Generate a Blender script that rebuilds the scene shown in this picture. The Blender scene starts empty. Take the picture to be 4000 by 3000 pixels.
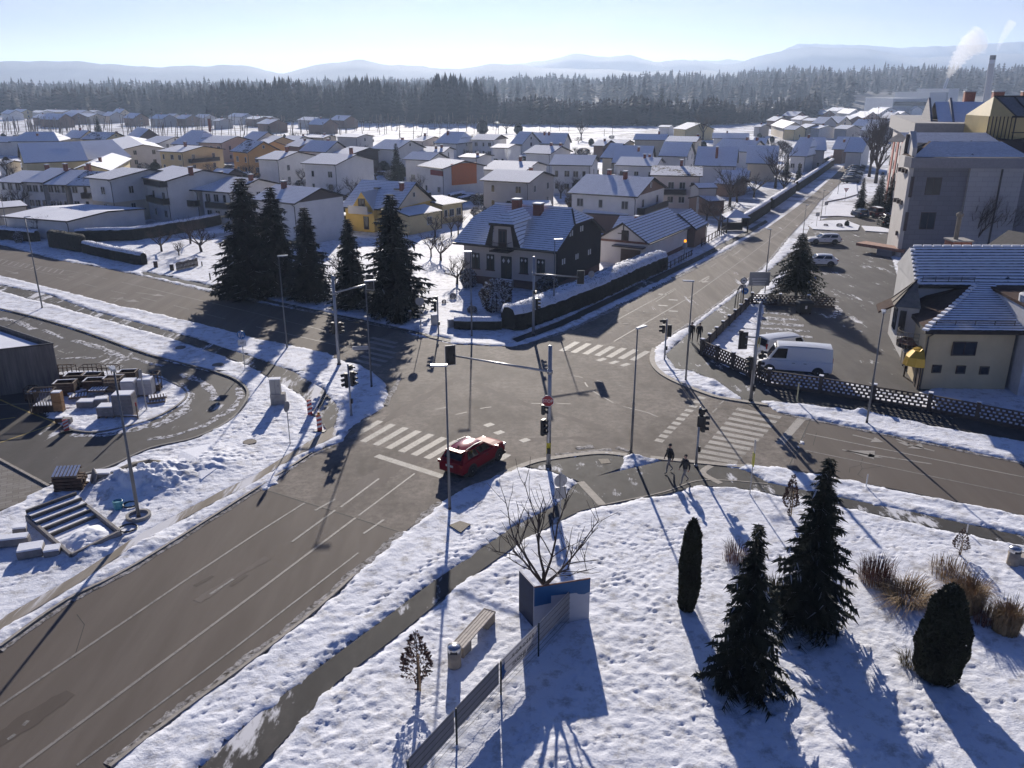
import bpy, bmesh, math, random
import numpy as np
from mathutils import Vector, Matrix, Euler
R = math.radians
rnd = random.Random(7)
scene = bpy.context.scene
COL = scene.collection
# ---------------------------------------------------------------- camera (drone about 21 m above the junction)
CAM_H, FPX, PITCH = 21.0, 3236.0, R(19.57)
cam_d = bpy.data.cameras.new('camera'); cam = bpy.data.objects.new('camera', cam_d); COL.objects.link(cam)
cam.location = (0, 0, CAM_H); cam.rotation_euler = (R(90) - PITCH, 0, 0)
cam_d.sensor_width = 36; cam_d.lens = 36 * FPX / 4000; cam_d.clip_start = .5; cam_d.clip_end = 30000
scene.camera = cam
# ---------------------------------------------------------------- sun, sky, exposure
SUN_EL, SUN_AZ = R(19.5), R(-2.2)          # azimuth measured from +Y towards +X
sun_d = bpy.data.lights.new('sun', 'SUN'); sun = bpy.data.objects.new('sun', sun_d); COL.objects.link(sun)
sun_d.energy = 5.0; sun_d.angle = R(.53); sun_d.color = (1, .92, .82)
to_sun = Vector((math.sin(SUN_AZ) * math.cos(SUN_EL), math.cos(SUN_AZ) * math.cos(SUN_EL), math.sin(SUN_EL)))
sun.rotation_euler = to_sun.to_track_quat('Z', 'Y').to_euler()
world = bpy.data.worlds.new('World'); scene.world = world; world.use_nodes = True
wn, wl = world.node_tree.nodes, world.node_tree.links
bg = wn['Background']; bg.inputs['Strength'].default_value = .05
sky = wn.new('ShaderNodeTexSky'); sky.sky_type = 'NISHITA'; sky.sun_disc = False
sky.sun_elevation = SUN_EL; sky.sun_rotation = SUN_AZ; sky.altitude = 300; sky.air_density = 1.0; sky.dust_density = .25; sky.ozone_density = 2.0
# thin high cloud and a cloud bank low over the hills, as directions on the sky
tc = wn.new('ShaderNodeTexCoord'); mp = wn.new('ShaderNodeMapping'); mp.inputs['Scale'].default_value = (2.2, 2.2, 13)
nz = wn.new('ShaderNodeTexNoise'); nz.inputs['Scale'].default_value = 2.6; nz.inputs['Detail'].default_value = 7; nz.inputs['Roughness'].default_value = .6
cr = wn.new('ShaderNodeValToRGB'); cr.color_ramp.elements[0].position = .44; cr.color_ramp.elements[1].position = .72
mixc = wn.new('ShaderNodeMix'); mixc.data_type = 'RGBA'
CLOUD = mixc.inputs[7]; CLOUD.default_value = (6.9, 7.05, 7.05, 1)
mul = wn.new('ShaderNodeMath'); mul.operation = 'MULTIPLY'; mul.inputs[1].default_value = .75
wl.new(tc.outputs['Generated'], mp.inputs['Vector']); wl.new(mp.outputs['Vector'], nz.inputs['Vector'])
wl.new(nz.outputs['Fac'], cr.inputs['Fac']); wl.new(cr.outputs['Color'], mul.inputs[0])

sxyz = wn.new('ShaderNodeSeparateXYZ'); wl.new(tc.outputs['Generated'], sxyz.inputs[0])
low = wn.new('ShaderNodeMapRange'); low.inputs['From Min'].default_value = .02; low.inputs['From Max'].default_value = .26; low.inputs['To Min'].default_value = 1; low.inputs['To Max'].default_value = 0
wl.new(sxyz.outputs['Z'], low.inputs['Value'])          # thin cloud lies low, the sky overhead is clear
veil = wn.new('ShaderNodeMath'); veil.operation = 'MULTIPLY_ADD'; veil.inputs[1].default_value = .5; veil.inputs[2].default_value = .70
wl.new(mul.outputs[0], veil.inputs[0])
cov = wn.new('ShaderNodeMath'); cov.operation = 'MULTIPLY'; wl.new(veil.outputs[0], cov.inputs[0]); wl.new(low.outputs['Result'], cov.inputs[1])
wl.new(cov.outputs[0], mixc.inputs[0]); 
tint = wn.new('ShaderNodeMix'); tint.data_type = 'RGBA'; tint.blend_type = 'MULTIPLY'; tint.inputs[0].default_value = 1
tint.inputs[7].default_value = (.265, .465, 1.0, 1)          # cool white balance of a clear winter sky
wl.new(sky.outputs['Color'], tint.inputs[6]); wl.new(tint.outputs[2], mixc.inputs[6]); wl.new(mixc.outputs[2], bg.inputs['Color'])
scene.view_settings.view_transform = 'Standard'; scene.view_settings.look = 'None'; scene.view_settings.gamma = 1
scene.view_settings.use_curve_mapping = False; scene.view_settings.exposure = .58
scene.render.engine = 'CYCLES'
cy = scene.cycles
cy.use_denoising = True; cy.max_bounces = 6; cy.diffuse_bounces = 3; cy.glossy_bounces = 2; cy.transmission_bounces = 2
cy.volume_bounces = 1; cy.transparent_max_bounces = 8; cy.caustics_reflective = False; cy.caustics_refractive = False
cy.sample_clamp_indirect = 4; cy.use_adaptive_sampling = True; cy.adaptive_threshold = .02
# ---------------------------------------------------------------- from a place in the view to a place on the ground
SP, CP = math.sin(PITCH), math.cos(PITCH)
def ray(u, v):
    xc = (u - 2000) / FPX; yc = (1500 - v) / FPX
    return Vector((xc, CP + yc * SP, -SP + yc * CP))
def G(u, v, z=0.0):
    d = ray(u, v); t = (z - CAM_H) / d.z
    return Vector((d.x * t, d.y * t, z))
def atY(u, v, Y):
    d = ray(u, v); t = Y / d.y
    return Vector((d.x * t, Y, CAM_H + d.z * t))
def height_at(p, v):            # height above point p that shows at picture row v
    yc = (1500 - v) / FPX
    # point (p.x, p.y, h): camera coords  y' = (h-H)*CP + p.y*SP ; z' = p.y*CP - (h-H)*SP
    k = (yc * p.y * CP - p.y * SP) / (CP + yc * SP)
    return CAM_H + k
def crop(o, s=2.212):
    return lambda x, y: (o[0] + x / s, o[1] + y / s)
# ---------------------------------------------------------------- small mesh kit
class MB:
    def __init__(s): s.v = []; s.f = []; s.m = []; s.uv = {}; s.sm = False
    def add(s, vs, fs, mi=0, M=None):
        o = len(s.v)
        s.v += [tuple(M @ Vector(p)) if M else tuple(p) for p in vs]
        for f in fs: s.f.append(tuple(i + o for i in f)); s.m.append(mi)
    def box(s, c, d, mi=0, rz=0, M=None):
        x, y, z = d[0] / 2, d[1] / 2, d[2] / 2
        T = Matrix.Translation(c) @ Matrix.Rotation(rz, 4, 'Z')
        if M: T = M @ T
        s.add([(-x, -y, -z), (x, -y, -z), (x, y, -z), (-x, y, -z), (-x, -y, z), (x, -y, z), (x, y, z), (-x, y, z)],
              [(3, 2, 1, 0), (4, 5, 6, 7), (0, 1, 5, 4), (1, 2, 6, 5), (2, 3, 7, 6), (3, 0, 4, 7)], mi, T)
    def prism(s, poly, z0, z1, mi=0, M=None):          # poly in xy
        n = len(poly)
        s.add([(p[0], p[1], z0) for p in poly] + [(p[0], p[1], z1) for p in poly],
              [tuple(reversed(range(n))), tuple(range(n, 2 * n))] + [(i, (i + 1) % n, n + (i + 1) % n, n + i) for i in range(n)], mi, M)
    def tube(s, pts, rad, n=6, mi=0, cap=True, M=None):
        pts = [Vector(p) for p in pts]
        if not hasattr(rad, '__len__'): rad = [rad] * len(pts)
        vs, fs = [], []
        prev = None
        for i, p in enumerate(pts):
            d = (pts[min(i + 1, len(pts) - 1)] - pts[max(i - 1, 0)])
            d = d.normalized() if d.length > 1e-9 else Vector((0, 0, 1))
            a = d.orthogonal().normalized() if prev is None else (prev - d * prev.dot(d)).normalized()
            prev = a; b = d.cross(a)
            for k in range(n):
                t = 2 * math.pi * k / n
                vs.append(p + (a * math.cos(t) + b * math.sin(t)) * rad[i])
        for i in range(len(pts) - 1):
            for k in range(n):
                fs.append((i * n + k, i * n + (k + 1) % n, (i + 1) * n + (k + 1) % n, (i + 1) * n + k))
        if cap:
            fs.append(tuple(reversed(range(n)))); fs.append(tuple(range((len(pts) - 1) * n, len(pts) * n)))
        s.add(vs, fs, mi, M)
    def lathe(s, prof, n=12, mi=0, M=None):            # prof [(r,z)]
        vs, fs = [], []
        for r, z in prof:
            for k in range(n):
                t = 2 * math.pi * k / n; vs.append((r * math.cos(t), r * math.sin(t), z))
        for i in range(len(prof) - 1):
            for k in range(n): fs.append((i * n + k, i * n + (k + 1) % n, (i + 1) * n + (k + 1) % n, (i + 1) * n + k))
        fs.append(tuple(reversed(range(n)))); fs.append(tuple(range((len(prof) - 1) * n, len(prof) * n)))
        s.add(vs, fs, mi, M)
    def quad(s, a, b, c, d, mi=0, uv=None):
        s.add([a, b, c, d], [(0, 1, 2, 3)], mi)
        if uv: s.uv[len(s.f) - 1] = uv
    def build(s, name, mats, parent=None, smooth=None):
        me = bpy.data.meshes.new(name); me.from_pydata(s.v, [], s.f)
        for m in (mats if isinstance(mats, (list, tuple)) else [mats]): me.materials.append(m)
        if any(s.m): me.polygons.foreach_set('material_index', s.m)
        if s.uv:
            ul = me.uv_layers.new(name='UVMap').data
            for pi, uv in s.uv.items():
                for li, c in zip(me.polygons[pi].loop_indices, uv): ul[li].uv = c
        if smooth or (smooth is None and s.sm): me.polygons.foreach_set('use_smooth', [True] * len(me.polygons))
        me.update()
        o = bpy.data.objects.new(name, me); COL.objects.link(o)
        if parent: o.parent = parent
        return o
def np_mesh(name, V, Fc, mats, mi=None, parent=None, smooth=False):
    me = bpy.data.meshes.new(name); V = np.asarray(V, 'f4'); Fc = np.asarray(Fc, 'i4'); k = Fc.shape[1]
    me.vertices.add(len(V)); me.vertices.foreach_set('co', V.ravel())
    me.loops.add(Fc.size); me.loops.foreach_set('vertex_index', Fc.ravel())
    me.polygons.add(len(Fc)); me.polygons.foreach_set('loop_start', np.arange(0, Fc.size, k, dtype='i4'))
    for m in (mats if isinstance(mats, (list, tuple)) else [mats]): me.materials.append(m)
    if mi is not None: me.polygons.foreach_set('material_index', np.asarray(mi, 'i4'))
    if smooth: me.polygons.foreach_set('use_smooth', np.ones(len(Fc), bool))
    me.update(calc_edges=True); me.validate()
    o = bpy.data.objects.new(name, me); COL.objects.link(o)
    if parent: o.parent = parent
    return o
def empty(name, loc=(0, 0, 0), rz=0):
    o = bpy.data.objects.new(name, None); COL.objects.link(o); o.location = loc; o.rotation_euler = (0, 0, rz); return o
def tag(o, label=None, cat=None, group=None, kind=None):
    if label: o['label'] = label
    if cat: o['category'] = cat
    if group: o['group'] = group
    if kind: o['kind'] = kind
    return o
def copy_tree(o, parent=None):
    c = o.copy(); COL.objects.link(c)
    if parent: c.parent = parent
    for ch in [x for x in ALLKIDS.get(o.name, []) or o.children]: copy_tree(ch, c)
    return c
ALLKIDS = {}
def text(name, body, size, m, parent=None, loc=(0, 0, 0), rot=(0, 0, 0), sx=1, depth=.004):
    cu = bpy.data.curves.new(name, 'FONT'); cu.body = body; cu.size = size; cu.align_x = 'CENTER'; cu.align_y = 'CENTER'; cu.extrude = depth; cu.resolution_u = 3
    t = bpy.data.objects.new('tmp', cu); me = bpy.data.meshes.new_from_object(t); bpy.data.objects.remove(t)
    me.materials.clear(); me.materials.append(m); o = bpy.data.objects.new(name, me); COL.objects.link(o)
    o.parent = parent; o.location = loc; o.rotation_euler = rot; o.scale = (sx, 1, 1); return o
# ---------------------------------------------------------------- materials
def L(r, g, b):                          # sRGB byte values to linear
    f = lambda c: (c / 255 / 12.92) if c / 255 <= .04045 else ((c / 255 + .055) / 1.055) ** 2.4
    return (f(r), f(g), f(b), 1)
def new_mat(name, col=(.5, .5, .5, 1), rough=.7, metal=0, spec=None):
    m = bpy.data.materials.new(name); m.use_nodes = True
    b = m.node_tree.nodes['Principled BSDF']
    b.inputs['Base Color'].default_value = tuple(col)[:3] + (1,)
    b.inputs['Roughness'].default_value = rough; b.inputs['Metallic'].default_value = metal
    if spec is not None: b.inputs['Specular IOR Level'].default_value = spec
    return m
class NT:
    def __init__(s, m): s.n = m.node_tree.nodes; s.l = m.node_tree.links; s.b = s.n['Principled BSDF']
    def coord(s, kind='Object', scale=(1, 1, 1), rot=(0, 0, 0)):
        t = s.n.new('ShaderNodeTexCoord'); p = s.n.new('ShaderNodeMapping')
        p.inputs['Scale'].default_value = scale; p.inputs['Rotation'].default_value = rot
        s.l.new(t.outputs[kind], p.inputs['Vector']); return p.outputs['Vector']
    def noise(s, vec, scale=5, detail=4, rough=.55, dist=0):
        t = s.n.new('ShaderNodeTexNoise'); t.inputs['Scale'].default_value = scale; t.inputs['Detail'].default_value = detail
        t.inputs['Roughness'].default_value = rough; t.inputs['Distortion'].default_value = dist
        if vec: s.l.new(vec, t.inputs['Vector'])
        return t.outputs['Fac']
    def ramp(s, fac, a, b, ca=(0, 0, 0, 1), cb=(1, 1, 1, 1)):
        r = s.n.new('ShaderNodeValToRGB'); e = r.color_ramp.elements
        e[0].position = a; e[1].position = b; e[0].color = ca; e[1].color = cb
        s.l.new(fac, r.inputs['Fac']); return r.outputs['Color']
    def mix(s, fac, a, b, mode='MIX'):
        x = s.n.new('ShaderNodeMix'); x.data_type = 'RGBA'; x.blend_type = mode
        for i, q in ((0, fac), (6, a), (7, b)):
            if hasattr(q, 'links'): s.l.new(q, x.inputs[i])
            else: x.inputs[i].default_value = q
        return x.outputs[2]
    def math(s, op, a, b=0.0, c=None):
        x = s.n.new('ShaderNodeMath'); x.operation = op
        for i, q in enumerate((a, b) if c is None else (a, b, c)):
            if hasattr(q, 'links'): s.l.new(q, x.inputs[i])
            else: x.inputs[i].default_value = q
        return x.outputs[0]
    def color(s, o): s.l.new(o, s.b.inputs['Base Color'])
    def rough(s, o): s.l.new(o, s.b.inputs['Roughness'])
    def bump(s, h, strength=.5, dist=.02):
        x = s.n.new('ShaderNodeBump'); x.inputs['Strength'].default_value = strength; x.inputs['Distance'].default_value = dist
        s.l.new(h, x.inputs['Height']); s.l.new(x.outputs['Normal'], s.b.inputs['Normal'])
MAT = {}
def plain(name, col, rough=.7, metal=0, var=.25, scale=3.0, bump=0, dist=.01, spec=None, kind='Object'):
    """a solid colour broken up by soft noise"""
    if name in MAT: return MAT[name]
    m = new_mat(name, col, rough, metal, spec); t = NT(m)
    n = t.noise(t.coord(kind), scale, 5, .6)
    lo = tuple(c * (1 - var) for c in col[:3]) + (1,); hi = tuple(min(1, c * (1 + var)) for c in col[:3]) + (1,)
    t.color(t.ramp(n, .3, .7, lo, hi))
    if bump: t.bump(t.noise(t.coord(kind), scale * 12, 3), bump, dist)
    MAT[name] = m; return m
SNOW_C = (.86, .875, .92, 1)
def snow_mat(name, scale=9, strength=.6, dist=.05, dirt=0):
    m = new_mat(name, SNOW_C, .75, 0, .12); t = NT(m); v = t.coord()
    n = t.noise(v, scale, 6, .65); c = t.ramp(t.noise(v, .35, 4), .3, .75, (.74, .76, .82, 1), SNOW_C)
    if dirt:
        d = t.ramp(t.noise(v, 1.3, 8, .75), .62 - dirt * .14, .72); c = t.mix(t.math('MULTIPLY', d, .75), c, (.16, .13, .09, 1))
    t.color(c); t.bump(n, strength, dist); MAT[name] = m; return m
def asphalt(name, base, rot=0.0, salt=.3, snow=0.0, wet=.5, salt_col=(.26, .235, .21, 1), stretch=9):
    """worn asphalt: tyre-polished streaks along the lane, pale salt, thin trodden snow where asked"""
    m = new_mat(name, base, .7, 0, .12); t = NT(m)
    v = t.coord('Object'); vs = t.coord('Object', (1.0, 1.0 / stretch, 1), (0, 0, rot))
    fine = t.noise(v, 28, 3, .7); streak = t.noise(vs, .9, 5, .6); big = t.noise(v if stretch < 5 else vs, .32 if stretch >= 5 else .16, 6, .62); med = t.noise(v if stretch < 5 else vs, 2.2, 7, .72)
    c = t.mix(fine, tuple(x * .80 for x in base[:3]) + (1,), tuple(x * 1.22 for x in base[:3]) + (1,))
    c = t.mix(t.ramp(streak, .35, .68), c, tuple(x * 1.16 for x in base[:3]) + (1,))
    s = t.math('MULTIPLY', t.ramp(t.math('ADD', t.math('MULTIPLY', big, .7), t.math('MULTIPLY', streak, .5)), .60 - salt * .2, .86 - salt * .2), t.ramp(med, .3, .62))
    c = t.mix(t.math('MULTIPLY', s, min(1, salt * 2)), c, salt_col)
    if snow:
        k = t.ramp(t.math('ADD', t.math('MULTIPLY', t.noise(vs, 1.1, 7, .72), .6), t.math('MULTIPLY', big, .5)), .66 - snow * .2, .71 - snow * .2)
        c = t.mix(k, c, (.66, .66, .68, 1))
    t.color(c); t.rough(t.ramp(med, .25, .75, (wet, wet, wet, 1), (.82, .82, .82, 1)))
    t.bump(t.noise(v, 60, 2), .35, .006); MAT[name] = m; return m
def flat(name, col, rough=.6, metal=0, spec=None):
    if name not in MAT: MAT[name] = new_mat(name, col, rough, metal, spec)
    return MAT[name]
# ================================================================ the setting: ground, roads, pavements, snow
def P(*pts, z=0): return [G(u, v, z) for u, v in pts]
def PS(*pts, k=5):                     # the same, rounded through the points
    q = P(*pts); out = []
    for i in range(len(q) - 1):
        a, b, c, d = q[max(i - 1, 0)], q[i], q[i + 1], q[min(i + 2, len(q) - 1)]
        for j in range(k):
            t = j / k; out.append((b * 2 + (c - a) * t + (a * 2 - b * 5 + c * 4 - d) * t * t + (b * 3 - a - c * 3 + d) * t * t * t) * .5)
    return out + [q[-1]]
def direction(a, b):
    d = G(*b) - G(*a); return math.atan2(d.y, d.x)
ANG_A = direction((77, 3000), (1389, 2023)); ANG_B = direction((0, 1075), (1000, 1320))
ANG_C = direction((2398, 1334), (2922, 1000)); ANG_D = direction((3149, 1760), (4000, 1936))
def st(ang): return math.pi / 2 - ang       # rotation that lays the streaks along the lane
M_A = asphalt('asphalt_lower_road', (.116, .097, .082, 1), st(ANG_A), .12, 0, .72)
M_B = asphalt('asphalt_west_road', (.116, .097, .082, 1), st(ANG_B), .22, 0, .75)
M_C = asphalt('asphalt_north_road', (.116, .097, .082, 1), st(ANG_C), .46, .05, .75, (.25, .22, .19, 1))
M_D = asphalt('asphalt_east_road', (.116, .097, .082, 1), st(ANG_D), .08, 0, .75)
M_X = asphalt('asphalt_crossing', (.098, .083, .070, 1), st(R(42)), .8, 0, .78, (.27, .235, .20, 1), stretch=2.2)
M_PATH = asphalt('asphalt_path', (.050, .048, .046, 1), st(ANG_A), .16, .32, .7, stretch=3)
M_DARK = asphalt('asphalt_pavement', (.056, .054, .051, 1), st(ANG_D), .16, .16, .6, stretch=3)
M_YARD = asphalt('asphalt_yard', (.070, .065, .062, 1), st(R(-20)), .10, .17, .6, stretch=4)
M_LOT = asphalt('asphalt_lot', (.080, .073, .068, 1), st(R(0)), .2, .17, .6, stretch=4)
M_DIRT = asphalt('trodden_snow_path', (.20, .17, .13, 1), st(ANG_A), .5, .5, .7, (.45, .42, .39, 1))
SEAM_A = [(1040, 1915), (1575, 2083)]
road_A = P((-900, 3080), (-300, 2705), (0, 2530), (258, 2348), (533, 2206), (1000, 1912), SEAM_A[0], SEAM_A[1], (1384, 2250), (1217, 2399), (1000, 2570), (678, 2806), (429, 3000), (250, 3130), (-100, 3400))
road_X = P(SEAM_A[0], (1217, 1772), (1330, 1727), (1380, 1669), (1447, 1624), (1506, 1583), (1515, 1533), (1497, 1488), (1452, 1452), (1400, 1425), (1334, 1407),
           (1300, 1395), (1560, 1290), (1610, 1307), (1764, 1344), (2000, 1355), (2090, 1332), (2217, 1289), (2393, 1206), (2440, 1208), (2630, 1240), (2700, 1268), (2601, 1325), (2556, 1362), (2547, 1407), (2570, 1448), (2633, 1488), (2769, 1542), (2850, 1561), (3000, 1583), (3050, 1613), (3165, 1636),
           (3090, 1835), (2995, 1822), (2918, 1812), (2890, 1821), (2560, 1790), (2334, 1768), (2149, 1790), (2068, 1807), (1950, 1858), (1832, 1898), (1723, 1962), SEAM_A[1])
road_B = P((1300, 1395), (1280, 1380), (1000, 1320), (705, 1246), (452, 1190), (226, 1131), (0, 1075), (-500, 960), (-1500, 780), (-1500, 720), (-500, 862), (0, 956), (217, 1014), (420, 1050), (565, 1081), (769, 1131), (1000, 1180), (1226, 1222), (1384, 1255), (1560, 1290))
road_C = P((2393, 1206), (2565, 1122), (2741, 1030), (2859, 968), (3000, 888), (3100, 818), (3181, 755), (3253, 690), (3316, 628), (3330, 600), (3362, 600), (3345, 640), (3330, 651), (3294, 705), (3267, 730), (3203, 785), (3149, 854), (3086, 920), (3000, 1027), (2859, 1149), (2719, 1253), (2700, 1268), (2630, 1240), (2440, 1208))
road_D = P((3165, 1636), (3271, 1658), (3452, 1694), (4000, 1807), (4700, 1950), (5600, 2130), (5600, 2360), (4700, 2160), (4000, 2013), (3452, 1902), (3194, 1853), (3090, 1835))
path_NE = P((2030, 1820), (2149, 1797), (2334, 1774), (2450, 1785), (2425, 1830), (2330, 1862), (2583, 1803), (2777, 1815), (2900, 1834), (3000, 1887), (3271, 1943), (3565, 2002), (4000, 2097), (4900, 2290), (4900, 2345), (4000, 2133), (3678, 2070), (3353, 1993), (3000, 1927), (2859, 1903), (2723, 1899), (2588, 1934), (2353, 1975), (2267, 1997), (2199, 2029), (2068, 2101), (2000, 2142), (1768, 2310), (1511, 2517), (1316, 2666), (1149, 2851), (1018, 2995), (850, 3200), (560, 3200), (796, 2991), (1000, 2800), (1226, 2625), (1479, 2435), (1669, 2291), (1850, 2165), (2000, 2061), (2172, 1975), (2240, 1900), (2267, 1884), (2150, 1840))
path_W = P((-600, 1000), (0, 1115), (181, 1149), (362, 1217), (540, 1262), (760, 1322), (1000, 1400), (1150, 1455), (1260, 1520), (1330, 1600), (1290, 1700), (1262, 1660), (1180, 1545), (1060, 1478), (950, 1420), (740, 1345), (500, 1272), (235, 1199), (0, 1136), (-600, 1022))
path_N = P((560, 1062), (800, 1112), (1000, 1160), (1250, 1215), (1600, 1290), (1760, 1327), (1760, 1339), (1610, 1302), (1250, 1226), (1000, 1171), (800, 1123), (560, 1073))
path_C = P((2020, 1338), (2200, 1272), (2400, 1176), (2600, 1083), (2750, 1008), (2900, 928), (3000, 868), (2990, 860), (2880, 922), (2730, 999), (2580, 1070), (2380, 1163), (2180, 1258), (2000, 1325))
path_L = P((-300, 2600), (0, 2423), (289, 2258), (542, 2094), (859, 1925), (1000, 1857), (1150, 1763), (1300, 1670), (1325, 1700), (1150, 1790), (1000, 1884), (859, 1955), (542, 2126), (289, 2296), (0, 2467), (-300, 2640))
yard = PS((-700, 1080), (0, 1212), (271, 1284), (588, 1393), (859, 1465), (949, 1510), (966, 1556), (910, 1633), (769, 1712), (588, 1755), (420, 1830), (194, 1894), (0, 2000), (-700, 2300))
pave_E = P((2600, 1385), (2651, 1340), (2723, 1271), (2850, 1172), (3000, 1062), (3090, 985), (3110, 1010), (2945, 1160), (2860, 1240), (2735, 1375), (2760, 1395), (3000, 1508), (3200, 1535), (3407, 1570), (3624, 1605), (4000, 1680), (4800, 1840), (4800, 1890), (4000, 1726), (3678, 1672), (3389, 1608), (3045, 1568), (2975, 1566), (2960, 1600), (2930, 1585), (2880, 1545), (2820, 1500), (2700, 1447), (2640, 1440))
lot = P((2960, 1335), (2990, 1180), (3110, 1010), (3170, 870), (3260, 842), (3520, 862), (3480, 1000), (3640, 1520), (3560, 1545), (3200, 1472), (2960, 1395))
side_road = P((3260, 842), (3420, 780), (3500, 770), (3500, 800), (3330, 842), (3520, 862))
isl_T = PS((150, 1610), (271, 1678), (407, 1696), (588, 1650), (715, 1583), (748, 1540), (680, 1490), (600, 1465), (300, 1450), (200, 1480), (140, 1560), (150, 1610))
isl_R = P((1452, 1452), (1515, 1533), (1500, 1590), (1390, 1650), (1330, 1560), (1330, 1490), (1360, 1455))
ASPH = [road_A, road_X, road_B, road_C, road_D, path_NE, path_W, path_N, path_C, yard, pave_E, lot, side_road]
def sheet(name, poly, m, z):
    mb = MB(); mb.add([(p.x, p.y, z) for p in poly], [tuple(range(len(poly)))])
    o = mb.build(name, m); me = o.data
    if me.polygons[0].normal.z < 0: me.flip_normals()
    return tag(o, kind='structure')
sheet('road', road_A, M_A, 0); sheet('road', road_X, M_X, .004); sheet('road', road_B, M_B, 0); sheet('road', road_C, M_C, 0); sheet('road', road_D, M_D, 0)
sheet('path', path_NE, M_PATH, .03); sheet('path', path_W, asphalt('asphalt_snowy_path', (.06, .056, .052, 1), st(ANG_B), .2, .44, .7, stretch=5), .03); sheet('path', path_L, M_DIRT, .075); sheet('pavement', path_N, M_DARK, .03); sheet('pavement', path_C, M_DARK, .03)
sheet('pavement', pave_E, M_DARK, .03); sheet('road', yard, M_YARD, .02); sheet('road', lot, M_LOT, .016); sheet('road', side_road, M_LOT, .012)
# pale stone kerbs that show round the corners
M_KERB = plain('kerb_stone', (.30, .27, .23, 1), .8, var=.3, scale=4)
def ribbon(mb, pts, w, z, h=0, mi=0):
    """flat (or raised) strip of width w along a polyline of ground points"""
    n = len(pts); Lp = []; Rp = []
    for i, p in enumerate(pts):
        d = (pts[min(i + 1, n - 1)] - pts[max(i - 1, 0)]); d.z = 0; d.normalize(); s = Vector((-d.y, d.x, 0)) * w / 2
        Lp.append(p + s); Rp.append(p - s)
    for i in range(n - 1):
        a, b, c, d = Rp[i], Rp[i + 1], Lp[i + 1], Lp[i]
        if h:
            mb.add([(q.x, q.y, z) for q in (a, b, c, d)] + [(q.x, q.y, z + h) for q in (a, b, c, d)],
                   [(4, 5, 6, 7), (0, 1, 5, 4), (2, 3, 7, 6)], mi)
        else: mb.add([(q.x, q.y, z) for q in (a, b, c, d)], [(0, 1, 2, 3)], mi)
kb = MB()
ribbon(kb, PS((1950, 1858), (2068, 1811), (2149, 1793), (2334, 1771), (2450, 1780)), .42, 0, .07)
ribbon(kb, PS((2540, 1789), (2700, 1805), (2890, 1823), (2930, 1816)), .40, 0, .07)
ribbon(kb, PS((2556, 1362), (2547, 1407), (2570, 1448), (2633, 1488), (2769, 1542), (2850, 1561), (3000, 1583)), .42, 0, .08)
ribbon(kb, PS((2267, 1884), (2353, 1975)), .45, .03, .012); ribbon(kb, PS((2777, 1821), (2745, 1850), (2815, 1890)), .4, .03, .012)
ribbon(kb, PS((2353, 1975), (2588, 1925), (2723, 1880), (2859, 1880), (3000, 1893)), .08, .03, .02)
ribbon(kb, PS((1384, 2250), (1217, 2399), (1000, 2570), (678, 2806), (429, 3000)), .14, 0, .10)
ribbon(kb, PS((0, 2530), (258, 2348), (533, 2206), (1000, 1912), (1217, 1772)), .14, 0, .10)
tag(kb.build('kerb', M_KERB), kind='structure')
kd = MB()
ribbon(kd, PS((-300, 1150), (0, 1208), (271, 1280), (588, 1389), (859, 1461), (949, 1506), (966, 1556), (910, 1636), (769, 1712), (588, 1755), (420, 1830), (194, 1894)), .16, 0, .13)
ribbon(kd, PS((271, 1674), (300, 1688), (407, 1690), (588, 1643), (700, 1583), (730, 1543), (690, 1505), (600, 1475)), .16, 0, .13)
tag(kd.build('kerb', plain('dark_kerb', (.16, .15, .14, 1), .8)), kind='structure')
# dirty slush along the kerb of the lower road and trodden ice at the corners
M_SLUSH = new_mat('dirty_slush', (.3, .28, .26, 1), .8, 0, .1); t_ = NT(M_SLUSH); v_ = t_.coord(); n_ = t_.noise(v_, 3.2, 8, .75)
t_.color(t_.ramp(n_, .40, .62, (.07, .06, .05, 1), (.52, .50, .49, 1))); t_.bump(t_.noise(v_, 7, 6, .7), .9, .08)
def rag(pts, w, z, seed, name='slush', m=M_SLUSH, up=1, lab='dirty ploughed slush lying along the road edge'):
    r = random.Random(seed); path = []
    for a, b in zip(pts, pts[1:]):
        k = max(2, int((b - a).length / .22)); path += [a.lerp(b, i / k) for i in range(k)]
    mb = MB(); vs = []
    for i, p in enumerate(path):
        d = path[min(i + 1, len(path) - 1)] - path[max(i - 1, 0)]; d.normalize(); s = Vector((-d.y, d.x, 0)); q = w * (.5 + .5 * abs(math.sin(i * .21 + seed)) * r.uniform(.4, 1.3))
        vs += [tuple(p + s * q * .5 + Vector((0, 0, z))), tuple(p + Vector((0, 0, z + up * r.uniform(.02, .06)))), tuple(p - s * q * .5 + Vector((0, 0, z)))]
    mb.add(vs, [f for i in range(len(path) - 1) for f in ((3 * i, 3 * i + 1, 3 * i + 4, 3 * i + 3), (3 * i + 1, 3 * i + 2, 3 * i + 5, 3 * i + 4))]); mb.sm = True
    o = mb.build(name, m); return tag(o, kind='stuff', label=lab, cat='slush' if up else 'stain')
rag(P((1575, 2083), (1384, 2243), (1217, 2390), (1000, 2560), (678, 2795), (400, 3010)), .75, .012, 1)
rag(P((0, 2543), (258, 2360), (533, 2216), (1000, 1921), (1217, 1779), (1330, 1733)), .35, .012, 2)
rag(P((3050, 1616), (3271, 1661), (3452, 1698), (4000, 1812), (4500, 1910)), .4, .012, 3)
rag(P((1122, 1352), (1000, 1324), (705, 1250), (452, 1194), (226, 1135)), .4, .012, 4)
rag(P((565, 1079), (769, 1128), (1000, 1176), (1226, 1218), (1560, 1286)), .7, .012, 5)
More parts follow.
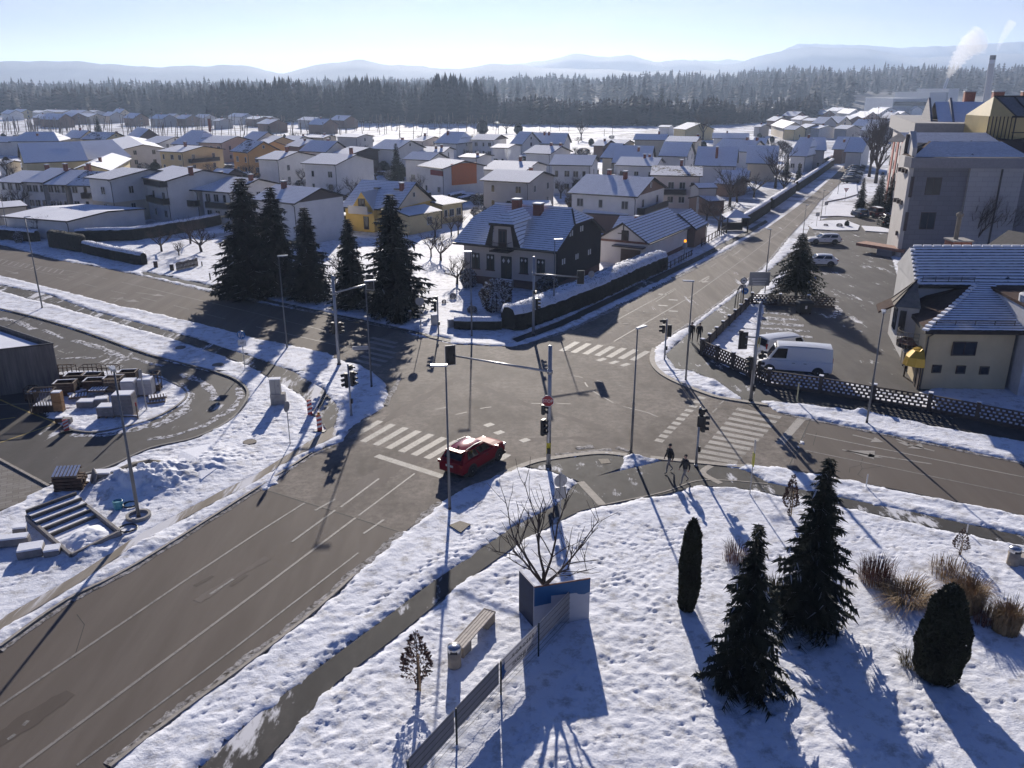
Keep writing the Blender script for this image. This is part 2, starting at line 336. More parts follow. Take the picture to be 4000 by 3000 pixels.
rag(P((2110, 1326), (2217, 1293), (2393, 1210), (2565, 1127), (2741, 1034), (2859, 972), (2990, 890)), .6, .012, 6)
rag(P((2615, 1312), (2719, 1250), (2859, 1146), (3000, 1024), (3080, 925)), .5, .012, 7)
for i, (c, w) in enumerate((((1730, 1965, 1610, 2070), .9), ((2170, 1778, 2400, 1755), .5), ((1560, 1480, 1500, 1590), .5), ((2250, 1752, 2330, 1742), .6), ((2640, 1448, 2720, 1480), .4), ((2410, 1748, 2470, 1768), .5))): rag(P(c[:2], c[2:]), w, .014, 10 + i)
M_TRACK = new_mat('trodden_snow', (.6, .6, .62, 1), .8, 0, .1); t_ = NT(M_TRACK); v_ = t_.coord(); n_ = t_.noise(v_, 2.6, 8, .78)
t_.color(t_.ramp(n_, .46, .54, (.075, .07, .066, 1), (.66, .66, .69, 1))); t_.bump(t_.noise(v_, 7, 6, .7), .7, .05)
c6, cL = crop((0, 1000)), crop((2800, 1050), 4.424); LS = 'broken strips of trodden snow on the yard asphalt'
for i, (pts, w) in enumerate((([(640, 730), (860, 790), (1100, 895)], .9), ([(500, 890), (700, 880), (860, 885)], .5), ([(1560, 1020), (1750, 1090), (1850, 1190), (1860, 1260)], .8), ([(1640, 1330), (1500, 1420), (1300, 1500)], .35), ([(1960, 1360), (1760, 1470), (1480, 1560), (1240, 1590)], .5), ([(2060, 1140), (2080, 1220), (2000, 1330), (1800, 1430)], .6), ([(0, 540), (160, 570), (300, 640)], .9), ([(1150, 880), (1300, 930), (1430, 955)], .5), ([(380, 640), (560, 720)], .5), ([(620, 1545), (900, 1555), (1150, 1500), (1400, 1440), (1600, 1330), (1640, 1200), (1540, 1100)], .8))): rag([G(*c6(*q)) for q in pts], w, .025, 30 + i, 'trodden_snow', M_TRACK, .7, LS)
for i, (pts, w) in enumerate((([(780, 760), (1000, 770), (1300, 800)], .9), ([(770, 850), (1100, 870), (1450, 880)], 1.1), ([(760, 940), (1100, 960), (1550, 990)], 1.0), ([(770, 1030), (1150, 1050), (1650, 1090)], 1.0), ([(850, 1120), (1250, 1150), (1700, 1190)], .8), ([(1380, 1330), (1600, 1350), (1900, 1400)], .6), ([(2050, 640), (2120, 720), (1980, 860)], .8))): rag([G(*cL(*q)) for q in pts], w, .022, 50 + i, 'trodden_snow', M_TRACK, .7, 'trodden rows of snow on the car park asphalt')
M_PATCHL = asphalt('worn_lane_patch', (.134, .113, .097, 1), st(ANG_A), .3, 0, .8); M_PATCHD = asphalt('dark_lane_stain', (.090, .074, .062, 1), st(ANG_A), .05, 0, .7)
for i, (pts, w, m) in enumerate((([(770, 2350), (900, 2265), (1060, 2170)], .45, M_PATCHL), ([(760, 2290), (850, 2240)], .3, M_PATCHD), ([(-100, 2960), (100, 2820), (300, 2690)], .9, M_PATCHD), ([(900, 2290), (980, 2235)], .25, M_PATCHD), ([(1330, 1960), (1500, 1850), (1640, 1770)], 1.6, M_PATCHL), ([(2100, 1400), (2350, 1330), (2500, 1270)], 2.2, M_PATCHL), ([(1850, 1500), (2080, 1590), (2380, 1680)], .7, M_PATCHL), ([(2250, 1250), (2420, 1190), (2620, 1080)], 1.2, M_PATCHL), ([(1480, 1660), (1640, 1560), (1800, 1470)], .8, M_PATCHL), ([(2050, 1720), (2260, 1710), (2420, 1745)], .7, M_PATCHL))): rag(P(*pts), w, .0062, 70 + i, 'asphalt_stain', m, 0, 'worn or stained streak on the asphalt')
# ---- painted markings, worn
def worn(name, col, cover):
    m = new_mat(name, col, .7); t = NT(m); v = t.coord()
    n = t.math('ADD', t.math('MULTIPLY', t.noise(v, 2.2, 6, .75), .6), t.math('MULTIPLY', t.noise(v, 25, 3, .7), .4))
    t.color(t.mix(t.ramp(n, .44 + cover * .12, .52 + cover * .12), col, (.09, .083, .077, 1))); MAT[name] = m; return m
W1 = worn('worn_paint', (.205, .185, .165, 1), .5); W2 = worn('faded_paint', (.20, .19, .178, 1), .22); W3 = worn('bright_paint', (.28, .258, .23, 1), .7); YEL = worn('yellow_paint', (.42, .30, .07, 1), .6)
mk = MB(); ZM = .010
def line(pts, w=.12, mi=0): ribbon(mk, P(*pts), w, ZM, 0, mi)
def bar(c, d, w=.5, mi=0):
    a = G(c[0] - d[0] / 2, c[1] - d[1] / 2); b = G(c[0] + d[0] / 2, c[1] + d[1] / 2); ribbon(mk, [a, b], w, ZM, 0, mi)
def lerp2(a, b, t): return (a[0] + (b[0] - a[0]) * t, a[1] + (b[1] - a[1]) * t)
line([(-300, 2940), (0, 2757), (750, 2250), (1000, 2085)], .13); line([(1000, 2085), (1190, 1965)], .12, 1)
line([(77, 3000), (1000, 2316), (1389, 2023)], .14); line([(1400, 2015), (1620, 1850)], .12, 1)
for a, b in (((820, 2322), (912, 2262)), ((1140, 2117), (1310, 1993)), ((1330, 1982), (1480, 1870)), ((1230, 1995), (1310, 1950)), ((1420, 2085), (1500, 2030)), ((30, 2890), (60, 2868)), ((90, 2835), (110, 2815))): line([a, b], .14, 1)
line([(300, 2990), (900, 2545), (1400, 2160)], .1, 1)
line([(1470, 1780), (1728, 1862), (1800, 1880)], .5, 1)
for i in range(-1, 11): bar((1426 + i * 50, 1679 + i * 13), (120, -69), .5, 0 if 2 < i < 7 else 1)
for i in range(11):
    t = i / 10; a = lerp2((2877, 1597), (2723, 1780), t); b = lerp2((3050, 1632), (2880, 1808), t)
    line([a, b], .5, 2 if i < 8 else 0)
for i in range(11):
    c = lerp2((2741, 1554), (2576, 1721), i / 10); p = G(*c); mk.box((p.x, p.y, ZM - .002), (.56, .5, .004), 2 if i < 7 else 0, ANG_D)
for i in range(7): bar((2500 - i * 46, 1390 - i * 6), (62, -36), .55, 0 if i % 3 else 1)
for c in ((2398, 1416), (2443, 1425), (2350, 1405), (1910, 1660), (1950, 1690), (2050, 1720)): bar(c, (30, -10), .5, 1)
for c in ((1493, 1346), (1495, 1369), (1484, 1387), (1461, 1402), (1436, 1418), (1500, 1330)): bar(c, (100, 23), .5, 2)
line([(475, 1102), (768, 1170), (1000, 1224), (1340, 1310)], .12); line([(1000, 1276), (1352, 1357)], .12, 2)
for a, b in (((221, 1084), (271, 1095)), ((323, 1108), (380, 1122)), ((434, 1136), (493, 1148)), ((552, 1163), (613, 1177)), ((678, 1193), (737, 1208)), ((800, 1226), (880, 1246)), ((267, 1079), (289, 1084)), ((332, 1068), (350, 1073)), ((366, 1077), (384, 1081)), ((400, 1086), (420, 1090)), ((1700, 1600), (1750, 1590)), ((1780, 1620), (1825, 1610)), ((1875, 1596), (1920, 1590)), ((2075, 1576), (2130, 1577)), ((2177, 1577), (2230, 1578)), ((2434, 1588), (2530, 1612)), ((2530, 1612), (2570, 1629)), ((2312, 1526), (2396, 1574)), ((2330, 1487), (2357, 1493)), ((2416, 1505), (2441, 1511)), ((2240, 1468), (2278, 1476)), ((2284, 1494), (2296, 1512)), ((2783, 1612), (2800, 1595)), ((2810, 1580), (2828, 1565))): line([a, b], .11, 0)
# hatched no-go area and arrows on the western arm
line([(0, 1012), (150, 1040), (308, 1064)], .1); line([(-100, 1010), (0, 1034), (200, 1072), (260, 1073), (308, 1064)], .1)
for i in range(12):
    a = lerp2((10, 1014), (250, 1055), i / 11); b = lerp2((-15, 1028), (232, 1070), i / 11); line([a, b], .22)
def arrow(tail, tip, w=.35, mi=0):
    a, b = G(*tail), G(*tip); d = (b - a); Ld = d.length; d.normalize(); s = Vector((-d.y, d.x, 0))
    ribbon(mk, [a, b - d * Ld * .35], .16, ZM, 0, mi)
    c = b - d * Ld * .35; mk.add([tuple(c + s * w + Vector((0, 0, ZM))), tuple(c - s * w + Vector((0, 0, ZM))), tuple(b + Vector((0, 0, ZM)))], [(1, 2, 0)], mi)
arrow((430, 1164), (547, 1180), .55); arrow((445, 1180), (480, 1160), .4); arrow((530, 1143), (646, 1157), .5); arrow((20, 1056), (72, 1070), .5)
arrow((3330, 1699), (3452, 1728), .5, 2); arrow((3500, 1715), (3610, 1755), .75, 2); arrow((3650, 1762), (3500, 1725), .3, 2)
arrow((3640, 1813), (3300, 1760), .7, 2); arrow((3290, 1757), (3450, 1790), .3, 2)
arrow((2770, 1085), (2745, 1105), .6); bar((2750, 1090), (40, -22), .25)
line([(3149, 1694), (3452, 1755), (4000, 1864), (4800, 2030)], .13, 2); line([(3149, 1760), (3452, 1822), (4000, 1936), (4800, 2110)], .12, 0)
line([(3131, 1636), (3045, 1735)], .55, 2)
line([(2398, 1334), (2700, 1158), (2922, 1000), (3060, 895), (3200, 770)], .12); line([(2300, 1310), (2520, 1190), (2640, 1125)], .1, 1)
for a, b in (((2776, 1043), (2798, 1028)), ((2823, 1012), (2843, 998)), ((2870, 995), (2890, 980)), ((2900, 957), (2925, 940)), ((2350, 1290), (2420, 1225)), ((2560, 1180), (2640, 1130)), ((2860, 1000), (2900, 970)), ((2950, 950), (2975, 933)), ((3010, 930), (3040, 905))): line([a, b], .1, 0)
for k in range(4): bar((2590 + k * 0 + (k % 2) * 40, 1150 + k * 22), (36, 2), .5, 1)
ZM = .026
line([(0, 1562), (60, 1590), (225, 1655)], .14, 3); line([(0, 1730), (90, 1700), (200, 1660)], .14, 3); line([(0, 1640), (60, 1632)], .12, 3)
for a, b in (((0, 1582), (140, 1577)), ((40, 1535), (140, 1530)), ((240, 1440), (420, 1434)), ((225, 1370), (250, 1378))): line([a, b], .12, 2)
ZM = .022
line([(3235, 935), (3310, 928), (3345, 940)], .12, 0)
tag(mk.build('road_markings', [W1, W2, W3, YEL]), kind='structure')
# seams between the old and the new asphalt
sm = MB()
for pts in (SEAM_A, [(2430, 1206), (2640, 1238)], [(3165, 1640), (3085, 1815)]): ribbon(sm, P(*pts), .07, .0065)
for pts in ([(3370, 1790), (3362, 1815), (3368, 1830), (3350, 1855), (3372, 1868)], [(3360, 1818), (3320, 1826), (3318, 1846)], [(3362, 1832), (3440, 1822)], [(3190, 1690), (3176, 1740)], [(290, 2570), (330, 2440), (300, 2400)]): ribbon(sm, P(*pts), .03, .0065)
tag(sm.build('road_seam', flat('tar_seam', (.02, .019, .018, 1), .8)), kind='structure')
# ---- numpy noise and distance helpers
def vnoise(x, y, seed):
    xi = np.floor(x).astype(np.int64); yi = np.floor(y).astype(np.int64); fx = x - xi; fy = y - yi
    fx = fx * fx * fx * (fx * (fx * 6 - 15) + 10); fy = fy * fy * fy * (fy * (fy * 6 - 15) + 10)
    def h(a, b):
        n = (a * 374761393 + b * 668265263 + seed * 1442695041) & 0xffffffff
        n = ((n ^ (n >> 13)) * 1274126177) & 0xffffffff
        return ((n ^ (n >> 16)) & 0xffff) / 65535.0
    return (h(xi, yi) * (1 - fx) + h(xi + 1, yi) * fx) * (1 - fy) + (h(xi, yi + 1) * (1 - fx) + h(xi + 1, yi + 1) * fx) * fy
def fbm(x, y, scale, octv=4, seed=1, gain=.5):
    s = 0; a = 1; t = 0; f = 1 / scale
    for k in range(octv):
        s = s + a * (vnoise(x * f + 17.3 * k, y * f - 9.1 * k, seed + k) - .5); t += a; a *= gain; f *= 2.03
    return s / t * 2
def sdf(poly, X, Y):
    """signed distance to a polygon (negative inside), evaluated on flat arrays"""
    px = np.array([p.x for p in poly]); py = np.array([p.y for p in poly]); n = len(px)
    d = np.full(X.shape, 1e9); ins = np.zeros(X.shape, bool)
    for i in range(n):
        j = (i + 1) % n; ex, ey = px[j] - px[i], py[j] - py[i]; wx, wy = X - px[i], Y - py[i]
        t = np.clip((wx * ex + wy * ey) / (ex * ex + ey * ey + 1e-9), 0, 1)
        d = np.minimum(d, (wx - ex * t) ** 2 + (wy - ey * t) ** 2)
        c = ((py[i] <= Y) & (py[j] > Y)) | ((py[j] <= Y) & (py[i] > Y))
        with np.errstate(divide='ignore', invalid='ignore'):
            ins ^= c & (X < ex * (Y - py[i]) / (ey if abs(ey) > 1e-12 else 1e-12) + px[i])
    d = np.sqrt(d); return np.where(ins, -d, d)
# trodden footprints: short walks over the park snow
prints = []
def walk(a, b, wob=.25, step=.36):
    a = G(*a); b = G(*b); d = b - a; n = max(2, int(d.length / step)); d.normalize(); s = Vector((-d.y, d.x, 0)); ph = rnd.random() * 6
    for i in range(n):
        p = a + d * (i * step) + s * ((-.1 if i % 2 else .1) + math.sin(i * .13 + ph) * wob); prints.append((p.x, p.y, math.atan2(d.y, d.x), rnd.uniform(.03, .075)))
for a, b in (((2420, 2050), (2620, 2500)), ((2610, 2470), (2330, 2620)), ((2330, 2620), (2610, 2480)), ((2610, 2480), (2760, 2440)), ((2380, 2300), (2560, 2250)), ((2250, 2080), (2640, 2460)), ((2300, 2050), (2900, 2450)), ((2330, 2620), (2700, 2900)), ((2450, 2700), (2800, 2950)),
             ((2350, 2500), (2800, 2800)), ((1500, 2130), (1150, 2480)), ((1900, 2010), (1420, 2400)), ((1880, 2060), (1300, 2510)), ((1950, 2060), (1250, 2600)), ((1150, 2480), (640, 2960)), ((1300, 2510), (800, 2900)), ((1560, 2330), (1300, 2750)), ((2060, 2230), (1560, 2640)), ((1820, 2250), (1500, 2600)), ((1500, 2600), (1150, 2980)), ((1450, 2680), (1250, 3000)),
             ((2130, 2160), (2500, 2120)), ((2500, 2100), (2900, 2000)), ((2300, 2200), (2700, 2050)), ((2560, 2080), (2520, 2420)), ((2700, 2300), (3300, 2050)), ((3300, 2700), (3900, 2900)), ((3520, 2850), (3900, 2960)), ((3650, 2700), (3760, 2950)), ((3100, 2500), (3300, 2950)), ((3200, 2560), (3600, 2850)), ((900, 1700), (1250, 1620)), ((700, 2100), (900, 1900)), ((1000, 1700), (880, 1780)), ((400, 2120), (700, 1960)), ((0, 2300), (400, 2120)), ((200, 2250), (500, 2050)), ((0, 2230), (200, 2150)), ((1000, 1380), (1300, 1500)), ((980, 1600), (1250, 1700)), ((900, 1560), (1050, 1800)), ((3100, 1990), (3900, 2180)), ((2060, 2900), (2300, 2600)), ((2250, 2950), (2230, 2640))): walk(a, b)
for _ in range(70):
    if _ % 3 == 2: a = (rnd.uniform(350, 1300), rnd.uniform(1500, 2200)); b = (a[0] + rnd.uniform(-350, 350), a[1] + rnd.uniform(-120, 120))
    else: a = (rnd.uniform(1500, 3900), rnd.uniform(2050, 2990)); b = (a[0] + rnd.uniform(-700, 700), a[1] + rnd.uniform(-350, 350))
    walk(a, b, .45, .40)
PR = np.array(prints)
def stamp(X, Y, Z, x0, y0, dx, nx, ny):
    """press the prints into a regular height grid"""
    for x, y, a, dep in PR:
        r = .34; i0, i1 = int((x - r - x0) / dx), int((x + r - x0) / dx) + 2; j0, j1 = int((y - r - y0) / dx), int((y + r - y0) / dx) + 2
        if i1 <= 0 or j1 <= 0 or i0 >= nx or j0 >= ny: continue
        i0 = max(i0, 0); j0 = max(j0, 0); sl = (slice(j0, j1), slice(i0, i1))
        qx = (X[sl] - x) * math.cos(a) + (Y[sl] - y) * math.sin(a); qy = -(X[sl] - x) * math.sin(a) + (Y[sl] - y) * math.cos(a)
        q = (qx / .16) ** 2 + (qy / .075) ** 2
        Z[sl] += -dep * np.exp(-q) + dep * .25 * np.exp(-(q - 2.3) ** 2)
mounds = [(G(2470, 1775), .9, .28), (G(2760, 1830), .35, .22), (G(2340, 1858), .5, .24), (G(2640, 1415), .5, .25), (G(3140, 1570), .3, .2), (G(3365, 1612), .35, .28), (G(2790, 1500), .6, .2), (G(620, 1880), 1.7, .75), (G(480, 1900), 1.3, .55), (G(330, 2150), 1.1, .3), (G(830, 1810), 1.6, .35), (G(560, 2130), .9, .2)]
def snow_patch(name, x0, x1, y0, y1, dx, amp=1.0, m=None):
    nx = int((x1 - x0) / dx) + 1; ny = int((y1 - y0) / dx) + 1
    X, Y = np.meshgrid(x0 + np.arange(nx) * dx, y0 + np.arange(ny) * dx)
    cs = max(1, int(.5 / dx)); Xc, Yc = X[::cs, ::cs], Y[::cs, ::cs]; S = np.full(Xc.shape, 50.0)
    bx0, bx1, by0, by1 = x0 - 3, x1 + 3, y0 - 3, y1 + 3
    for poly in ASPH:
        if max(p.x for p in poly) < bx0 or min(p.x for p in poly) > bx1 or max(p.y for p in poly) < by0 or min(p.y for p in poly) > by1: continue
        d = sdf(poly, Xc, Yc)
        if poly is yard: d = np.maximum(d, -sdf(isl_T, Xc, Yc))
        S = np.minimum(S, d)
    # bilinear upsample of the coarse distance field
    fi = np.arange(ny) / cs; fj = np.arange(nx) / cs
    i0 = np.clip(fi.astype(int), 0, S.shape[0] - 2) if S.shape[0] > 1 else fi.astype(int); j0 = np.clip(fj.astype(int), 0, S.shape[1] - 2)
    a = np.minimum(fi - i0, 1)[:, None]; b = np.minimum(fj - j0, 1)[None, :]
    S = (S[i0][:, j0] * (1 - a) + S[i0 + 1][:, j0] * a) * (1 - b) + (S[i0][:, j0 + 1] * (1 - a) + S[i0 + 1][:, j0 + 1] * a) * b
    Se = S + .34 * fbm(X, Y, 1.2, 5, 3, .6) + .10 * fbm(X, Y, .32, 2, 61) - .05
    Z = np.clip(Se / .30, -1, 1); Z = np.where(Z > 0, Z ** .7, Z) * .06
    inner = np.clip(Se / .35, 0, 1)
    bank = np.exp(-((Se - .45) / .35) ** 2) * (.035 + .05 * np.clip(fbm(X, Y, 1.6, 3, 21), -1, 1))
    Z += bank * inner + inner * amp * (.035 * fbm(X, Y, 2.4, 3, 5) + .032 * fbm(X, Y, .34, 4, 9, .6) * (1 + 1.15 * np.clip(fbm(X, Y, 4.5, 3, 77) * 2, -.82, 1)) + .02 * fbm(X, Y, .17, 2, 31))
    for p, r, hh in mounds: Z += inner * hh * np.exp(-(((X - p.x) ** 2 + (Y - p.y) ** 2) / r ** 2)) * (1 + .5 * fbm(X, Y, .4, 3, 12))
    if dx < .2: stamp(X, Y, Z, x0, y0, dx, nx, ny)
    Z = np.where(Se > 0, np.maximum(Z, .006), np.minimum(Z, -.02))
    Z += np.where(Se > 0, .03, 0)
    sd = sdf(path_L, X, Y) + .22 * fbm(X, Y, .6, 4, 8); Z = np.where(sd < .2, np.minimum(Z, .06 + .25 * sd), Z)
    keep = (Se > -.12)
    q = keep[:-1, :-1] & keep[1:, :-1] & keep[:-1, 1:] & keep[1:, 1:]
    idx = np.arange(nx * ny).reshape(ny, nx)
    F = np.stack([idx[:-1, :-1][q], idx[:-1, 1:][q], idx[1:, 1:][q], idx[1:, :-1][q]], 1)
    V = np.stack([X.ravel(), Y.ravel(), Z.ravel()], 1)
    used = np.zeros(len(V), bool); used[F.ravel()] = True; re = np.cumsum(used) - 1
    o = np_mesh(name, V[used], re[F], m, smooth=True); return tag(o, kind='structure')
M_SNOW = snow_mat('snow', 7, .55, .05); M_SNOWD = snow_mat('snow_with_grass', 9, .75, .045, .85)
snow_patch('snow_ground', -42, 34, 18, 62, .09, 1.0, M_SNOWD)
M_GSN = snow_mat('garden_snow', 5, .7, .05, .95)
snow_patch('snow_ground', -62, 62, 62, 90, .18, .9, M_GSN); snow_patch('snow_ground', -75, 62, 90, 124, .28, .9, M_GSN)
snow_patch('snow_ground', -62, -42, 40, 62, .2, .9, M_SNOWD); snow_patch('snow_ground', 34, 62, 30, 62, .2, .9, M_SNOWD)
# snow islands that part the car park from the street
si_ = MB(); si2 = MB()
for pts in (((3158, 884), (3185, 866), (3300, 862), (3358, 884), (3350, 902), (3260, 903), (3175, 898)), ((3204, 848), (3212, 812), (3250, 796), (3330, 806), (3345, 822), (3338, 850), (3270, 846)), ((3225, 790), (3260, 745), (3300, 720), (3345, 718), (3350, 760), (3300, 775)), ((3365, 885), (3440, 890), (3480, 900), (3480, 912), (3380, 905)), ((3400, 835), (3490, 830), (3490, 842), (3405, 845))):
    q = P(*pts); si_.prism([(p.x, p.y) for p in q], -.02, .16, 0); c = sum(q, Vector()) / len(q); si2.prism([(c.x + (p.x - c.x) * 1.02, c.y + (p.y - c.y) * 1.02) for p in q], -.02, .11, 0)
tag(si_.build('snow', M_SNOW), kind='stuff', label='snow lying on the islands of the car park', cat='snow'); tag(si2.build('kerb', M_KERB), kind='structure')
# the ground itself, one sheet out to the horizon
def far_ground():
    m = new_mat('snowy_ground', SNOW_C, .8, 0, .08); t = NT(m); v = t.coord()
    c = t.ramp(t.noise(v, .02, 5), .3, .7, (.72, .74, .79, 1), SNOW_C)
    g = t.ramp(t.noise(v, .06, 9, .76), .46, .56); c = t.mix(t.math('MULTIPLY', g, .62), c, (.11, .092, .08, 1))
    t.color(c); t.bump(t.noise(v, 1.5, 5), .5, .2); return m
s = 9000; gm = MB(); gm.add([(-s, -400, -.06), (s, -400, -.06), (s, s, -.06), (-s, s, -.06)], [(0, 1, 2, 3)])
tag(gm.build('ground', far_ground()), kind='structure')
# ================================================================ mountains, wooded hill, forest, haze
M_HILL = plain('wooded_mountain', (.05, .055, .07, 1), .95, var=.5, scale=.004)
def ridge(name, prof, Y, depth, m, seed, rough=5.0, n=260):
    """a mountain range: a crest line (picture column, row) at distance Y, sloping down to the front and the back"""
    us = np.array([p[0] for p in prof]); vs = np.array([p[1] for p in prof])
    uu = np.linspace(us[0], us[-1], n); vv = np.interp(uu, us, vs); z0_ = np.zeros(n); V = []; F = []
    vv = (np.roll(vv, 1) + vv * 2 + np.roll(vv, -1)) / 4 if n > 9 else vv; vv[0], vv[-1] = vs[0], vs[-1]; vv = vv + 11 * fbm(uu, z0_ + seed, 210, 5, seed, .55)
    rows = [(-.5, 0), (-.36, .16), (-.22, .42), (-.1, .74), (0, 1), (.12, .7), (.3, .3), (.5, 0)]
    for ri, (dy, hf) in enumerate(rows):
        for i in range(n):
            p = atY(uu[i], vv[i], Y); h = p.z
            x = p.x + (0 if hf == 1 else 5 * math.sin(i * .9 + ri)); z = max(0, h) * hf
            k = 1 + .16 * (float(fbm(np.array([i * 1.0]), np.array([ri * 3.0]), 7, 3, seed)[0])) * (1 if hf < 1 else .0)
            z = z * k + (rough * float(fbm(np.array([i * 1.0]), np.array([ri * 5.0]), 2.5, 2, seed + 5)[0]) if hf else -2)
            V.append((x, Y + dy * depth, z))
    for r_ in range(len(rows) - 1):
        for i in range(n - 1): F.append((r_ * n + i, r_ * n + i + 1, (r_ + 1) * n + i + 1, (r_ + 1) * n + i))
    return tag(np_mesh(name, V, F, m, smooth=True), kind='structure')
S = 1.808
ridge('mountains', [(u * S, v * S) for u, v in ((-700, 150), (-300, 140), (0, 137), (80, 133), (170, 130), (250, 140), (330, 147), (430, 144), (530, 142), (610, 160), (640, 150), (700, 140), (780, 129), (830, 140), (900, 144), (980, 150), (1060, 136), (1120, 139), (1180, 148), (1300, 152), (1500, 156), (1700, 158), (2000, 150), (2212, 150), (2700, 150))], 3500, 1500, M_HILL, 3, 4)
ridge('mountains', [(u * S, v * S) for u, v in ((900, 160), (1040, 150), (1130, 134), (1180, 129), (1240, 119), (1300, 122), (1360, 119), (1420, 132), (1480, 128), (1560, 140), (1600, 135), (1640, 122), (1700, 107), (1750, 101), (1830, 106), (1900, 111), (2000, 124), (2100, 122), (2212, 114), (2500, 118), (2800, 130))], 4300, 1500, M_HILL, 8, 4)
ridge('mountains', [(u * S, v * S) for u, v in ((1500, 130), (1640, 128), (1720, 98), (1850, 96), (1960, 104), (2060, 98), (2212, 90), (2500, 100), (2800, 120))], 5200, 1600, M_HILL, 12, 4)
# ---- forest
M_FOR = plain('forest_needles', (.017, .021, .021, 1), .95, var=.5, scale=.05)
M_FOR2 = plain('forest_bare_wood', (.030, .026, .027, 1), .95, var=.4, scale=.05)
M_FSN = plain('forest_snow', (.45, .47, .52, 1), .9, var=.2)
def tree_proto(kind, seed):
    r = random.Random(seed); V, F, I = [], [], []
    tiers = 9 if kind == 0 else 7
    for k in range(tiers):
        t = k / tiers; z0 = .06 + .94 * t
        rad = (.22 * (1 - t) ** .8 + .012) if kind == 0 else (.24 * math.sin(math.pi * min(1, .25 + t * .8)) + .02)
        if kind == 2: rad *= .9 if t > .45 else .25
        n = 7; o = len(V); ph = r.random() * 6
        V.append((0, 0, z0 + (.17 if kind == 0 else .12)))
        for j in range(n):
            a = ph + 6.283 * j / n; q = rad * r.uniform(.6, 1.2)
            V.append((q * math.cos(a), q * math.sin(a), z0 + r.uniform(-.03, .03)))
        for j in range(n):
            F.append((o, o + 1 + j, o + 1 + (j + 1) % n)); I.append(1 if kind == 1 else 0)
    o = len(V)
    for j in range(3): V.append((.012 * math.cos(2.1 * j), .012 * math.sin(2.1 * j), 0))
    V.append((0, 0, .9))
    for j in range(3): F.append((o + j, o + (j + 1) % 3, o + 3)); I.append(0)
    return np.array(V), np.array(F), np.array(I)
PROT = [tree_proto(0, s) for s in (1, 2, 3)] + [tree_proto(2, s) for s in (4, 5)] + [tree_proto(1, s) for s in (6, 7, 8)]
def hill_h(x, y): return 0.0
def forest(name, spots, label):
    spots = [(x, y, z, h * (1 + .22 * math.sin(x * .021 + y * .013) * math.sin(x * .0083 - y * .02) + .10 * math.sin(x * .11)), k) for x, y, z, h, k in spots]
    V, F, I = [], [], []; off = 0; r = random.Random(len(spots))
    for x, y, z, h, k in spots:
        pv, pf, pi = PROT[k]; a = r.random() * 6.28; w = r.uniform(.8, 1.25)
        c, s_ = math.cos(a), math.sin(a)
        q = np.stack([(pv[:, 0] * c - pv[:, 1] * s_) * h * w + x, (pv[:, 0] * s_ + pv[:, 1] * c) * h * w + y, pv[:, 2] * h + z], 1)
        V.append(q); F.append(pf + off); I.append(pi); off += len(pv)
    o = np_mesh(name, np.concatenate(V), np.concatenate(F), [M_FOR, M_FOR2, M_FSN], np.concatenate(I))
    return tag(o, label, 'forest', kind='stuff')
fr = random.Random(11)
def pick(con): return fr.choice((0, 1, 2, 3, 4)) if fr.random() < con else fr.choice((5, 6, 7))
# main belt of forest: front edge (picture column, row of the foot of the trees), height of the tops
EDGE = [(-500, 452), (0, 452), (300, 452), (600, 456), (800, 462), (1000, 472), (1400, 478), (1800, 481), (1930, 483)]
def edge_pt(t):
    u = -500 + t * 2430; v = np.interp(u, [e[0] for e in EDGE], [e[1] for e in EDGE]); return G(u, v)
spots = []
for i in range(3000):
    p = edge_pt(fr.random()); dy = fr.random() ** 1.3 * 420; k = 1 + dy / p.y
    h = fr.uniform(13.5, 21) * (1 + dy / 1600); spots.append((p.x * k + fr.uniform(-8, 8), p.y * k, 0, h, pick(.62)))
for i in range(240):                                              # taller dark spruces standing at the edge
    u = fr.choice((fr.gauss(1480, 90), fr.gauss(1750, 60), fr.gauss(1000, 120), fr.uniform(500, 1900), fr.uniform(-100, 1900))); v = np.interp(u, [e[0] for e in EDGE], [e[1] for e in EDGE]) + fr.uniform(-3, 3)
    p = G(u, v); spots.append((p.x, p.y, 0, fr.uniform(19, 27) if u > 1350 else fr.uniform(16, 23), fr.choice((0, 1, 2))))
forest('forest', spots, 'hazy dark belt of spruce forest beyond the snowy fields')
# far wood and the wooded hill behind it
def hilltop(u): return np.interp(u, [-600, 0, 500, 900, 1300, 1700, 2000, 2300, 2700, 3000, 3300, 3600, 4000, 4700], [331, 331, 328, 330, 322, 316, 310, 304, 290, 279, 268, 268, 262, 255])
hv, hf = [], []; HN, HM = 60, 10; Y0, Y1 = 880, 1750
for j in range(HM):
    for i in range(HN):
        u = -800 + 5800 * i / (HN - 1); t = j / (HM - 1); Y = Y0 + (Y1 - Y0) * t
        top = atY(u, hilltop(u), Y1).z - 20
        hv.append((atY(u, 400, Y).x, Y, max(-.5, top * (t ** .8)) if j else -1))
for j in range(HM - 1):
    for i in range(HN - 1): hf.append((j * HN + i, j * HN + i + 1, (j + 1) * HN + i + 1, (j + 1) * HN + i))
tag(np_mesh('hill', hv, hf, plain('hill_floor', (.09, .09, .10, 1), .95, var=.5, scale=.03), smooth=True), kind='structure')
spots = []
for i in range(5200):
    u = fr.uniform(-500, 4600); t = fr.random() ** .75; Y = Y0 + (Y1 - Y0) * t
    if u < 1900 and t < .35: continue
    if 3330 < u < 4050 and t < .28: continue
    top = max(0, atY(u, hilltop(u), Y1).z - 20); spots.append((atY(u, 400, Y).x, Y, top * t ** .8 - .5, fr.uniform(17, 27), pick(.66)))
forest('forest', spots, 'long wooded hill rising hazily behind the village')
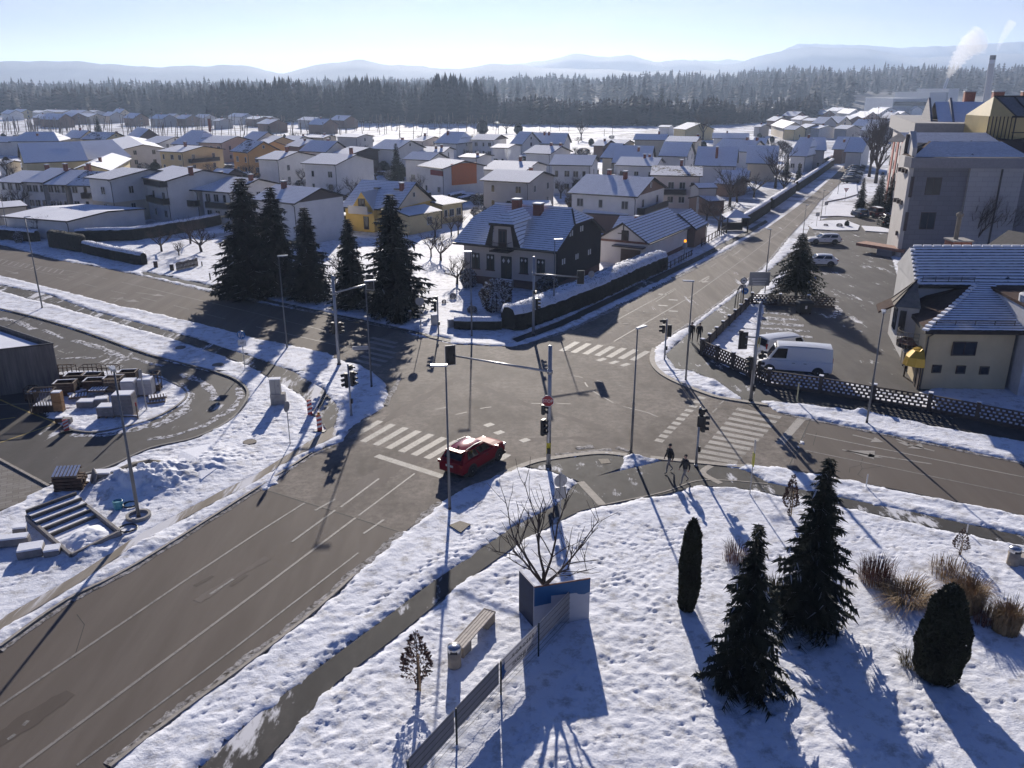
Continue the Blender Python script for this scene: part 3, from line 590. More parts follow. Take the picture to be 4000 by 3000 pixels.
# lower mixed wood and scattered spruces at the edge of the fields
spots = []
for i in range(900):
    u = fr.uniform(1950, 3200); v = np.interp(u, [1950, 2300, 2700, 3200], [484, 490, 492, 470]) - fr.random() ** 2 * 14; p = G(u, v)
    spots.append((p.x, p.y, 0, fr.uniform(7, 14) if u < 2450 else fr.uniform(8, 17), pick(.35)))
forest('forest', spots, 'low mixed wood at the edge of the bright field')
haze_top = 350
hz = MB(); hz.box((0, 4500, haze_top / 2 - .55), (17600, 9600, haze_top + 1), 0)
hm = bpy.data.materials.new('haze'); hm.use_nodes = True; hn = hm.node_tree.nodes; hn.remove(hn['Principled BSDF'])
pv = hn.new('ShaderNodeVolumePrincipled'); pv.inputs['Color'].default_value = (.57, .72, .97, 1); pv.inputs['Density'].default_value = .00015
pv.inputs['Anisotropy'].default_value = .42
hm.node_tree.links.new(pv.outputs[0], hn['Material Output'].inputs['Volume'])
tag(hz.build('haze', hm), 'pale blue winter haze over the village and hills', 'haze', kind='stuff')
# ================================================================ houses
def roof_mat(name, cover, row=.34, dark=(.035, .032, .035, 1), patch=.0, line=.16):
    """snow lying on tile rows: UV is metres along the eave / up the slope"""
    m = new_mat(name, SNOW_C, .75, 0, .12); t = NT(m)
    tc = t.n.new('ShaderNodeUVMap'); sp = t.n.new('ShaderNodeSeparateXYZ'); t.l.new(tc.outputs[0], sp.inputs[0])
    fr_ = t.math('FRACT', t.math('DIVIDE', sp.outputs[1], row))
    n = t.noise(tc.outputs[0], 1.6, 6, .7); nb = t.noise(tc.outputs[0], .22, 4, .6)
    # a dark lip under each row, broken up; melted patches
    lip = t.math('LESS_THAN', fr_, t.math('ADD', line, t.math('MULTIPLY', t.math('SUBTRACT', n, .5), .5)))
    c = t.mix(t.math('MULTIPLY', lip, 1 - cover), SNOW_C, dark)
    c = t.mix(t.ramp(t.math('ADD', t.math('MULTIPLY', n, .45), t.math('MULTIPLY', nb, .55)), .64 - patch, .67 - patch), c, dark)
    t.color(c); t.bump(t.math('ADD', fr_, t.math('MULTIPLY', n, .6)), .5, .05); MAT[name] = m; return m
RM = dict(s=roof_mat('snowy_roof', .5, .42, (.09, .085, .09, 1), 0, .14), t=roof_mat('snowy_tile_roof', .25, .42, (.04, .034, .036, 1), .02, .15), p=roof_mat('patchy_snow_roof', .3, .45, (.06, .05, .05, 1), .13, .25),
          d=plain('dark_roof', (.05, .045, .045, 1), .8, var=.3), w=snow_mat('snow_cap', 4, .4, .05), o=roof_mat('old_house_roof', .06, .40, (.018, .016, .02, 1), .0, .17),
          g=roof_mat('garage_roof', .05, .44, (.03, .025, .028, 1), .01, .22), b=roof_mat('blue_tile_roof', .0, .36, (.012, .012, .018, 1), .05, .30))
WM = {k: plain('plaster_' + n, c, .85, var=.08, scale=.6) for k, n, c in (
    ('w', 'white', (.66, .64, .62, 1)), ('g', 'grey', (.42, .40, .39, 1)), ('y', 'yellow', (.62, .50, .27, 1)), ('c', 'cream', (.58, .50, .38, 1)), ('p', 'peach', (.58, .42, .32, 1)),
    ('o', 'orange', (.58, .30, .10, 1)), ('d', 'dark', (.10, .08, .075, 1)), ('n', 'brown', (.20, .13, .10, 1)), ('b', 'blue', (.13, .16, .26, 1)), ('k', 'pinkish', (.52, .45, .42, 1)), ('G', 'gold', (.60, .40, .10, 1)))}
M_TRIM = plain('dark_timber', (.028, .022, .02, 1), .8); M_GLASS = new_mat('window_glass', (.02, .023, .03, 1), .08); M_FRAME = plain('window_frame', (.55, .54, .53, 1), .6, var=.05); M_FRD = plain('brown_frame', (.06, .04, .035, 1), .6)
M_BRICK = plain('brick', (.22, .085, .06, 1), .9, var=.3, scale=6); M_CONC = plain('concrete', (.30, .285, .265, 1), .9, var=.25, scale=2, bump=.3); M_SHUT = plain('shutter', (.45, .44, .43, 1), .7)
M_PIPE = flat('gutter_metal', (.05, .045, .045, 1), .5)
def window(root, M, w, h, frame=M_FRAME, glass=True, name='window', pane=False, sill=False):
    """window in its own local plane: x along the wall, -y out of it"""
    mb = MB(); f = .07
    for c, d in (((0, 0, h / 2 - f / 2), (w, .10, f)), ((0, 0, -h / 2 + f / 2), (w, .10, f)), ((-w / 2 + f / 2, 0, 0), (f, .10, h - 2 * f)), ((w / 2 - f / 2, 0, 0), (f, .10, h - 2 * f))): mb.box(c, d, 0, 0, M)
    if w > .9: mb.box((0, 0, 0), (.06, .09, h - 2 * f), 0, 0, M)
    if not pane: mb.box((0, .012, 0), (w - 2 * f, .06, h - 2 * f), 1, 0, M)
    if sill: mb.box((0, -.06, -h / 2 - .03), (w + .16, .2, .05), 0, 0, M)
    o = mb.build(name, [frame, M_GLASS], root)
    if pane:
        pb = MB(); pb.box((0, .012, 0), (w - 2 * f, .06, h - 2 * f), 0, 0, M); pb.build('pane', M_GLASS, o)
    return o
def FM(x, y, z, face):              # matrix for something on a wall: front / right / left
    rz = {'f': 0, 'r': math.pi / 2, 'l': -math.pi / 2, 'b': math.pi}[face]
    return Matrix.Translation((x, y, z)) @ Matrix.Rotation(rz, 4, 'Z')
def chimney(roof, x, y, ztop, zbase, w=.55, m=None, cap=True):
    mb = MB(); mb.box((x, y, (ztop + zbase) / 2), (w, w * 1.15, ztop - zbase), 0)
    if cap: mb.box((x, y, ztop + .05), (w + .2, w * 1.15 + .2, .10), 1); mb.box((x, y, ztop + .14), (w + .1, w * 1.15 + .1, .07), 2)
    return mb.build('chimney', [m or M_BRICK, M_CONC, RM['w']], roof)
def house(label, e, ze=5.4, W=9.0, rise=2.6, yr=None, wall='w', roof='s', win=(3, 2), gab=1, chim=((.35, .45, 1.0),), bal=(), oh=.55, base=None, cat='house', name='house', gmat=None, group='houses of the village', hip=0, floors_z=None, lower=None, door=False):
    (u1, v1), (u2, v2) = e
    p1, p2 = G(u1, v1, ze), G(u2, v2, ze); d = p2 - p1; Ln = d.length; rz = math.atan2(d.y, d.x); n = Vector((-d.y, d.x, 0)).normalized()
    if yr is not None: rise = min(5.5, max(.5, height_at((p1 + p2) / 2 + n * W / 2, yr) - ze))
    root = empty(name, (p1.x, p1.y, 0), rz); tag(root, label, cat, group)
    wb = MB(); x0, x1, y0, y1 = oh, Ln - oh, oh, W - oh; sl = rise / (W / 2); zt = ze + oh * sl - .22; zr = ze + rise - .22
    wb.prism([(x0, y0), (x1, y0), (x1, y1), (x0, y1)], -.3, zt, 0)
    gi = 1 if gmat else 0
    if not hip:
        for x, o_ in ((x0, 1), (x1, -1)):
            wb.add([(x, y0, zt), (x, y1, zt), (x, W / 2, zr)], [(0, 1, 2) if o_ < 0 else (2, 1, 0)], gi)
    wmats = [WM[wall] if isinstance(wall, str) else wall, WM[gmat] if gmat else M_TRIM]
    if lower:
        wmats.append(WM[lower]); wb.prism([(x0 - .03, y0 - .03), (x1 + .03, y0 - .03), (x1 + .03, y1 + .03), (x0 - .03, y1 + .03)], -.3, zt * .48, 2)
    wb.build('wall', wmats, root)
    rb = MB(); th = .2; k = Ln; sL = math.hypot(W / 2, rise)
    xh = hip * min(Ln * .45, W / 2)
    A = [(0, 0, ze), (Ln, 0, ze), (Ln - xh, W / 2, ze + rise), (xh, W / 2, ze + rise), (Ln, W, ze), (0, W, ze)]
    B = [(x, y, z - th) for x, y, z in A]
    rb.quad(A[0], A[1], A[2], A[3], 0, [(0, 0), (k, 0), (k - xh, sL), (xh, sL)])
    rb.quad(A[4], A[5], A[3], A[2], 0, [(0, 0), (k, 0), (k - xh, sL), (xh, sL)])
    rb.quad(B[1], B[0], B[3], B[2], 1); rb.quad(B[5], B[4], B[2], B[3], 1)
    rb.quad(B[0], B[1], A[1], A[0], 1); rb.quad(B[4], B[5], A[5], A[4], 1)
    if hip:
        rb.add([A[1], A[4], A[2]], [(0, 1, 2)], 0); rb.add([A[5], A[0], A[3]], [(0, 1, 2)], 0)
        for a, b in ((1, 4), (5, 0)): rb.quad(B[a], B[b], A[b], A[a], 1)
    else:
        for a, b in ((1, 2), (2, 4), (5, 3), (3, 0)): rb.quad(B[a], B[b], A[b], A[a], 1)
    ro = rb.build('roof', [RM[roof] if isinstance(roof, str) else roof, M_TRIM], root)
    for cx, cyf, ch in chim:
        y = cyf * W; zroof = ze + rise * (1 - abs(y - W / 2) / (W / 2)); chimney(ro, cx * Ln, y, max(zroof, ze + rise * .6) + ch, zroof - .4, .55 if W > 7 else .45)
    fz = floors_z or ([1.55, 4.15] if zt > 4.4 else [1.6])
    if win:
        for z in fz[:win[1]]:
            for i in range(win[0]):
                x = x0 + (x1 - x0) * (i + .5 + .12 * math.sin(i * 5 + Ln)) / win[0]; window(root, FM(x, y0 - .03, z, 'f'), 1.15 if (i + int(Ln)) % 3 else .75, 1.3 if z > 2 else 1.2, sill=True)
    for i in range(gab):
        for z in fz[:2]:
            y = y0 + (y1 - y0) * (i + .5) / gab; window(root, FM(x1 + .03, y, z, 'r'), .95, 1.25, sill=True)
    if gab and rise > 1.7 and not hip: window(root, FM(x1 + .03, W / 2, ze + rise * .45, 'r'), .7, .8)
    for f, a, b, z in bal:
        bb = MB()
        if f == 'f': cx, w = (a + b) / 2 * Ln, (b - a) * Ln; bb.box((cx, y0 - .6, z), (w, 1.2, .15), 0); bb.box((cx, y0 - 1.2, z + .55), (w, .07, .95), 1); bb.box((cx - w / 2, y0 - .6, z + .55), (.07, 1.13, .95), 1); bb.box((cx + w / 2, y0 - .6, z + .55), (.07, 1.13, .95), 1)
        else: cx, w = (a + b) / 2 * W, (b - a) * W; bb.box((x1 + .6, cx, z), (1.2, w, .15), 0); bb.box((x1 + 1.2, cx, z + .55), (.07, w, .95), 1); bb.box((x1 + .6, cx - w / 2, z + .55), (1.13, .07, .95), 1)
        bb.build('balcony', [M_CONC, M_TRIM], root)
    gb = MB(); gb.box((Ln / 2, -.06, ze - .1), (Ln, .13, .11), 0)
    if zt > 2.5: gb.tube([(Ln - oh, -.05, ze - .15), (Ln - oh, oh - .08, ze - .55), (Ln - oh, oh - .08, 0)], .06, 5, 0)
    gb.build('gutter', M_PIPE, ro)
    if door:
        db = MB(); db.box((x0 + (x1 - x0) * door, y0 - .03, 1.0), (1.0, .1, 2.1), 0); db.build('door', M_FRD, root)
    HOUSES.append((root, p1, p2, n, W)); return root, Ln, W
HOUSES = []
cA, cB, cC, cD, cE = crop((0, 350)), crop((1000, 350)), crop((2000, 350)), crop((3000, 0)), crop((3000, 700))
def H(c, x1, y1, x2, y2, yr, label, **k):
    f = dict(A=cA, B=cB, C=cC, D=cD, E=cE)[c]
    if 'blue' not in label and 'flat' not in label and k.get('W', 9) > 7.4 and 'hall' not in label and 'triangular' not in label: k['W'] = k.get('W', 9) * (1.34 if k.get('roof', 's') in 'stp' else 1.15)
    return house(label, (f(x1, y1), f(x2, y2)), yr=f(0, yr)[1], **k)
# ---- left quarter, front rows
H('A', -60, 795, 190, 806, 700, 'end row house with snowy roof left of the chimneyed row houses', ze=5.0, W=10, wall='w', win=(3, 2), gab=0, chim=((.9, .5, 1.1),))
H('A', 185, 797, 372, 803, 676, 'row house with white roof and a tall dark chimney stack', ze=5.3, W=11, wall='w', win=(3, 2), gab=0, chim=((.95, .42, 1.1),))
H('A', 372, 820, 566, 824, 693, 'row house with a red brick chimney in the front terrace', ze=5.0, W=11, wall='g', win=(3, 2), gab=0, chim=((.35, .7, 1.2), (.95, .5, 1.1)))
H('A', 566, 828, 790, 832, 705, 'low ended row house with a corner balcony beside the tall beige house', ze=4.9, W=9, wall='w', roof='p', win=(2, 2), gab=1, chim=(), bal=(('f', .62, .98, 2.7),))
H('A', 722, 757, 945, 777, 678, 'tall house with striped snowy roof and beige lower storey', ze=7.2, W=11, wall='w', lower='c', roof='t', win=(1, 2), gab=2, chim=(), floors_z=[2.4, 5.2])
H('A', 1168, 748, 1420, 792, 672, 'house with two roof windows and dark balconies on the front', ze=7.0, W=10, wall='w', roof='s', win=(3, 2), gab=0, chim=((.98, .35, .9),), bal=(('f', .42, .98, 3.2), ('f', .42, .98, 6.0)), floors_z=[1.5, 4.4])
H('A', 1412, 850, 1700, 868, 748, 'white house with a dark balcony and plain snowed roof beside the spruces', ze=5.3, W=10, wall='w', roof='s', win=(3, 2), gab=0, chim=((.9, .5, .8),), bal=(('f', .4, .98, 2.6),))
H('A', 1700, 868, 1985, 890, 758, 'white house with striped snowy roof and dark balcony next to the tall spruces', ze=5.3, W=10, wall='w', roof='t', win=(3, 2), gab=1, chim=((.9, .42, .9),), bal=(('f', .3, .98, 2.6),))
H('A', 205, 634, 765, 612, 455, 'very long yellow house under one broad snowy roof', ze=4.6, W=17, wall='y', roof='s', win=(7, 1), gab=0, chim=())
H('A', 440, 628, 620, 622, 505, 'yellow gabled wing in front of the long yellow house', ze=4.4, W=9, wall='y', roof='s', win=(3, 1), gab=0, chim=())
H('A', 765, 606, 1140, 580, 440, 'yellow house with a low bright snow roof at its right end', ze=4.0, W=14, wall='y', roof='w', win=(3, 1), gab=0, chim=())
H('A', 960, 700, 1140, 595, 590, 'small yellow gabled house with a shaded blue roof behind the row', ze=5.0, W=8.5, wall='y', roof='s', win=None, gab=1, chim=((.3, .4, .8),))
H('A', 1352, 530, 1572, 541, 482, 'pale yellow house with a balcony on its gable and thick roof snow', ze=5.6, W=11, wall='y', roof='s', win=(3, 2), gab=2, chim=((.45, .4, 1.1),), bal=(('r', .15, .8, 2.7),))
H('A', 1698, 455, 1912, 462, 398, 'peach house with bright white roof right of the pale yellow one', ze=5.8, W=11, wall='p', roof='s', win=(3, 2), gab=2, chim=())
H('A', 1985, 530, 2135, 545, 440, 'orange house with partly bare blue roof', ze=6.0, W=10, wall='o', roof='p', win=(2, 2), gab=2, chim=())
H('A', 1205, 455, 1368, 463, 402, 'white gabled house with two dark sheds behind its roof', ze=5.2, W=10, wall='w', roof='s', win=(2, 1), gab=2, chim=())
H('A', 955, 432, 1062, 515, 432, 'white house with a pale gable and long blue shaded roof slope', ze=5.2, W=11, wall='w', roof='s', win=None, gab=2, chim=())
H('A', 540, 416, 690, 420, 350, 'house with a blue roof left of the lone dark spruce', ze=4.8, W=9, wall='c', roof='s', win=None, gab=0, chim=((.5, .5, .7),))
H('A', 690, 428, 910, 432, 366, 'cream gabled house with patchy thawed roof under the lone spruce', ze=4.8, W=9, wall='y', roof='p', win=None, gab=1, chim=((.9, .6, .6),))
H('A', 1088, 408, 1182, 432, 330, 'house with steep blue snow roof and dark right gable by the hop field', ze=4.6, W=9, wall='d', roof='s', win=None, gab=0, chim=())
H('A', 1470, 470, 1710, 480, 350, 'house with broad blue hip roof and a square block chimney', ze=5.0, W=12, wall='w', roof='s', win=None, gab=0, chim=((.95, .5, 3.5),), hip=.6)
H('A', 70, 448, 512, 444, 364, 'large hall with long blue hip roof near the hop field', ze=4.6, W=14, wall='w', roof='s', win=None, gab=0, chim=((.5, .3, .6),), hip=.5)
H('A', -80, 455, 300, 452, 402, 'house with bright flat snow roof at the edge of the view', ze=4.2, W=10, wall='w', roof='w', win=None, gab=0, chim=())
H('A', -40, 640, 50, 642, 612, 'small shed roofed blue with snow left of the long yellow house', ze=3, W=6, wall='w', roof='s', win=None, gab=0, chim=())
H('A', 1775, 752, 1930, 758, 682, 'small house with blue snow roof and dark gable behind the balcony houses', ze=3.6, W=8, wall='d', roof='s', win=None, gab=0, chim=())
H('A', 2060, 445, 2200, 452, 362, 'house with white gable front at the right of the peach house', ze=5, W=9, wall='w', roof='s', win=None, gab=0, chim=())
# ---- middle left
H('B', -10, 598, 192, 606, 530, 'white house with a single small gable window and tall chimney', ze=6.2, W=11, wall='w', roof='s', win=None, gab=2, chim=((.6, .45, 1.1),))
H('B', 384, 634, 692, 648, 552, 'white house with one front window and black square chimney', ze=6.3, W=11, wall='w', roof='s', win=(2, 2), gab=0, chim=((.85, .5, 1.2),))
H('B', 368, 530, 602, 541, 440, 'white house with a deep blue roof facing the bare trees', ze=5.4, W=10, wall='w', roof='s', win=None, gab=0, chim=((.55, .6, .8),))
H('B', 655, 545, 815, 560, 494, 'house with a black timber gable behind the white chimneyed house', ze=5.2, W=9, wall='d', roof='s', win=None, gab=0, chim=(), gmat='d')
H('B', 682, 406, 872, 412, 382, 'grey barn with bright shed roof near the hop poles', ze=5.2, W=9, wall='g', roof='w', win=(2, 1), gab=1, chim=())
H('B', 985, 508, 1212, 520, 432, 'large white house with wide shallow roof left of the poplar', ze=6.2, W=12, wall='w', roof='s', win=(2, 1), gab=1, chim=((.55, .6, .8),))
H('B', 1262, 600, 1502, 610, 538, 'white modern house with a shallow roof behind the orange box', ze=5.6, W=9, wall='w', roof='s', win=(2, 1), gab=0, chim=())
r_, Ln_, W_ = H('B', 1388, 655, 1612, 682, 600, 'white modern house with orange gable box and red window band', ze=6.0, W=8.5, wall='w', roof='s', win=(2, 1), gab=0, chim=())
b_ = MB(); b_.box((Ln_ - .55, W_ / 2, 4.6), (.5, W_ * .55, 4.2), 0); b_.build('orange_panel', plain('orange_render', (.55, .17, .06, 1), .8, var=.08), r_)
b_ = MB(); b_.box((Ln_ * .70, .5, 4.9), (Ln_ * .46, .2, 1.0), 0); b_.build('red_band', plain('red_render', (.20, .03, .03, 1), .8, var=.08), r_)
H('B', 1372, 536, 1622, 540, 492, 'white house with bright gable and short chimney behind the modern one', ze=5.2, W=9, wall='w', roof='s', win=None, gab=1, chim=((.6, .3, .6), (.75, .4, .7)))
H('B', 1335, 442, 1440, 447, 402, 'pink gabled house near the round bush and hop field', ze=5.0, W=9, wall='k', roof='s', win=None, gab=1, chim=((.2, .5, .8),))
H('B', 1535, 460, 1740, 468, 362, 'house with large blue half hipped roof and red chimney', ze=4.6, W=12, wall='w', roof='s', win=None, gab=1, chim=((.3, .35, 1.2),), hip=.3)
H('B', 1848, 432, 2058, 437, 385, 'white block house with dark gable top beside the round conifer', ze=5.6, W=9, wall='w', roof='s', win=(3, 2), gab=0, chim=(), gmat='d')
H('B', 2020, 500, 2180, 504, 468, 'white house with a porch under bright roof by the smoking chimney', ze=5.2, W=9, wall='w', roof='s', win=(2, 1), gab=0, chim=())
H('B', 1742, 580, 1912, 587, 552, 'low white house with bright lean roof and thin flue', ze=4.6, W=8, wall='w', roof='w', win=(2, 1), gab=0, chim=((.75, .3, .6),))
H('B', 1940, 688, 2330, 702, 615, 'house with broad bright roof and a smoking chimney', ze=4.2, W=12, wall='w', roof='s', win=None, gab=0, chim=((.6, .5, .9),))
H('B', 1930, 780, 2362, 802, 695, 'grey rendered house with bright snow guards right behind the old house', ze=5.6, W=9.5, wall='g', roof='s', win=(2, 2), gab=2, chim=((.62, .7, .8),))
# big yellow house
r_, Ln_, W_ = H('B', 728, 1012, 1212, 1042, 788, 'yellow house with big blue roof two skylights and a gabled dormer', ze=3.6, W=13, wall='G', roof='t', win=None, gab=2, chim=((.85, .35, 1.0),), gmat='c')
ro_ = [c for c in r_.children if c.name.startswith('roof')][0]
b_ = MB()
for fx in (.42, .78):
    for yy in (4.6,):
        z = 3.6 + (yy / 6.5) * (HOUSES[-1][0] and (ro_.bound_box[1][2] - 3.6)); b_.box((fx * Ln_, yy, z + .1), (.9, 1.3, .16), 0, 0)
b_.build('skylight', M_GLASS, ro_)
d_ = MB(); xa, xb, xm = Ln_ * .22, Ln_ * .62, Ln_ * .42
d_.add([(xa, -.4, 3.4), (xb, -.4, 3.4), (xm, -.4, 6.1), (xa, 3, 3.4), (xb, 3, 3.4), (xm, 5.2, 6.1)], [(0, 1, 2), (0, 2, 5, 3), (1, 4, 5, 2)], 0)
d_.f[1:3] = d_.f[1:3]; d_.m[1] = d_.m[2] = 1
d_.box(((xa + xb) / 2, .2, 1.7), (xb - xa, 1.0, 3.4), 0); d_.build('dormer', [WM['G'], RM['s']], r_)
b_ = MB(); b_.box((xm, -1.0, 3.0), (xb - xa - .6, 1.3, .2), 0); b_.box((xm, -1.6, 3.6), (xb - xa - .6, .1, 1.0), 0); b_.build('balcony', [WM['g']], r_)
window(r_, FM(xm, -.45, 4.3, 'f'), 1.2, 1.6, M_FRD); window(r_, FM(xm + .6, -.35, 1.4, 'f'), .9, 2.0, M_FRD)
H('B', 1612, 995, 1818, 962, 925, 'yellow annex with striped snow roof and small round vents', ze=3.2, W=8, wall='y', roof='t', win=(3, 1), gab=0, chim=())
H('B', 1322, 1090, 1605, 1040, 1010, 'low yellow terrace wing with snow covered flat top', ze=2.9, W=7, wall='y', roof='w', win=(1, 1), gab=0, chim=(), oh=.1, rise=.3)
# white house with the black gable near the spruces (gable faces us)
H('B', -60, 945, 330, 985, 832, 'tall white house with a black triangular gable near the spruces', ze=6.2, W=10.5, wall='w', roof='s', win=None, gab=0, chim=((.3, .4, .9),), gmat='d')
H('B', 205, 432, 342, 438, 398, 'low house with bright thin roof beside the yellow gable', ze=4, W=8, wall='c', roof='w', win=None, gab=0, chim=((.9, .5, .5),))
H('B', 400, 411, 582, 416, 390, 'low cream house with bright roof next to the grey barn', ze=4.6, W=8, wall='c', roof='w', win=None, gab=1, chim=((.7, .5, .5),))
H('B', 248, 482, 372, 495, 428, 'dark barn with bright thin roof in front of the cream house', ze=4.4, W=9, wall='n', roof='w', win=None, gab=0, chim=((.6, .4, .5),))
H('B', 40, 438, 130, 452, 400, 'yellow house with blue roof and sunlit right gable', ze=5.4, W=8, wall='y', roof='s', win=None, gab=2, chim=())
H('B', -30, 470, 40, 495, 432, 'orange house corner with blue roof left of the yellow gable', ze=5.4, W=8, wall='o', roof='s', win=None, gab=1, chim=())
# ---- middle right
H('C', 478, 890, 1087, 927, 742, 'white house with two chimneys and a timber balcony gable', ze=5.6, W=11, wall='w', roof='t', win=(3, 2), gab=2, chim=((.32, .55, .9), (.62, .42, 1.1)), gmat='n', bal=(('r', .1, .9, 2.7),))
H('C', 605, 1062, 1002, 1086, 1015, 'brown lean-to porch under blue snow in front of the balcony house', ze=2.7, W=3.4, wall='n', roof='s', win=None, gab=0, chim=(), oh=.2, cat='porch', name='porch', group='sheds and annexes')
H('C', 1192, 738, 1648, 747, 658, 'pinkish house with rust streaked roof and a brick chimney', ze=6.0, W=10, wall='k', roof='p', win=(4, 2), gab=1, chim=((.58, .5, 1.0),), bal=(('f', .1, .7, 2.5),))
H('C', 318, 648, 692, 656, 562, 'white cube house with round porthole window and thick roof snow', ze=6.0, W=9, wall='w', roof='s', win=(4, 2), gab=1, chim=())
H('C', 95, 545, 332, 556, 482, 'white house with golden sunlit roof edge', ze=5.4, W=9, wall='w', roof='s', win=(2, 1), gab=0, chim=((.6, .5, .6), (.9, .55, .7)))
H('C', 888, 651, 1252, 662, 582, 'low white house with corrugated snow roof behind the balcony house', ze=3.6, W=9, wall='w', roof='s', win=(3, 1), gab=0, chim=((.6, .45, .8), (.68, .6, .8)))
H('C', 860, 632, 1195, 640, 482, 'house with a huge blue roof slope and short brick chimney', ze=3.4, W=13, wall='w', roof='s', win=None, gab=0, chim=((.62, .35, .8),))
H('C', 758, 586, 872, 592, 462, 'narrow house with blue stepped roof left of the huge blue roof', ze=4.2, W=11, wall='c', roof='s', win=None, gab=0, chim=())
H('C', 1262, 572, 1512, 580, 450, 'white house with blue roof and wooden right gable', ze=4.6, W=11, wall='w', roof='s', win=None, gab=2, chim=())
H('C', 1575, 655, 1938, 664, 492, 'white house with tall brick chimney rising from its blue slope', ze=4.4, W=12, wall='w', roof='s', win=None, gab=2, chim=((.5, .22, 1.6),))
H('C', 1718, 520, 2050, 540, 430, 'house with striped blue roof and two chimneys behind the tall brick one', ze=4.4, W=11, wall='w', roof='t', win=None, gab=1, chim=((.65, .5, .6), (.9, .5, .7)))
H('C', 2020, 636, 2300, 642, 482, 'cream house with striped blue roof and a dark skylight', ze=4.2, W=12, wall='c', roof='t', win=None, gab=0, chim=())
H('C', 686, 482, 796, 486, 434, 'low house with bright roof at the field edge beside the bare tree', ze=4.2, W=9, wall='n', roof='w', win=None, gab=0, chim=((.6, .4, .6),))
H('C', 796, 470, 962, 476, 432, 'shed with bright roof joined to the low house by the field', ze=4.0, W=9, wall='g', roof='w', win=None, gab=1, chim=())
H('C', 1045, 432, 1332, 437, 382, 'cream house with bright roof and blue chimney shadow', ze=5.4, W=9, wall='c', roof='s', win=(4, 1), gab=0, chim=((.72, .5, .8),))
H('C', 1318, 446, 1594, 452, 402, 'house with bright ribbed roof right of the cream one', ze=5.4, W=10, wall='c', roof='s', win=None, gab=1, chim=((.9, .6, .8),), gmat='n')
H('C', 142, 464, 450, 470, 372, 'house with two smoking flues on a blue roof', ze=4.2, W=11, wall='w', roof='s', win=(2, 1), gab=0, chim=((.35, .4, .9), (.48, .4, .9)))
H('C', -20, 466, 88, 472, 362, 'house with blue roof and pale right gable left of the two flues', ze=4.4, W=10, wall='w', roof='s', win=None, gab=1, chim=())
H('C', 1738, 808, 1925, 822, 735, 'long low shed with ribbed blue roof behind the fruit trees', ze=2.6, W=7, wall='n', roof='t', win=None, gab=0, chim=(), cat='shed', name='shed', group='sheds and annexes')
H('C', 1785, 770, 2045, 778, 695, 'low blue roofed barn behind the ribbed shed', ze=2.8, W=8, wall='n', roof='s', win=None, gab=0, chim=(), cat='barn', name='barn', group='sheds and annexes')
H('C', 1258, 322, 1360, 324, 306, 'far low house with white roof beside the cream gable', ze=4, W=9, wall='w', roof='w', win=None, gab=0, chim=())
H('C', 1385, 335, 1500, 345, 285, 'far cream gabled house alone in the bright field', ze=4.6, W=11, wall='y', roof='s', win=None, gab=0, chim=())
H('C', 1728, 420, 2052, 424, 374, 'long house with blue roof and square chimney behind the striped one', ze=4.4, W=11, wall='w', roof='s', win=None, gab=0, chim=((.4, .5, .6),))
H('C', 2070, 475, 2190, 478, 415, 'blue roofed house to the right of the two chimney roof', ze=4.6, W=9, wall='w', roof='s', win=None, gab=0, chim=())
H('C', 100, 1002, 345, 1000, 965, 'flat snowy carport behind the old house chimneys', ze=2.6, W=6, wall='g', roof='w', win=None, gab=0, chim=(), oh=.15, cat='carport', name='carport', group='sheds and annexes')
H('C', 1612, 850, 1780, 846, 806, 'glazed veranda with blue roof on the side of the pinkish house', ze=4.6, W=4, wall='g', roof='s', win=(3, 1), gab=1, chim=(), oh=.2, cat='annex', name='annex', group='sheds and annexes')
H('C', 1700, 965, 1850, 955, 910, 'open carport with a bright sunlit roof corner beside the fruit trees', ze=2.6, W=6, wall='n', roof='w', win=None, gab=0, chim=(), oh=.2, cat='carport', name='carport', group='sheds and annexes')
# ---- along the far street on the right
H('D', 175, 1345, 335, 1352, 1185, 'big blue hip roofed house by the far street', ze=4.2, W=13, wall='w', roof='s', win=(2, 1), gab=0, chim=((.6, .5, .6),), hip=.3)
H('D', 330, 1296, 505, 1300, 1185, 'right half of the blue roofed double house by the far street', ze=5.4, W=12, wall='g', roof='s', win=(2, 1), gab=0, chim=(), hip=.3)
H('D', 550, 1288, 660, 1292, 1180, 'brown house with bright dormer between two blue roofs', ze=4.2, W=11, wall='n', roof='s', win=None, gab=0, chim=((.7, .3, .6),))
H('D', 655, 1312, 820, 1318, 1185, 'house with the tallest blue roof at the end of the far street', ze=4.6, W=13, wall='w', roof='s', win=None, gab=0, chim=())
H('D', 210, 1370, 395, 1378, 1350, 'white garage in front of the blue hip roofed house', ze=2.8, W=6, wall='w', roof='w', win=None, gab=0, chim=(), oh=.15, cat='garage', name='garage', group='sheds and annexes')
H('A', 2, 1092, 580, 1136, 1062, 'flat roofed garage block under thick snow by the road', ze=3.1, W=15, rise=.5, wall='w', roof='w', win=None, gab=0, chim=(), oh=.3, cat='garage', name='garage', group='sheds and annexes')
H('A', -120, 1030, 240, 1000, 970, 'long flat garage with snowy roof behind the garage block', ze=2.8, W=8, rise=.4, wall='c', roof='w', win=None, gab=0, chim=(), oh=.2, cat='garage', name='garage', group='sheds and annexes')
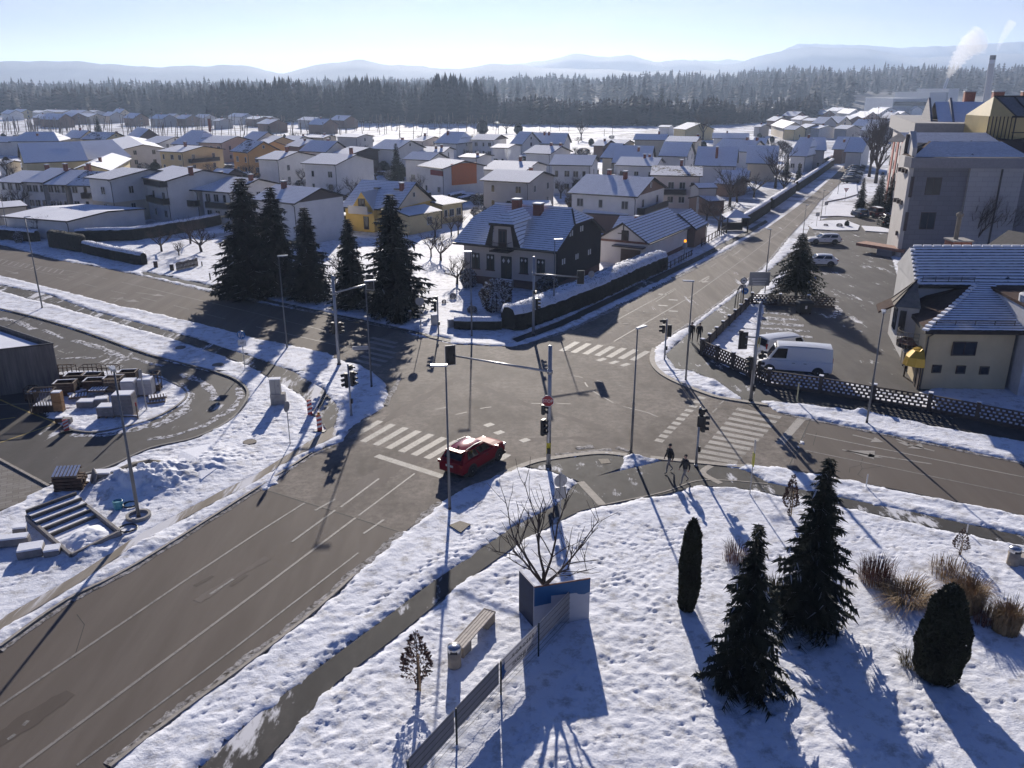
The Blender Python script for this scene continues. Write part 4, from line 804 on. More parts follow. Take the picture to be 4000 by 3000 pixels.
# ---- far hamlets
def hamlet(rows, where):
    names = ('first', 'second', 'third', 'fourth', 'fifth', 'sixth', 'seventh', 'eighth', 'ninth', 'tenth', 'eleventh', 'twelfth', 'thirteenth', 'fourteenth', 'fifteenth', 'sixteenth', 'seventeenth', 'eighteenth', 'nineteenth', 'twentieth', 'twenty-first', 'twenty-second', 'twenty-third', 'twenty-fourth', 'twenty-fifth', 'twenty-sixth')
    cn = dict(w='white', y='yellow', c='cream', g='grey', n='brown', p='peach')
    rn = dict(s='snowy blue', w='bright white', p='thawing', t='striped')
    rows = sorted(rows, key=lambda q: q[1])
    for i, (c, x1, y1, x2, y2, yr, w, rf, ga) in enumerate(rows):
        H(c, x1, y1, x2, y2, yr, f'{cn[w]} house with {rn[rf]} roof, {names[i]} from left {where}', ze=4.4, W=10, wall=w, roof=rf, win=None if ga < 2 else (2, 1), gab=1 if ga else 0, chim=((.4, .5, .7),) if i % 2 else (), group='hazy houses far behind')
hamlet([('A', 0, 205, 75, 212, 175, 'w', 's', 0), ('A', 85, 192, 180, 198, 168, 'y', 's', 1), ('A', 270, 240, 345, 246, 212, 'n', 's', 0), ('A', 340, 255, 500, 262, 206, 'n', 's', 0), ('A', 245, 195, 340, 200, 180, 'w', 'w', 0), ('A', 345, 190, 540, 196, 174, 'c', 'w', 0), ('A', 500, 232, 610, 240, 198, 'n', 's', 1),
        ('A', 600, 230, 768, 236, 205, 'c', 'w', 0), ('A', 560, 200, 695, 203, 176, 'w', 'w', 0), ('A', 728, 194, 800, 196, 178, 'w', 'w', 0), ('A', 950, 212, 1020, 218, 165, 'c', 's', 1), ('A', 1058, 244, 1150, 250, 202, 'n', 's', 1), ('A', 870, 225, 945, 230, 190, 'g', 's', 0), ('A', 1285, 250, 1400, 255, 214, 'g', 's', 0),
        ('A', 1400, 240, 1470, 244, 208, 'w', 's', 0), ('A', 1508, 250, 1600, 254, 216, 'n', 's', 1), ('A', 1658, 242, 1760, 246, 212, 'w', 's', 0), ('A', 1830, 268, 1895, 270, 248, 'g', 's', 0), ('A', 1960, 232, 2090, 238, 204, 'w', 's', 0), ('A', 2110, 250, 2212, 256, 230, 'n', 'w', 0)], 'in hamlet behind hop poles')
hamlet([('B', 0, 292, 110, 298, 256, 'n', 'w', 0), ('B', -10, 250, 90, 254, 230, 'g', 's', 0), ('B', 350, 262, 480, 268, 236, 'g', 's', 0), ('B', 440, 300, 575, 306, 250, 'n', 's', 0), ('B', 632, 262, 760, 268, 222, 'n', 's', 0)], 'under forest behind hop poles')
hamlet([('D', -60, 985, 40, 990, 925, 'g', 's', 0), ('D', 115, 1000, 235, 1005, 962, 'n', 's', 0), ('D', 285, 955, 390, 960, 925, 'w', 'w', 1), ('D', 385, 985, 470, 990, 950, 'n', 's', 1), ('D', 500, 955, 600, 960, 928, 'w', 'w', 0), ('D', 590, 975, 700, 985, 938, 'w', 's', 1), ('D', 285, 1040, 385, 1044, 1020, 'c', 'w', 0),
        ('D', 372, 1065, 480, 1070, 1010, 'g', 's', 0), ('D', 480, 1060, 610, 1066, 1006, 'c', 's', 1), ('D', 720, 1010, 830, 1020, 962, 'p', 's', 1), ('D', 845, 975, 960, 985, 935, 'w', 's', 1), ('D', 960, 1020, 1050, 1025, 968, 'w', 's', 2), ('D', 1040, 1005, 1100, 1010, 960, 'w', 'w', 0), ('D', 720, 1085, 850, 1090, 1030, 'w', 's', 0),
        ('D', 795, 1125, 960, 1135, 1035, 'g', 's', 0), ('D', 20, 1080, 130, 1110, 1042, 'c', 's', 0), ('D', 130, 1118, 235, 1122, 1085, 'y', 's', 1), ('D', 355, 1105, 440, 1110, 1082, 'w', 'w', 0), ('D', 700, 1000, 760, 1010, 975, 'c', 'w', 0), ('D', 1095, 940, 1240, 950, 912, 'w', 's', 0), ('D', 900, 945, 1000, 950, 925, 'w', 'w', 0), ('D', -20, 1040, 60, 1045, 1005, 'n', 's', 0), ('D', 190, 1030, 280, 1036, 1000, 'w', 's', 1), ('D', 240, 1100, 330, 1106, 1070, 'c', 's', 0), ('D', 610, 1030, 700, 1036, 1000, 'n', 's', 0), ('D', 560, 1110, 680, 1116, 1080, 'g', 's', 1)], 'in village below wooded hill')
hamlet([('C', -10, 205, 60, 208, 180, 'w', 's', 0), ('C', 1490, 200, 1600, 204, 152, 'w', 's', 0), ('C', 1590, 165, 1680, 168, 138, 'g', 's', 0), ('C', 2080, 320, 2150, 322, 300, 'g', 'w', 0), ('C', 60, 210, 150, 212, 186, 'c', 'w', 0), ('C', 200, 205, 300, 208, 184, 'g', 'w', 0)], 'at foot of wooded hill')
# ================================================================ the buildings round the junction
cF, cK, cQ = crop((1750, 760), 3.6867), crop((2300, 760), 4.424), crop((3400, 950), 3.6867)
M_CREAM = plain('old_plaster', (.50, .45, .41, 1), .9, var=.08, scale=.8); M_PLINTH = plain('plinth_render', (.13, .075, .065, 1), .9, var=.25, scale=1.2)
M_BOARD = plain('charcoal_boards', (.022, .02, .022, 1), .9, var=.3); M_GREEN = plain('dark_green_paint', (.018, .025, .024, 1), .6); M_WHITE = plain('white_paint', (.72, .71, .69, 1), .6, var=.05)
M_BAND = plain('brown_band', (.16, .07, .05, 1), .8)
# ---- old house with the half hipped roof
p1, p2 = G(*cF(70, 685), 4.75), G(*cF(1570, 822), 4.75); d = p2 - p1; Ln = d.length; n = Vector((-d.y, d.x, 0)).normalized(); W = 14.8; oh = .9
rise = height_at((p1 + p2) / 2 + n * W / 2, cF(0, 170)[1]) - 4.75
old = tag(empty('old_house', (p1.x, p1.y, 0), math.atan2(d.y, d.x)), 'old cream house with blue tiled half hipped roof, gabled dormer and diamond shutters', 'house')
x0, x1, y0, y1 = oh, Ln - .5, oh, W - oh; ze = 4.75
mb = MB(); mb.prism([(x0, y0), (x1, y0), (x1, y1), (x0, y1)], 1.0, ze + .35, 0); mb.build('wall', M_CREAM, old)
mb = MB(); mb.prism([(x0 - .05, y0 - .05), (x1 + .05, y0 - .05), (x1 + .05, y1 + .05), (x0 - .05, y1 + .05)], -.3, 1.0, 0); mb.build('plinth', M_PLINTH, old)
mb = MB(); mb.box(((x0 + x1) / 2, y0 - .02, ze - .15), (x1 - x0 + .02, .08, .42), 0); mb.build('band', M_BAND, old)
f = .64; xh = 1.5
gz = lambda y: ze + rise * (1 - abs(y - W / 2) / (W / 2)) - .25
mb = MB(); ya, yb = W / 2 * f, W - W / 2 * f
prof = [(y0, 1.02), (y1, 1.02), (y1, gz(y1)), (yb, gz(yb)), (ya, gz(ya)), (y0, gz(y0))]
mb.add([(x1 + .02, y, z) for y, z in prof] + [(x1 + .14, y, z) for y, z in prof], [tuple(range(6))[::-1], tuple(range(6, 12))] + [(i, (i + 1) % 6, 6 + (i + 1) % 6, 6 + i) for i in range(6)], 0)
side = mb.build('boarded_gable', M_BOARD, old)
mb = MB()
mb.add([(x0, y, z) for y, z in prof], [tuple(range(6))], 0); mb.build('left_gable', M_CREAM, old)
def rp(y, x): return (x, y, ze + rise * (1 - abs(y - W / 2) / (W / 2)))
A0, A1 = (0, 0, ze), (Ln, 0, ze); C1, C2 = rp(ya, Ln), rp(yb, Ln); Rr, Rl = (Ln - xh, W / 2, ze + rise), (xh, W / 2, ze + rise); B0, B1 = (0, W, ze), (Ln, W, ze); D1, D2 = rp(ya, 0), rp(yb, 0)
sl = math.hypot(W / 2, rise); mb = MB(); th = Vector((0, 0, .24))
def poly_roof(pts, mi, uv=None):
    mb.add(pts, [tuple(range(len(pts)))], mi)
    if uv: mb.uv[len(mb.f) - 1] = uv
poly_roof([A0, A1, C1, Rr, Rl, D1], 0, [(0, 0), (Ln, 0), (Ln, sl * f), (Ln - xh, sl), (xh, sl), (0, sl * f)])
poly_roof([B1, B0, D2, Rl, Rr, C2], 0, [(0, 0), (Ln, 0), (Ln, sl * f), (Ln - xh, sl), (xh, sl), (0, sl * f)])
poly_roof([C1, C2, Rr], 0, [(0, .1), (5, .1), (2.5, 2.5)]); poly_roof([D2, D1, Rl], 0, [(0, .1), (5, .1), (2.5, 2.5)])
lo = lambda p: tuple(Vector(p) - th)
for a, b in ((A0, A1), (A1, C1), (C1, C2), (C2, B1), (B1, B0), (B0, D2), (D2, D1), (D1, A0)): mb.add([lo(a), lo(b), b, a], [(0, 1, 2, 3)], 1)
mb.add([lo(A1), lo(A0), lo(D1), lo(Rl), lo(Rr), lo(C1)], [(0, 1, 2, 3, 4, 5)], 1); mb.add([lo(B0), lo(B1), lo(C2), lo(Rr), lo(Rl), lo(D2)], [(0, 1, 2, 3, 4, 5)], 1)
mb.tube([Vector(Rl) + Vector((0, 0, .05)), Vector(Rr) + Vector((0, 0, .05))], .14, 6, 2); mb.tube([Rr, C1], .11, 5, 1); mb.tube([Rr, C2], .12, 5, 2)
oroof = mb.build('roof', [RM['o'], M_TRIM, RM['w']], old)
chimney(oroof, Ln * .375, W * .44, ze + rise + .75, ze + rise - 1.6, .85); chimney(oroof, Ln * .60, W * .42, ze + rise + .45, ze + rise - 1.8, .9)
def shutter_window(fx, z, w=.95, h=1.75, name='window'):
    x = x0 + (x1 - x0) * fx; mb = MB(); mb.box((x, y0 - .04, z), (w, .10, h), 0); mb.box((x, y0 - .10, z), (.04, .03, h - .06), 2)
    for s in (-1, 1):
        cx, cz, r = x + s * w * .24, z + h * .31, w * .13
        mb.add([(cx, y0 - .11, cz - r * 1.7), (cx + r, y0 - .11, cz), (cx, y0 - .11, cz + r * 1.7), (cx - r, y0 - .11, cz)], [(0, 1, 2, 3)], 1)
    mb.box((x, y0 - .09, z - h / 2 - .05), (w + .2, .22, .09), 2); return mb.build(name, [M_GREEN, M_WHITE, M_PLINTH], old)
for fx in (.135, .30, .665, .845): shutter_window(fx, 2.72)
shutter_window(.475, 2.25, 1.3, 2.55, 'door')
mb = MB()
for k in range(5): mb.box((x0 + (x1 - x0) * .475, y0 - .35 - .3 * k, (1.0 - .2 * k) / 2 - .05), (2.0, .32, 1.0 - .2 * k), 0); mb.box((x0 + (x1 - x0) * .475, y0 - .35 - .3 * k, 1.0 - .2 * k), (1.9, .26, .07), 1)
mb.build('front_steps', [M_CONC, RM['w']], old)
for yy, zz in ((2.6, 3.2), (6.4, 3.1), (10.2, 3.0), (4.6, 6.0), (7.6, 6.1)):         # pale window pairs in the dark gable
    mb = MB()
    for s in (-.28, .28): mb.box((x1 + .16, yy + s, zz), (.05, .26, .62), 0)
    mb.build('window', M_WHITE, side)
# dormer
dx = x0 + (x1 - x0) * .475; dz0, dz1 = ze - .25, ze + 2.55; wb_, wt_ = 2.15, 1.25
mb = MB()
mb.add([(dx - 1.35, .02, dz0), (dx + 1.35, .02, dz0), (dx + 1.0, .02, dz1), (dx - 1.0, .02, dz1)], [(0, 1, 2, 3)], 0)
for s in (-1, 1):
    mb.add([(dx + s * 1.35, 0, dz0), (dx + s * 2.25, 0, dz0 + .1), (dx + s * 1.3, -.15, dz1 + .1), (dx + s * 1.0, -.15, dz1)], [(0, 1, 2, 3) if s > 0 else (3, 2, 1, 0)], 1)
    mb.add([(dx + s * 2.25, 0, dz0 + .1), (dx + s * 1.3, -.15, dz1 + .1), (dx + s * 1.3, 3.6, dz1 + .1), (dx + s * 2.25, .6, ze + .5)], [(3, 2, 1, 0) if s > 0 else (0, 1, 2, 3)], 2)
    mb.uv[len(mb.f) - 1] = [(0, 0), (0, 2.6), (3.6, 2.6), (1, .4)][::-1] if s > 0 else [(0, 0), (0, 2.6), (3.6, 2.6), (1, .4)]
zt = dz1 + 1.15
e0, e1, rb_, rf = (dx - 1.6, -.45, dz1 - .02), (dx + 1.6, -.45, dz1 - .02), (dx, 5.2, zt), (dx, 1.2, zt)
b0, b1 = (dx - 1.6, 4.2, dz1 + .05), (dx + 1.6, 4.2, dz1 + .05)
mb.add([e0, e1, rf], [(0, 1, 2)], 2); mb.uv[len(mb.f) - 1] = [(0, 0), (3.2, 0), (1.6, 1.9)]
mb.add([e1, b1, rb_, rf], [(0, 1, 2, 3)], 2); mb.uv[len(mb.f) - 1] = [(0, 0), (4.4, 0), (4.4, 1.9), (1.6, 1.9)]
mb.add([b0, e0, rf, rb_], [(0, 1, 2, 3)], 2); mb.uv[len(mb.f) - 1] = [(0, 0), (4.4, 0), (2.8, 1.9), (0, 1.9)]
mb.box((dx, -.30, dz1 - .16), (3.0, .25, .2), 1)
dorm = mb.build('dormer', [M_CREAM, M_TRIM, RM['o']], old)
mb = MB(); mb.box((dx, -.03, ze + .85), (1.0, .1, 2.1), 0); mb.box((dx - .2, -.09, ze + 1.1), (.3, .03, 1.2), 1); mb.box((dx + .2, -.09, ze + 1.1), (.3, .03, 1.2), 1); mb.build('balcony_door', [M_FRD, M_GLASS], dorm)
mb = MB(); mb.box((dx, -.3, ze - .42), (2.3, 1.5, .14), 0); mb.tube([(dx - 1.1, -1.0, ze + .55), (dx + 1.1, -1.0, ze + .55)], .035, 5, 0)
for i in range(12): mb.tube([(dx - 1.1 + .2 * i, -1.0, ze - .4), (dx - 1.1 + .2 * i, -1.0, ze + .55)], .018, 4, 0)
for s in (-1.1, 1.1): mb.tube([(dx + s, -1.0, ze + .55), (dx + s, -.05, ze + .55)], .03, 5, 0)
mb.build('balcony', M_TRIM, old)
mb = MB(); mb.tube([(x1 - .1, -.05, ze - .1), (x1 - .1, y0 - .12, ze - .5), (x1 - .1, y0 - .12, 0)], .06, 6, 0); mb.box((Ln / 2, -.07, ze - .06), (Ln, .14, .13), 0); mb.build('gutter', M_PIPE, oroof)
# ---- garage house
ge1, ge2 = cK(1040, 850), cK(1780, 545); zeg = 3.06
pa, pb, pc = G(*ge1, zeg), G(*ge2, zeg), G(*cK(215, 735), zeg); Wg = (pc - pa).length
rg = height_at((pa + pc) / 2, cK(0, 470)[1]) - zeg
gar, Lg, Wg = house('white garage with dark timber framed gable and striped snow roof', (ge1, ge2), ze=zeg, W=Wg, rise=rg, wall='w', roof='g', win=None, gab=0, chim=(), oh=.45, cat='garage', name='garage', group=None)
mb = MB(); xx = .42; cyy = Wg / 2; fz = lambda y: zeg + rg * (1 - abs(y - cyy) / cyy) - .3
mb.box((xx, cyy, zeg - .1), (.08, Wg - .9, .26), 1); mb.box((xx, cyy, fz(cyy) - 1.15), (.07, 1.5, .12), 0); mb.box((xx, cyy, fz(cyy) - .75), (.07, .12, 1.4), 0)
for s in (-1, 1): mb.tube([(xx, cyy + s * (cyy - .35), zeg + .1), (xx, cyy, fz(cyy) + .12)], .12, 4, 0)
mb.build('timber_frame', [M_TRIM, M_BAND], gar)
mb = MB(); mb.box((xx, cyy - .25, zeg + .68), (.09, .95, 1.25), 0); mb.build('shutter', M_TRIM, gar)
mb = MB(); mb.box((xx - .02, cyy - 1.1, 1.02), (.08, 2.6, 2.05), 0); mb.build('garage_door', M_FRD, gar)
mb = MB(); mb.box((xx - .45, cyy - 1.0, 2.45), (1.0, 4.2, .14), 0); mb.box((xx - .45, cyy - 1.0, 2.55), (.9, 4.1, .05), 1); mb.build('canopy', [M_TRIM, RM['t']], gar)
mb = MB(); mb.box((Lg / 2, .42, .3), (Lg - .86, .1, .62), 0); mb.build('plinth', M_PLINTH, gar)
house('dark timber shed with striped snow roof at the end of the white garage', (cK(1860, 600), cK(2065, 500)), ze=2.7, W=5.4, yr=cK(0, 280)[1], wall='n', roof='g', win=None, gab=0, chim=(), oh=.2, cat='shed', name='shed', group=None)
house('low outbuilding with striped blue roof and brick chimney behind the garage', (cK(385, 612), cK(760, 640)), ze=2.6, W=7.0, yr=cK(0, 372)[1], wall='w', roof='t', win=None, gab=0, chim=((.93, .3, .8),), oh=.3, cat='outbuilding', name='outbuilding', group=None)
# ---- yellow corner building on the right
M_YEL = plain('yellow_grey_plaster', (.58, .47, .29, 1), .9, var=.08, scale=.7); M_GRYP = plain('grey_plaster', (.46, .45, .44, 1), .9, var=.12, scale=.8); M_GOLD = new_mat('gold_metal', (.55, .34, .04, 1), .25, .3); M_TERR = plain('terrace_tiles', (.30, .15, .10, 1), .8)
M_SHEET = plain('brown_sheet_metal', (.075, .048, .04, 1), .9, spec=.05); M_ZINC = plain('zinc_sheet', (.20, .175, .145, 1), .85, spec=.1)
yb_ = tag(empty('corner_building', (30.1, 57.9, 0)), 'yellow corner building with blue tile roofs, round balcony and gold awning', 'building')
B_ = lambda: MB()
mb = B_(); mb.prism([(0, 0), (6.35, -.25), (6.35, 7), (0, 7)], -.3, 4.78, 0); mb.prism([(.15, 6.6), (26, 5.6), (26, 15), (.45, 15)], -.3, 6.4, 1)
mb.add([(.42, 6.6, 6.4), (.42, 14.8, 6.4), (.42, 10.6, 8.55)], [(2, 1, 0)], 1); mb.add([(.15, 6.6, 6.4), (.15, 14.8, 6.4), (.15, 10.6, 8.7), (.42, 6.6, 6.4), (.42, 14.8, 6.4), (.42, 10.6, 8.7)], [(0, 2, 1), (0, 3, 5, 2), (2, 5, 4, 1), (3, 4, 5)], 1)
mb.build('wall', [M_YEL, M_GRYP], yb_)
mb = B_()
mb.quad((.42, 6.3, 6.45), (26, 5.3, 6.45), (26, 10.6, 8.75), (.42, 10.6, 8.75), 0, [(0, 0), (26, 0), (26, 4.8), (0, 4.8)])
mb.quad((26, 15.5, 6.3), (.42, 15.5, 6.3), (.42, 10.6, 8.75), (26, 10.6, 8.75), 0, [(0, 0), (26, 0), (26, 5), (0, 5)])
mb.quad((.42, 6.3, 6.2), (26, 5.3, 6.2), (26, 5.3, 6.45), (.42, 6.3, 6.45), 1); mb.quad((.42, 6.8, 6.2), (26, 5.8, 6.2), (26, 5.3, 6.2), (.42, 6.3, 6.2), 1)
for i in range(26): mb.box((.9 + i, 10.6, 8.80), (.84, .24, .14), 2)
for i in range(9): mb.box((.36, 6.6 + i * .45, 6.62 + i * .243), (.45, .40, .12), 2)
# wing hip roof
a0, a1, a2, a3 = (-.45, -.7, 4.75), (6.9, -.95, 4.75), (7.0, 6.1, 6.62), (5.5, 6.25, 6.62); l0 = (-.45, 6.4, 4.75); l1 = (1.2, 6.4, 5.6)
mb.quad(a0, a1, a2, a3, 0, [(0, 0), (7.3, 0), (7.4, 7.4), (5.9, 7.4)]); mb.quad(l0, a0, a3, l1, 3, [(0, 0), (7, 0), (7, 6), (1, 2)])
for i in range(15): t = i / 15; mb.box((a0[0] + (a3[0] - a0[0]) * t, a0[1] + (a3[1] - a0[1]) * t, a0[2] + (a3[2] - a0[2]) * t + .08), (.42, .42, .12), 2, .8)
for a, b in ((a0, a1), (l0, a0), (a1, a2)): mb.add([tuple(Vector(a) - Vector((0, 0, .3))), tuple(Vector(b) - Vector((0, 0, .3))), b, a], [(0, 1, 2, 3)], 1)
mb.add([tuple(Vector(q) - Vector((0, 0, .3))) for q in (a1, a0, l0, a2)], [(0, 1, 2, 3)], 1)
yroof = mb.build('roof', [RM['b'], M_TRIM, RM['w'], M_SHEET], yb_)
mb = B_()
for (p, q) in (((.8, 6.75, 6.85), (5.4, 6.6, 6.85)), ((.6, .1, 5.08), (6.2, -.1, 5.08))):
    for dz in (0, .14): mb.tube([Vector(p) + Vector((0, 0, dz)), Vector(q) + Vector((0, 0, dz))], .03, 4, 0)
    for i in range(5): c = Vector(p).lerp(Vector(q), i / 4); mb.tube([c - Vector((0, 0, .2)), c + Vector((0, 0, .2))], .035, 4, 0)
mb.build('snow_guard', M_PIPE, yroof)
window(yb_, FM(2.85, -.16, 3.2, 'f'), 1.75, 1.05, M_FRD, pane=True)
for x, z in ((1.15, 1.62), (2.9, 1.58), (4.6, 1.55)): window(yb_, FM(x, -.03 - x * .04, z, 'f'), .68, .62, M_FRD)
mb = B_(); mb.prism([(6.5, -1.6), (14, -1.6), (14, 6.3), (6.5, 6.3)], -.3, 6.3, 0); mb.prism([(6.4, -1.7), (14.1, -1.7), (14.1, 6.2), (6.4, 6.2)], 6.3, 6.5, 1); mb.lathe([(.95, 6.3), (1.0, 7.0), (.85, 7.05)], 14, 0, Matrix.Translation((7.6, .8, 0)))
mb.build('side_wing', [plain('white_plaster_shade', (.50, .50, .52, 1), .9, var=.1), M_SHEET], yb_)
# left face: bay with metal roof, round balcony, awning, door, box
mb = B_(); mb.prism([(-1.3, 4.4), (.1, 3.6), (.1, 6.8), (-1.3, 6.2)], 2.9, 5.2, 0); mb.build('bay', M_GRYP, yb_)
mb = B_(); mb.box((-1.0, 4.05, 4.1), (.5, .12, 1.7), 0, -.5); mb.box((-1.36, 5.3, 4.1), (.1, 1.1, 1.7), 0); mb.build('window', M_GLASS, yb_)
mb = B_(); mb.add([(-1.8, 4.0, 5.3), (.1, 3.2, 5.3), (.1, 7.2, 5.3), (-1.6, 6.6, 5.3), (.1, 6.0, 6.9)], [(0, 1, 4), (3, 0, 4), (2, 3, 4), (1, 0, 3, 2)], 0)
for i in range(3): q = Vector((-1.8, 4.0, 5.32)).lerp(Vector((-1.6, 6.6, 5.32)), i / 2); mb.tube([q, (.08, 6.0, 6.94)], .06, 4, 1)
mb.build('bay_roof', [M_ZINC, M_TRIM], yb_)
mb = B_(); mb.add([(-2.4, 6.8, 4.2), (-2.2, 9.2, 4.2), (.1, 9.2, 5.3), (.1, 6.8, 5.3), (-2.4, 6.8, 4.05), (-2.2, 9.2, 4.05), (.1, 9.2, 5.15), (.1, 6.8, 5.15)], [(0, 3, 2, 1), (4, 5, 6, 7), (0, 4, 7, 3), (0, 1, 5, 4), (1, 2, 6, 5)], 0); mb.build('side_roof', M_SHEET, yb_)
mb = B_(); arc = [(.0, 1.9)] + [(-1.35 * math.sin(math.pi * i / 10), 3.25 - 1.35 * math.cos(math.pi * i / 10)) for i in range(11)] + [(.0, 4.6)]
mb.prism(arc, 2.45, 2.75, 1); mb.prism([(x * .93, 3.25 + (y - 3.25) * .93) for x, y in arc], 2.75, 2.78, 0)
for h in (3.1, 3.4, 3.7): mb.tube([(x, y, h) for x, y in arc[1:-1]], .025, 4, 2)
for x, y in arc[1:-1]: mb.tube([(x, y, 2.6), (x, y, 3.7)], .025, 4, 2)
mb.build('balcony', [M_TERR, M_TRIM, M_ZINC], yb_)
mb = B_(); na = 6; vs = []; fs = []
for i in range(na + 1):
    a = math.pi * i / na
    for j in range(4): e = math.pi / 2 * j / 3; vs.append((-1.25 * math.sin(a) * math.cos(e) - .02, .55 - 1.15 * math.cos(a) * (.35 + .65 * math.cos(e)), 1.85 + 1.25 * math.sin(e)))
for i in range(na):
    for j in range(3): fs.append((i * 4 + j, i * 4 + j + 1, (i + 1) * 4 + j + 1, (i + 1) * 4 + j))
mb.add(vs, fs, 0); mb.build('awning', M_GOLD, yb_)
mb = B_(); mb.box((-.03, .55, 1.02), (.1, 1.3, 2.1), 0); mb.box((-.09, .55, 1.02), (.04, .06, 2.0), 1); mb.build('door', [M_FRD, M_TRIM], yb_)
mb = B_(); mb.box((-.45, 2.9, 1.55), (.6, .5, 1.0), 0); mb.box((-.45, 2.9, 2.08), (.7, .6, .08), 1); mb.box((-.45, 2.9, .5), (.12, .12, 1.1), 2); mb.build('vent_box', [M_ZINC, M_WHITE, M_TRIM], yb_)
mb = B_(); mb.tube([(.12, -.78, 4.5), (.12, -.14, 4.1), (.12, -.14, 0)], .06, 6, 0); mb.build('drain_pipe', M_PIPE, yb_)
mb = B_(); mb.box((-.05, 6.0, .9), (.1, 1.0, 1.8), 0); mb.box((-.05, 4.6, 1.0), (.1, .9, 2.0), 0); mb.build('side_door', M_TRIM, yb_)
for o in [o for o in bpy.data.objects if o.parent is yb_ or (o.parent and o.parent.parent is yb_)]:        # the left wall runs askew to the street front
    for v in o.data.vertices: v.co.x += .26 * max(0, v.co.y) * max(0, 1 - max(0, v.co.x) / 15)
# ---- stone faced hall with the golden lantern
M_STONE = roof_mat('stone_slabs', 1, 1, patch=-9); M_STONE = new_mat('stone_slabs', (.40, .38, .37, 1), .8); t_ = NT(M_STONE)
br = t_.n.new('ShaderNodeTexBrick'); br.inputs['Scale'].default_value = 1; br.inputs['Brick Width'].default_value = 1.5; br.inputs['Row Height'].default_value = .62; br.inputs['Mortar Size'].default_value = .012
br.inputs['Color1'].default_value = (.40, .38, .37, 1); br.inputs['Color2'].default_value = (.36, .345, .34, 1); br.inputs['Mortar'].default_value = (.16, .15, .15, 1)
co_ = t_.coord('Object'); sx_ = t_.n.new('ShaderNodeSeparateXYZ'); t_.l.new(co_, sx_.inputs[0]); cx_ = t_.n.new('ShaderNodeCombineXYZ'); t_.l.new(t_.math('ADD', sx_.outputs[0], sx_.outputs[1]), cx_.inputs[0]); t_.l.new(sx_.outputs[2], cx_.inputs[1]); t_.l.new(cx_.outputs[0], br.inputs['Vector'])
t_.color(br.outputs['Color'])
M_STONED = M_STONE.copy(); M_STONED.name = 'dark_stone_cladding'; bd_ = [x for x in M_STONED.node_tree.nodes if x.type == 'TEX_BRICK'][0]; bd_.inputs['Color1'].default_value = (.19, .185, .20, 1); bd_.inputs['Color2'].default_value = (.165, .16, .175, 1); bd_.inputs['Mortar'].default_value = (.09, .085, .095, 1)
M_PALE = plain('pale_stone', (.52, .49, .46, 1), .85, var=.08, scale=.7)
hall = tag(empty('stone_hall', (51.2, 108.9, 0), R(-3)), 'tall stone faced hall with blue roofs and a golden glazed lantern on top', 'building')
mb = MB(); mb.prism([(0, 0), (34, 0), (34, 26), (9.0, 26), (2.0, 7.6)], -.3, 11.6, 0); mb.build('wall', M_STONED, hall)
mb = MB(); mb.prism([(-.25, .35), (.1, -.15), (2.1, 7.6), (1.2, 7.8)], -.3, 14.0, 0)
mb.add([(-.25, .35, 14), (.1, -.15, 14), (2.1, 7.6, 14), (1.2, 7.8, 14), (.5, 3.9, 15.9), (1.2, 3.7, 15.9)], [(0, 4, 5, 1), (2, 5, 4, 3), (0, 3, 4), (1, 5, 2)], 0); gab_ = mb.build('pale_gable', M_PALE, hall)
mb = MB(); mb.prism([(7.0, -.45), (13.6, -.45), (13.6, 1), (7.0, 1)], -.3, 11.6, 0); mb.build('pilaster', M_STONE, hall)
mb = MB(); mb.box((10.9, -.55, 5.6), (.16, .16, 11.8), 0); mb.build('drain_pipe', M_PIPE, hall)
mb = MB(); mb.prism([(-.6, -.7), (15.5, -.7), (15.5, 1.5), (-.6, 1.5)], 11.6, 12.9, 0); mb.prism([(15.5, -1.7), (34, -1.7), (34, 1.5), (15.5, 1.5)], 11.6, 12.9, 0); mb.build('parapet', plain('grey_stone', (.24, .23, .24, 1), .85, var=.1), hall)
mb = MB()
def rq(a, b, c, d, mi=0): mb.quad(a, b, c, d, mi, [(0, 0), ((Vector(b) - Vector(a)).length, 0), ((Vector(b) - Vector(a)).length, (Vector(c) - Vector(b)).length), (0, (Vector(d) - Vector(a)).length)])
rq((-.3, -.3, 12.95), (14.2, -.3, 12.95), (12.6, 4.4, 14.6), (3.6, 4.4, 14.6)); rq((-.3, 3.6, 12.95), (-.3, -.3, 12.95), (3.6, 4.4, 14.6), (3.6, 5.0, 14.6), 1)
rq((1.2, 4.4, 14.4), (12.6, 4.4, 14.4), (12.6, 9.0, 15.5), (1.2, 9.0, 15.5)); rq((15.9, -1.3, 12.95), (34, -1.3, 12.95), (34, 6, 15.2), (21, 6, 15.2)); rq((13.5, 9, 15.0), (15.9, -1.3, 12.95), (21, 6, 15.2), (21, 9, 15.2), 1)
mb.add([(1.2, 4.4, 14.4), (1.2, 9, 15.5), (1.2, 13, 14.2)], [(0, 1, 2)], 2); rq((12.6, 13, 14), (1.2, 13, 14), (1.2, 9, 15.5), (12.6, 9, 15.5)); mb.prism([(-.2, 0), (34, 0), (34, 26), (9, 26), (2, 7.6)], 11.6, 12.9, 2)
rq((14.2, -.3, 12.95), (15.9, -1.3, 12.96), (21, 6, 15.1), (12.6, 4.4, 14.6), 1); mb.prism([(12.6, 4.4), (34, 6), (34, 12), (12.6, 12)], 12.9, 14.6, 1)
hroof = mb.build('roof', [RM['b'], M_SHEET, M_STONED], hall)
M_LANT = plain('golden_panels', (.50, .38, .16, 1), .5, var=.15, scale=.5); M_LROOF = plain('lantern_roof_glass', (.14, .13, .125, 1), .3)
lx, ly, lw, ll = 12.9, 6.9, 9.5, 26; mb = MB()
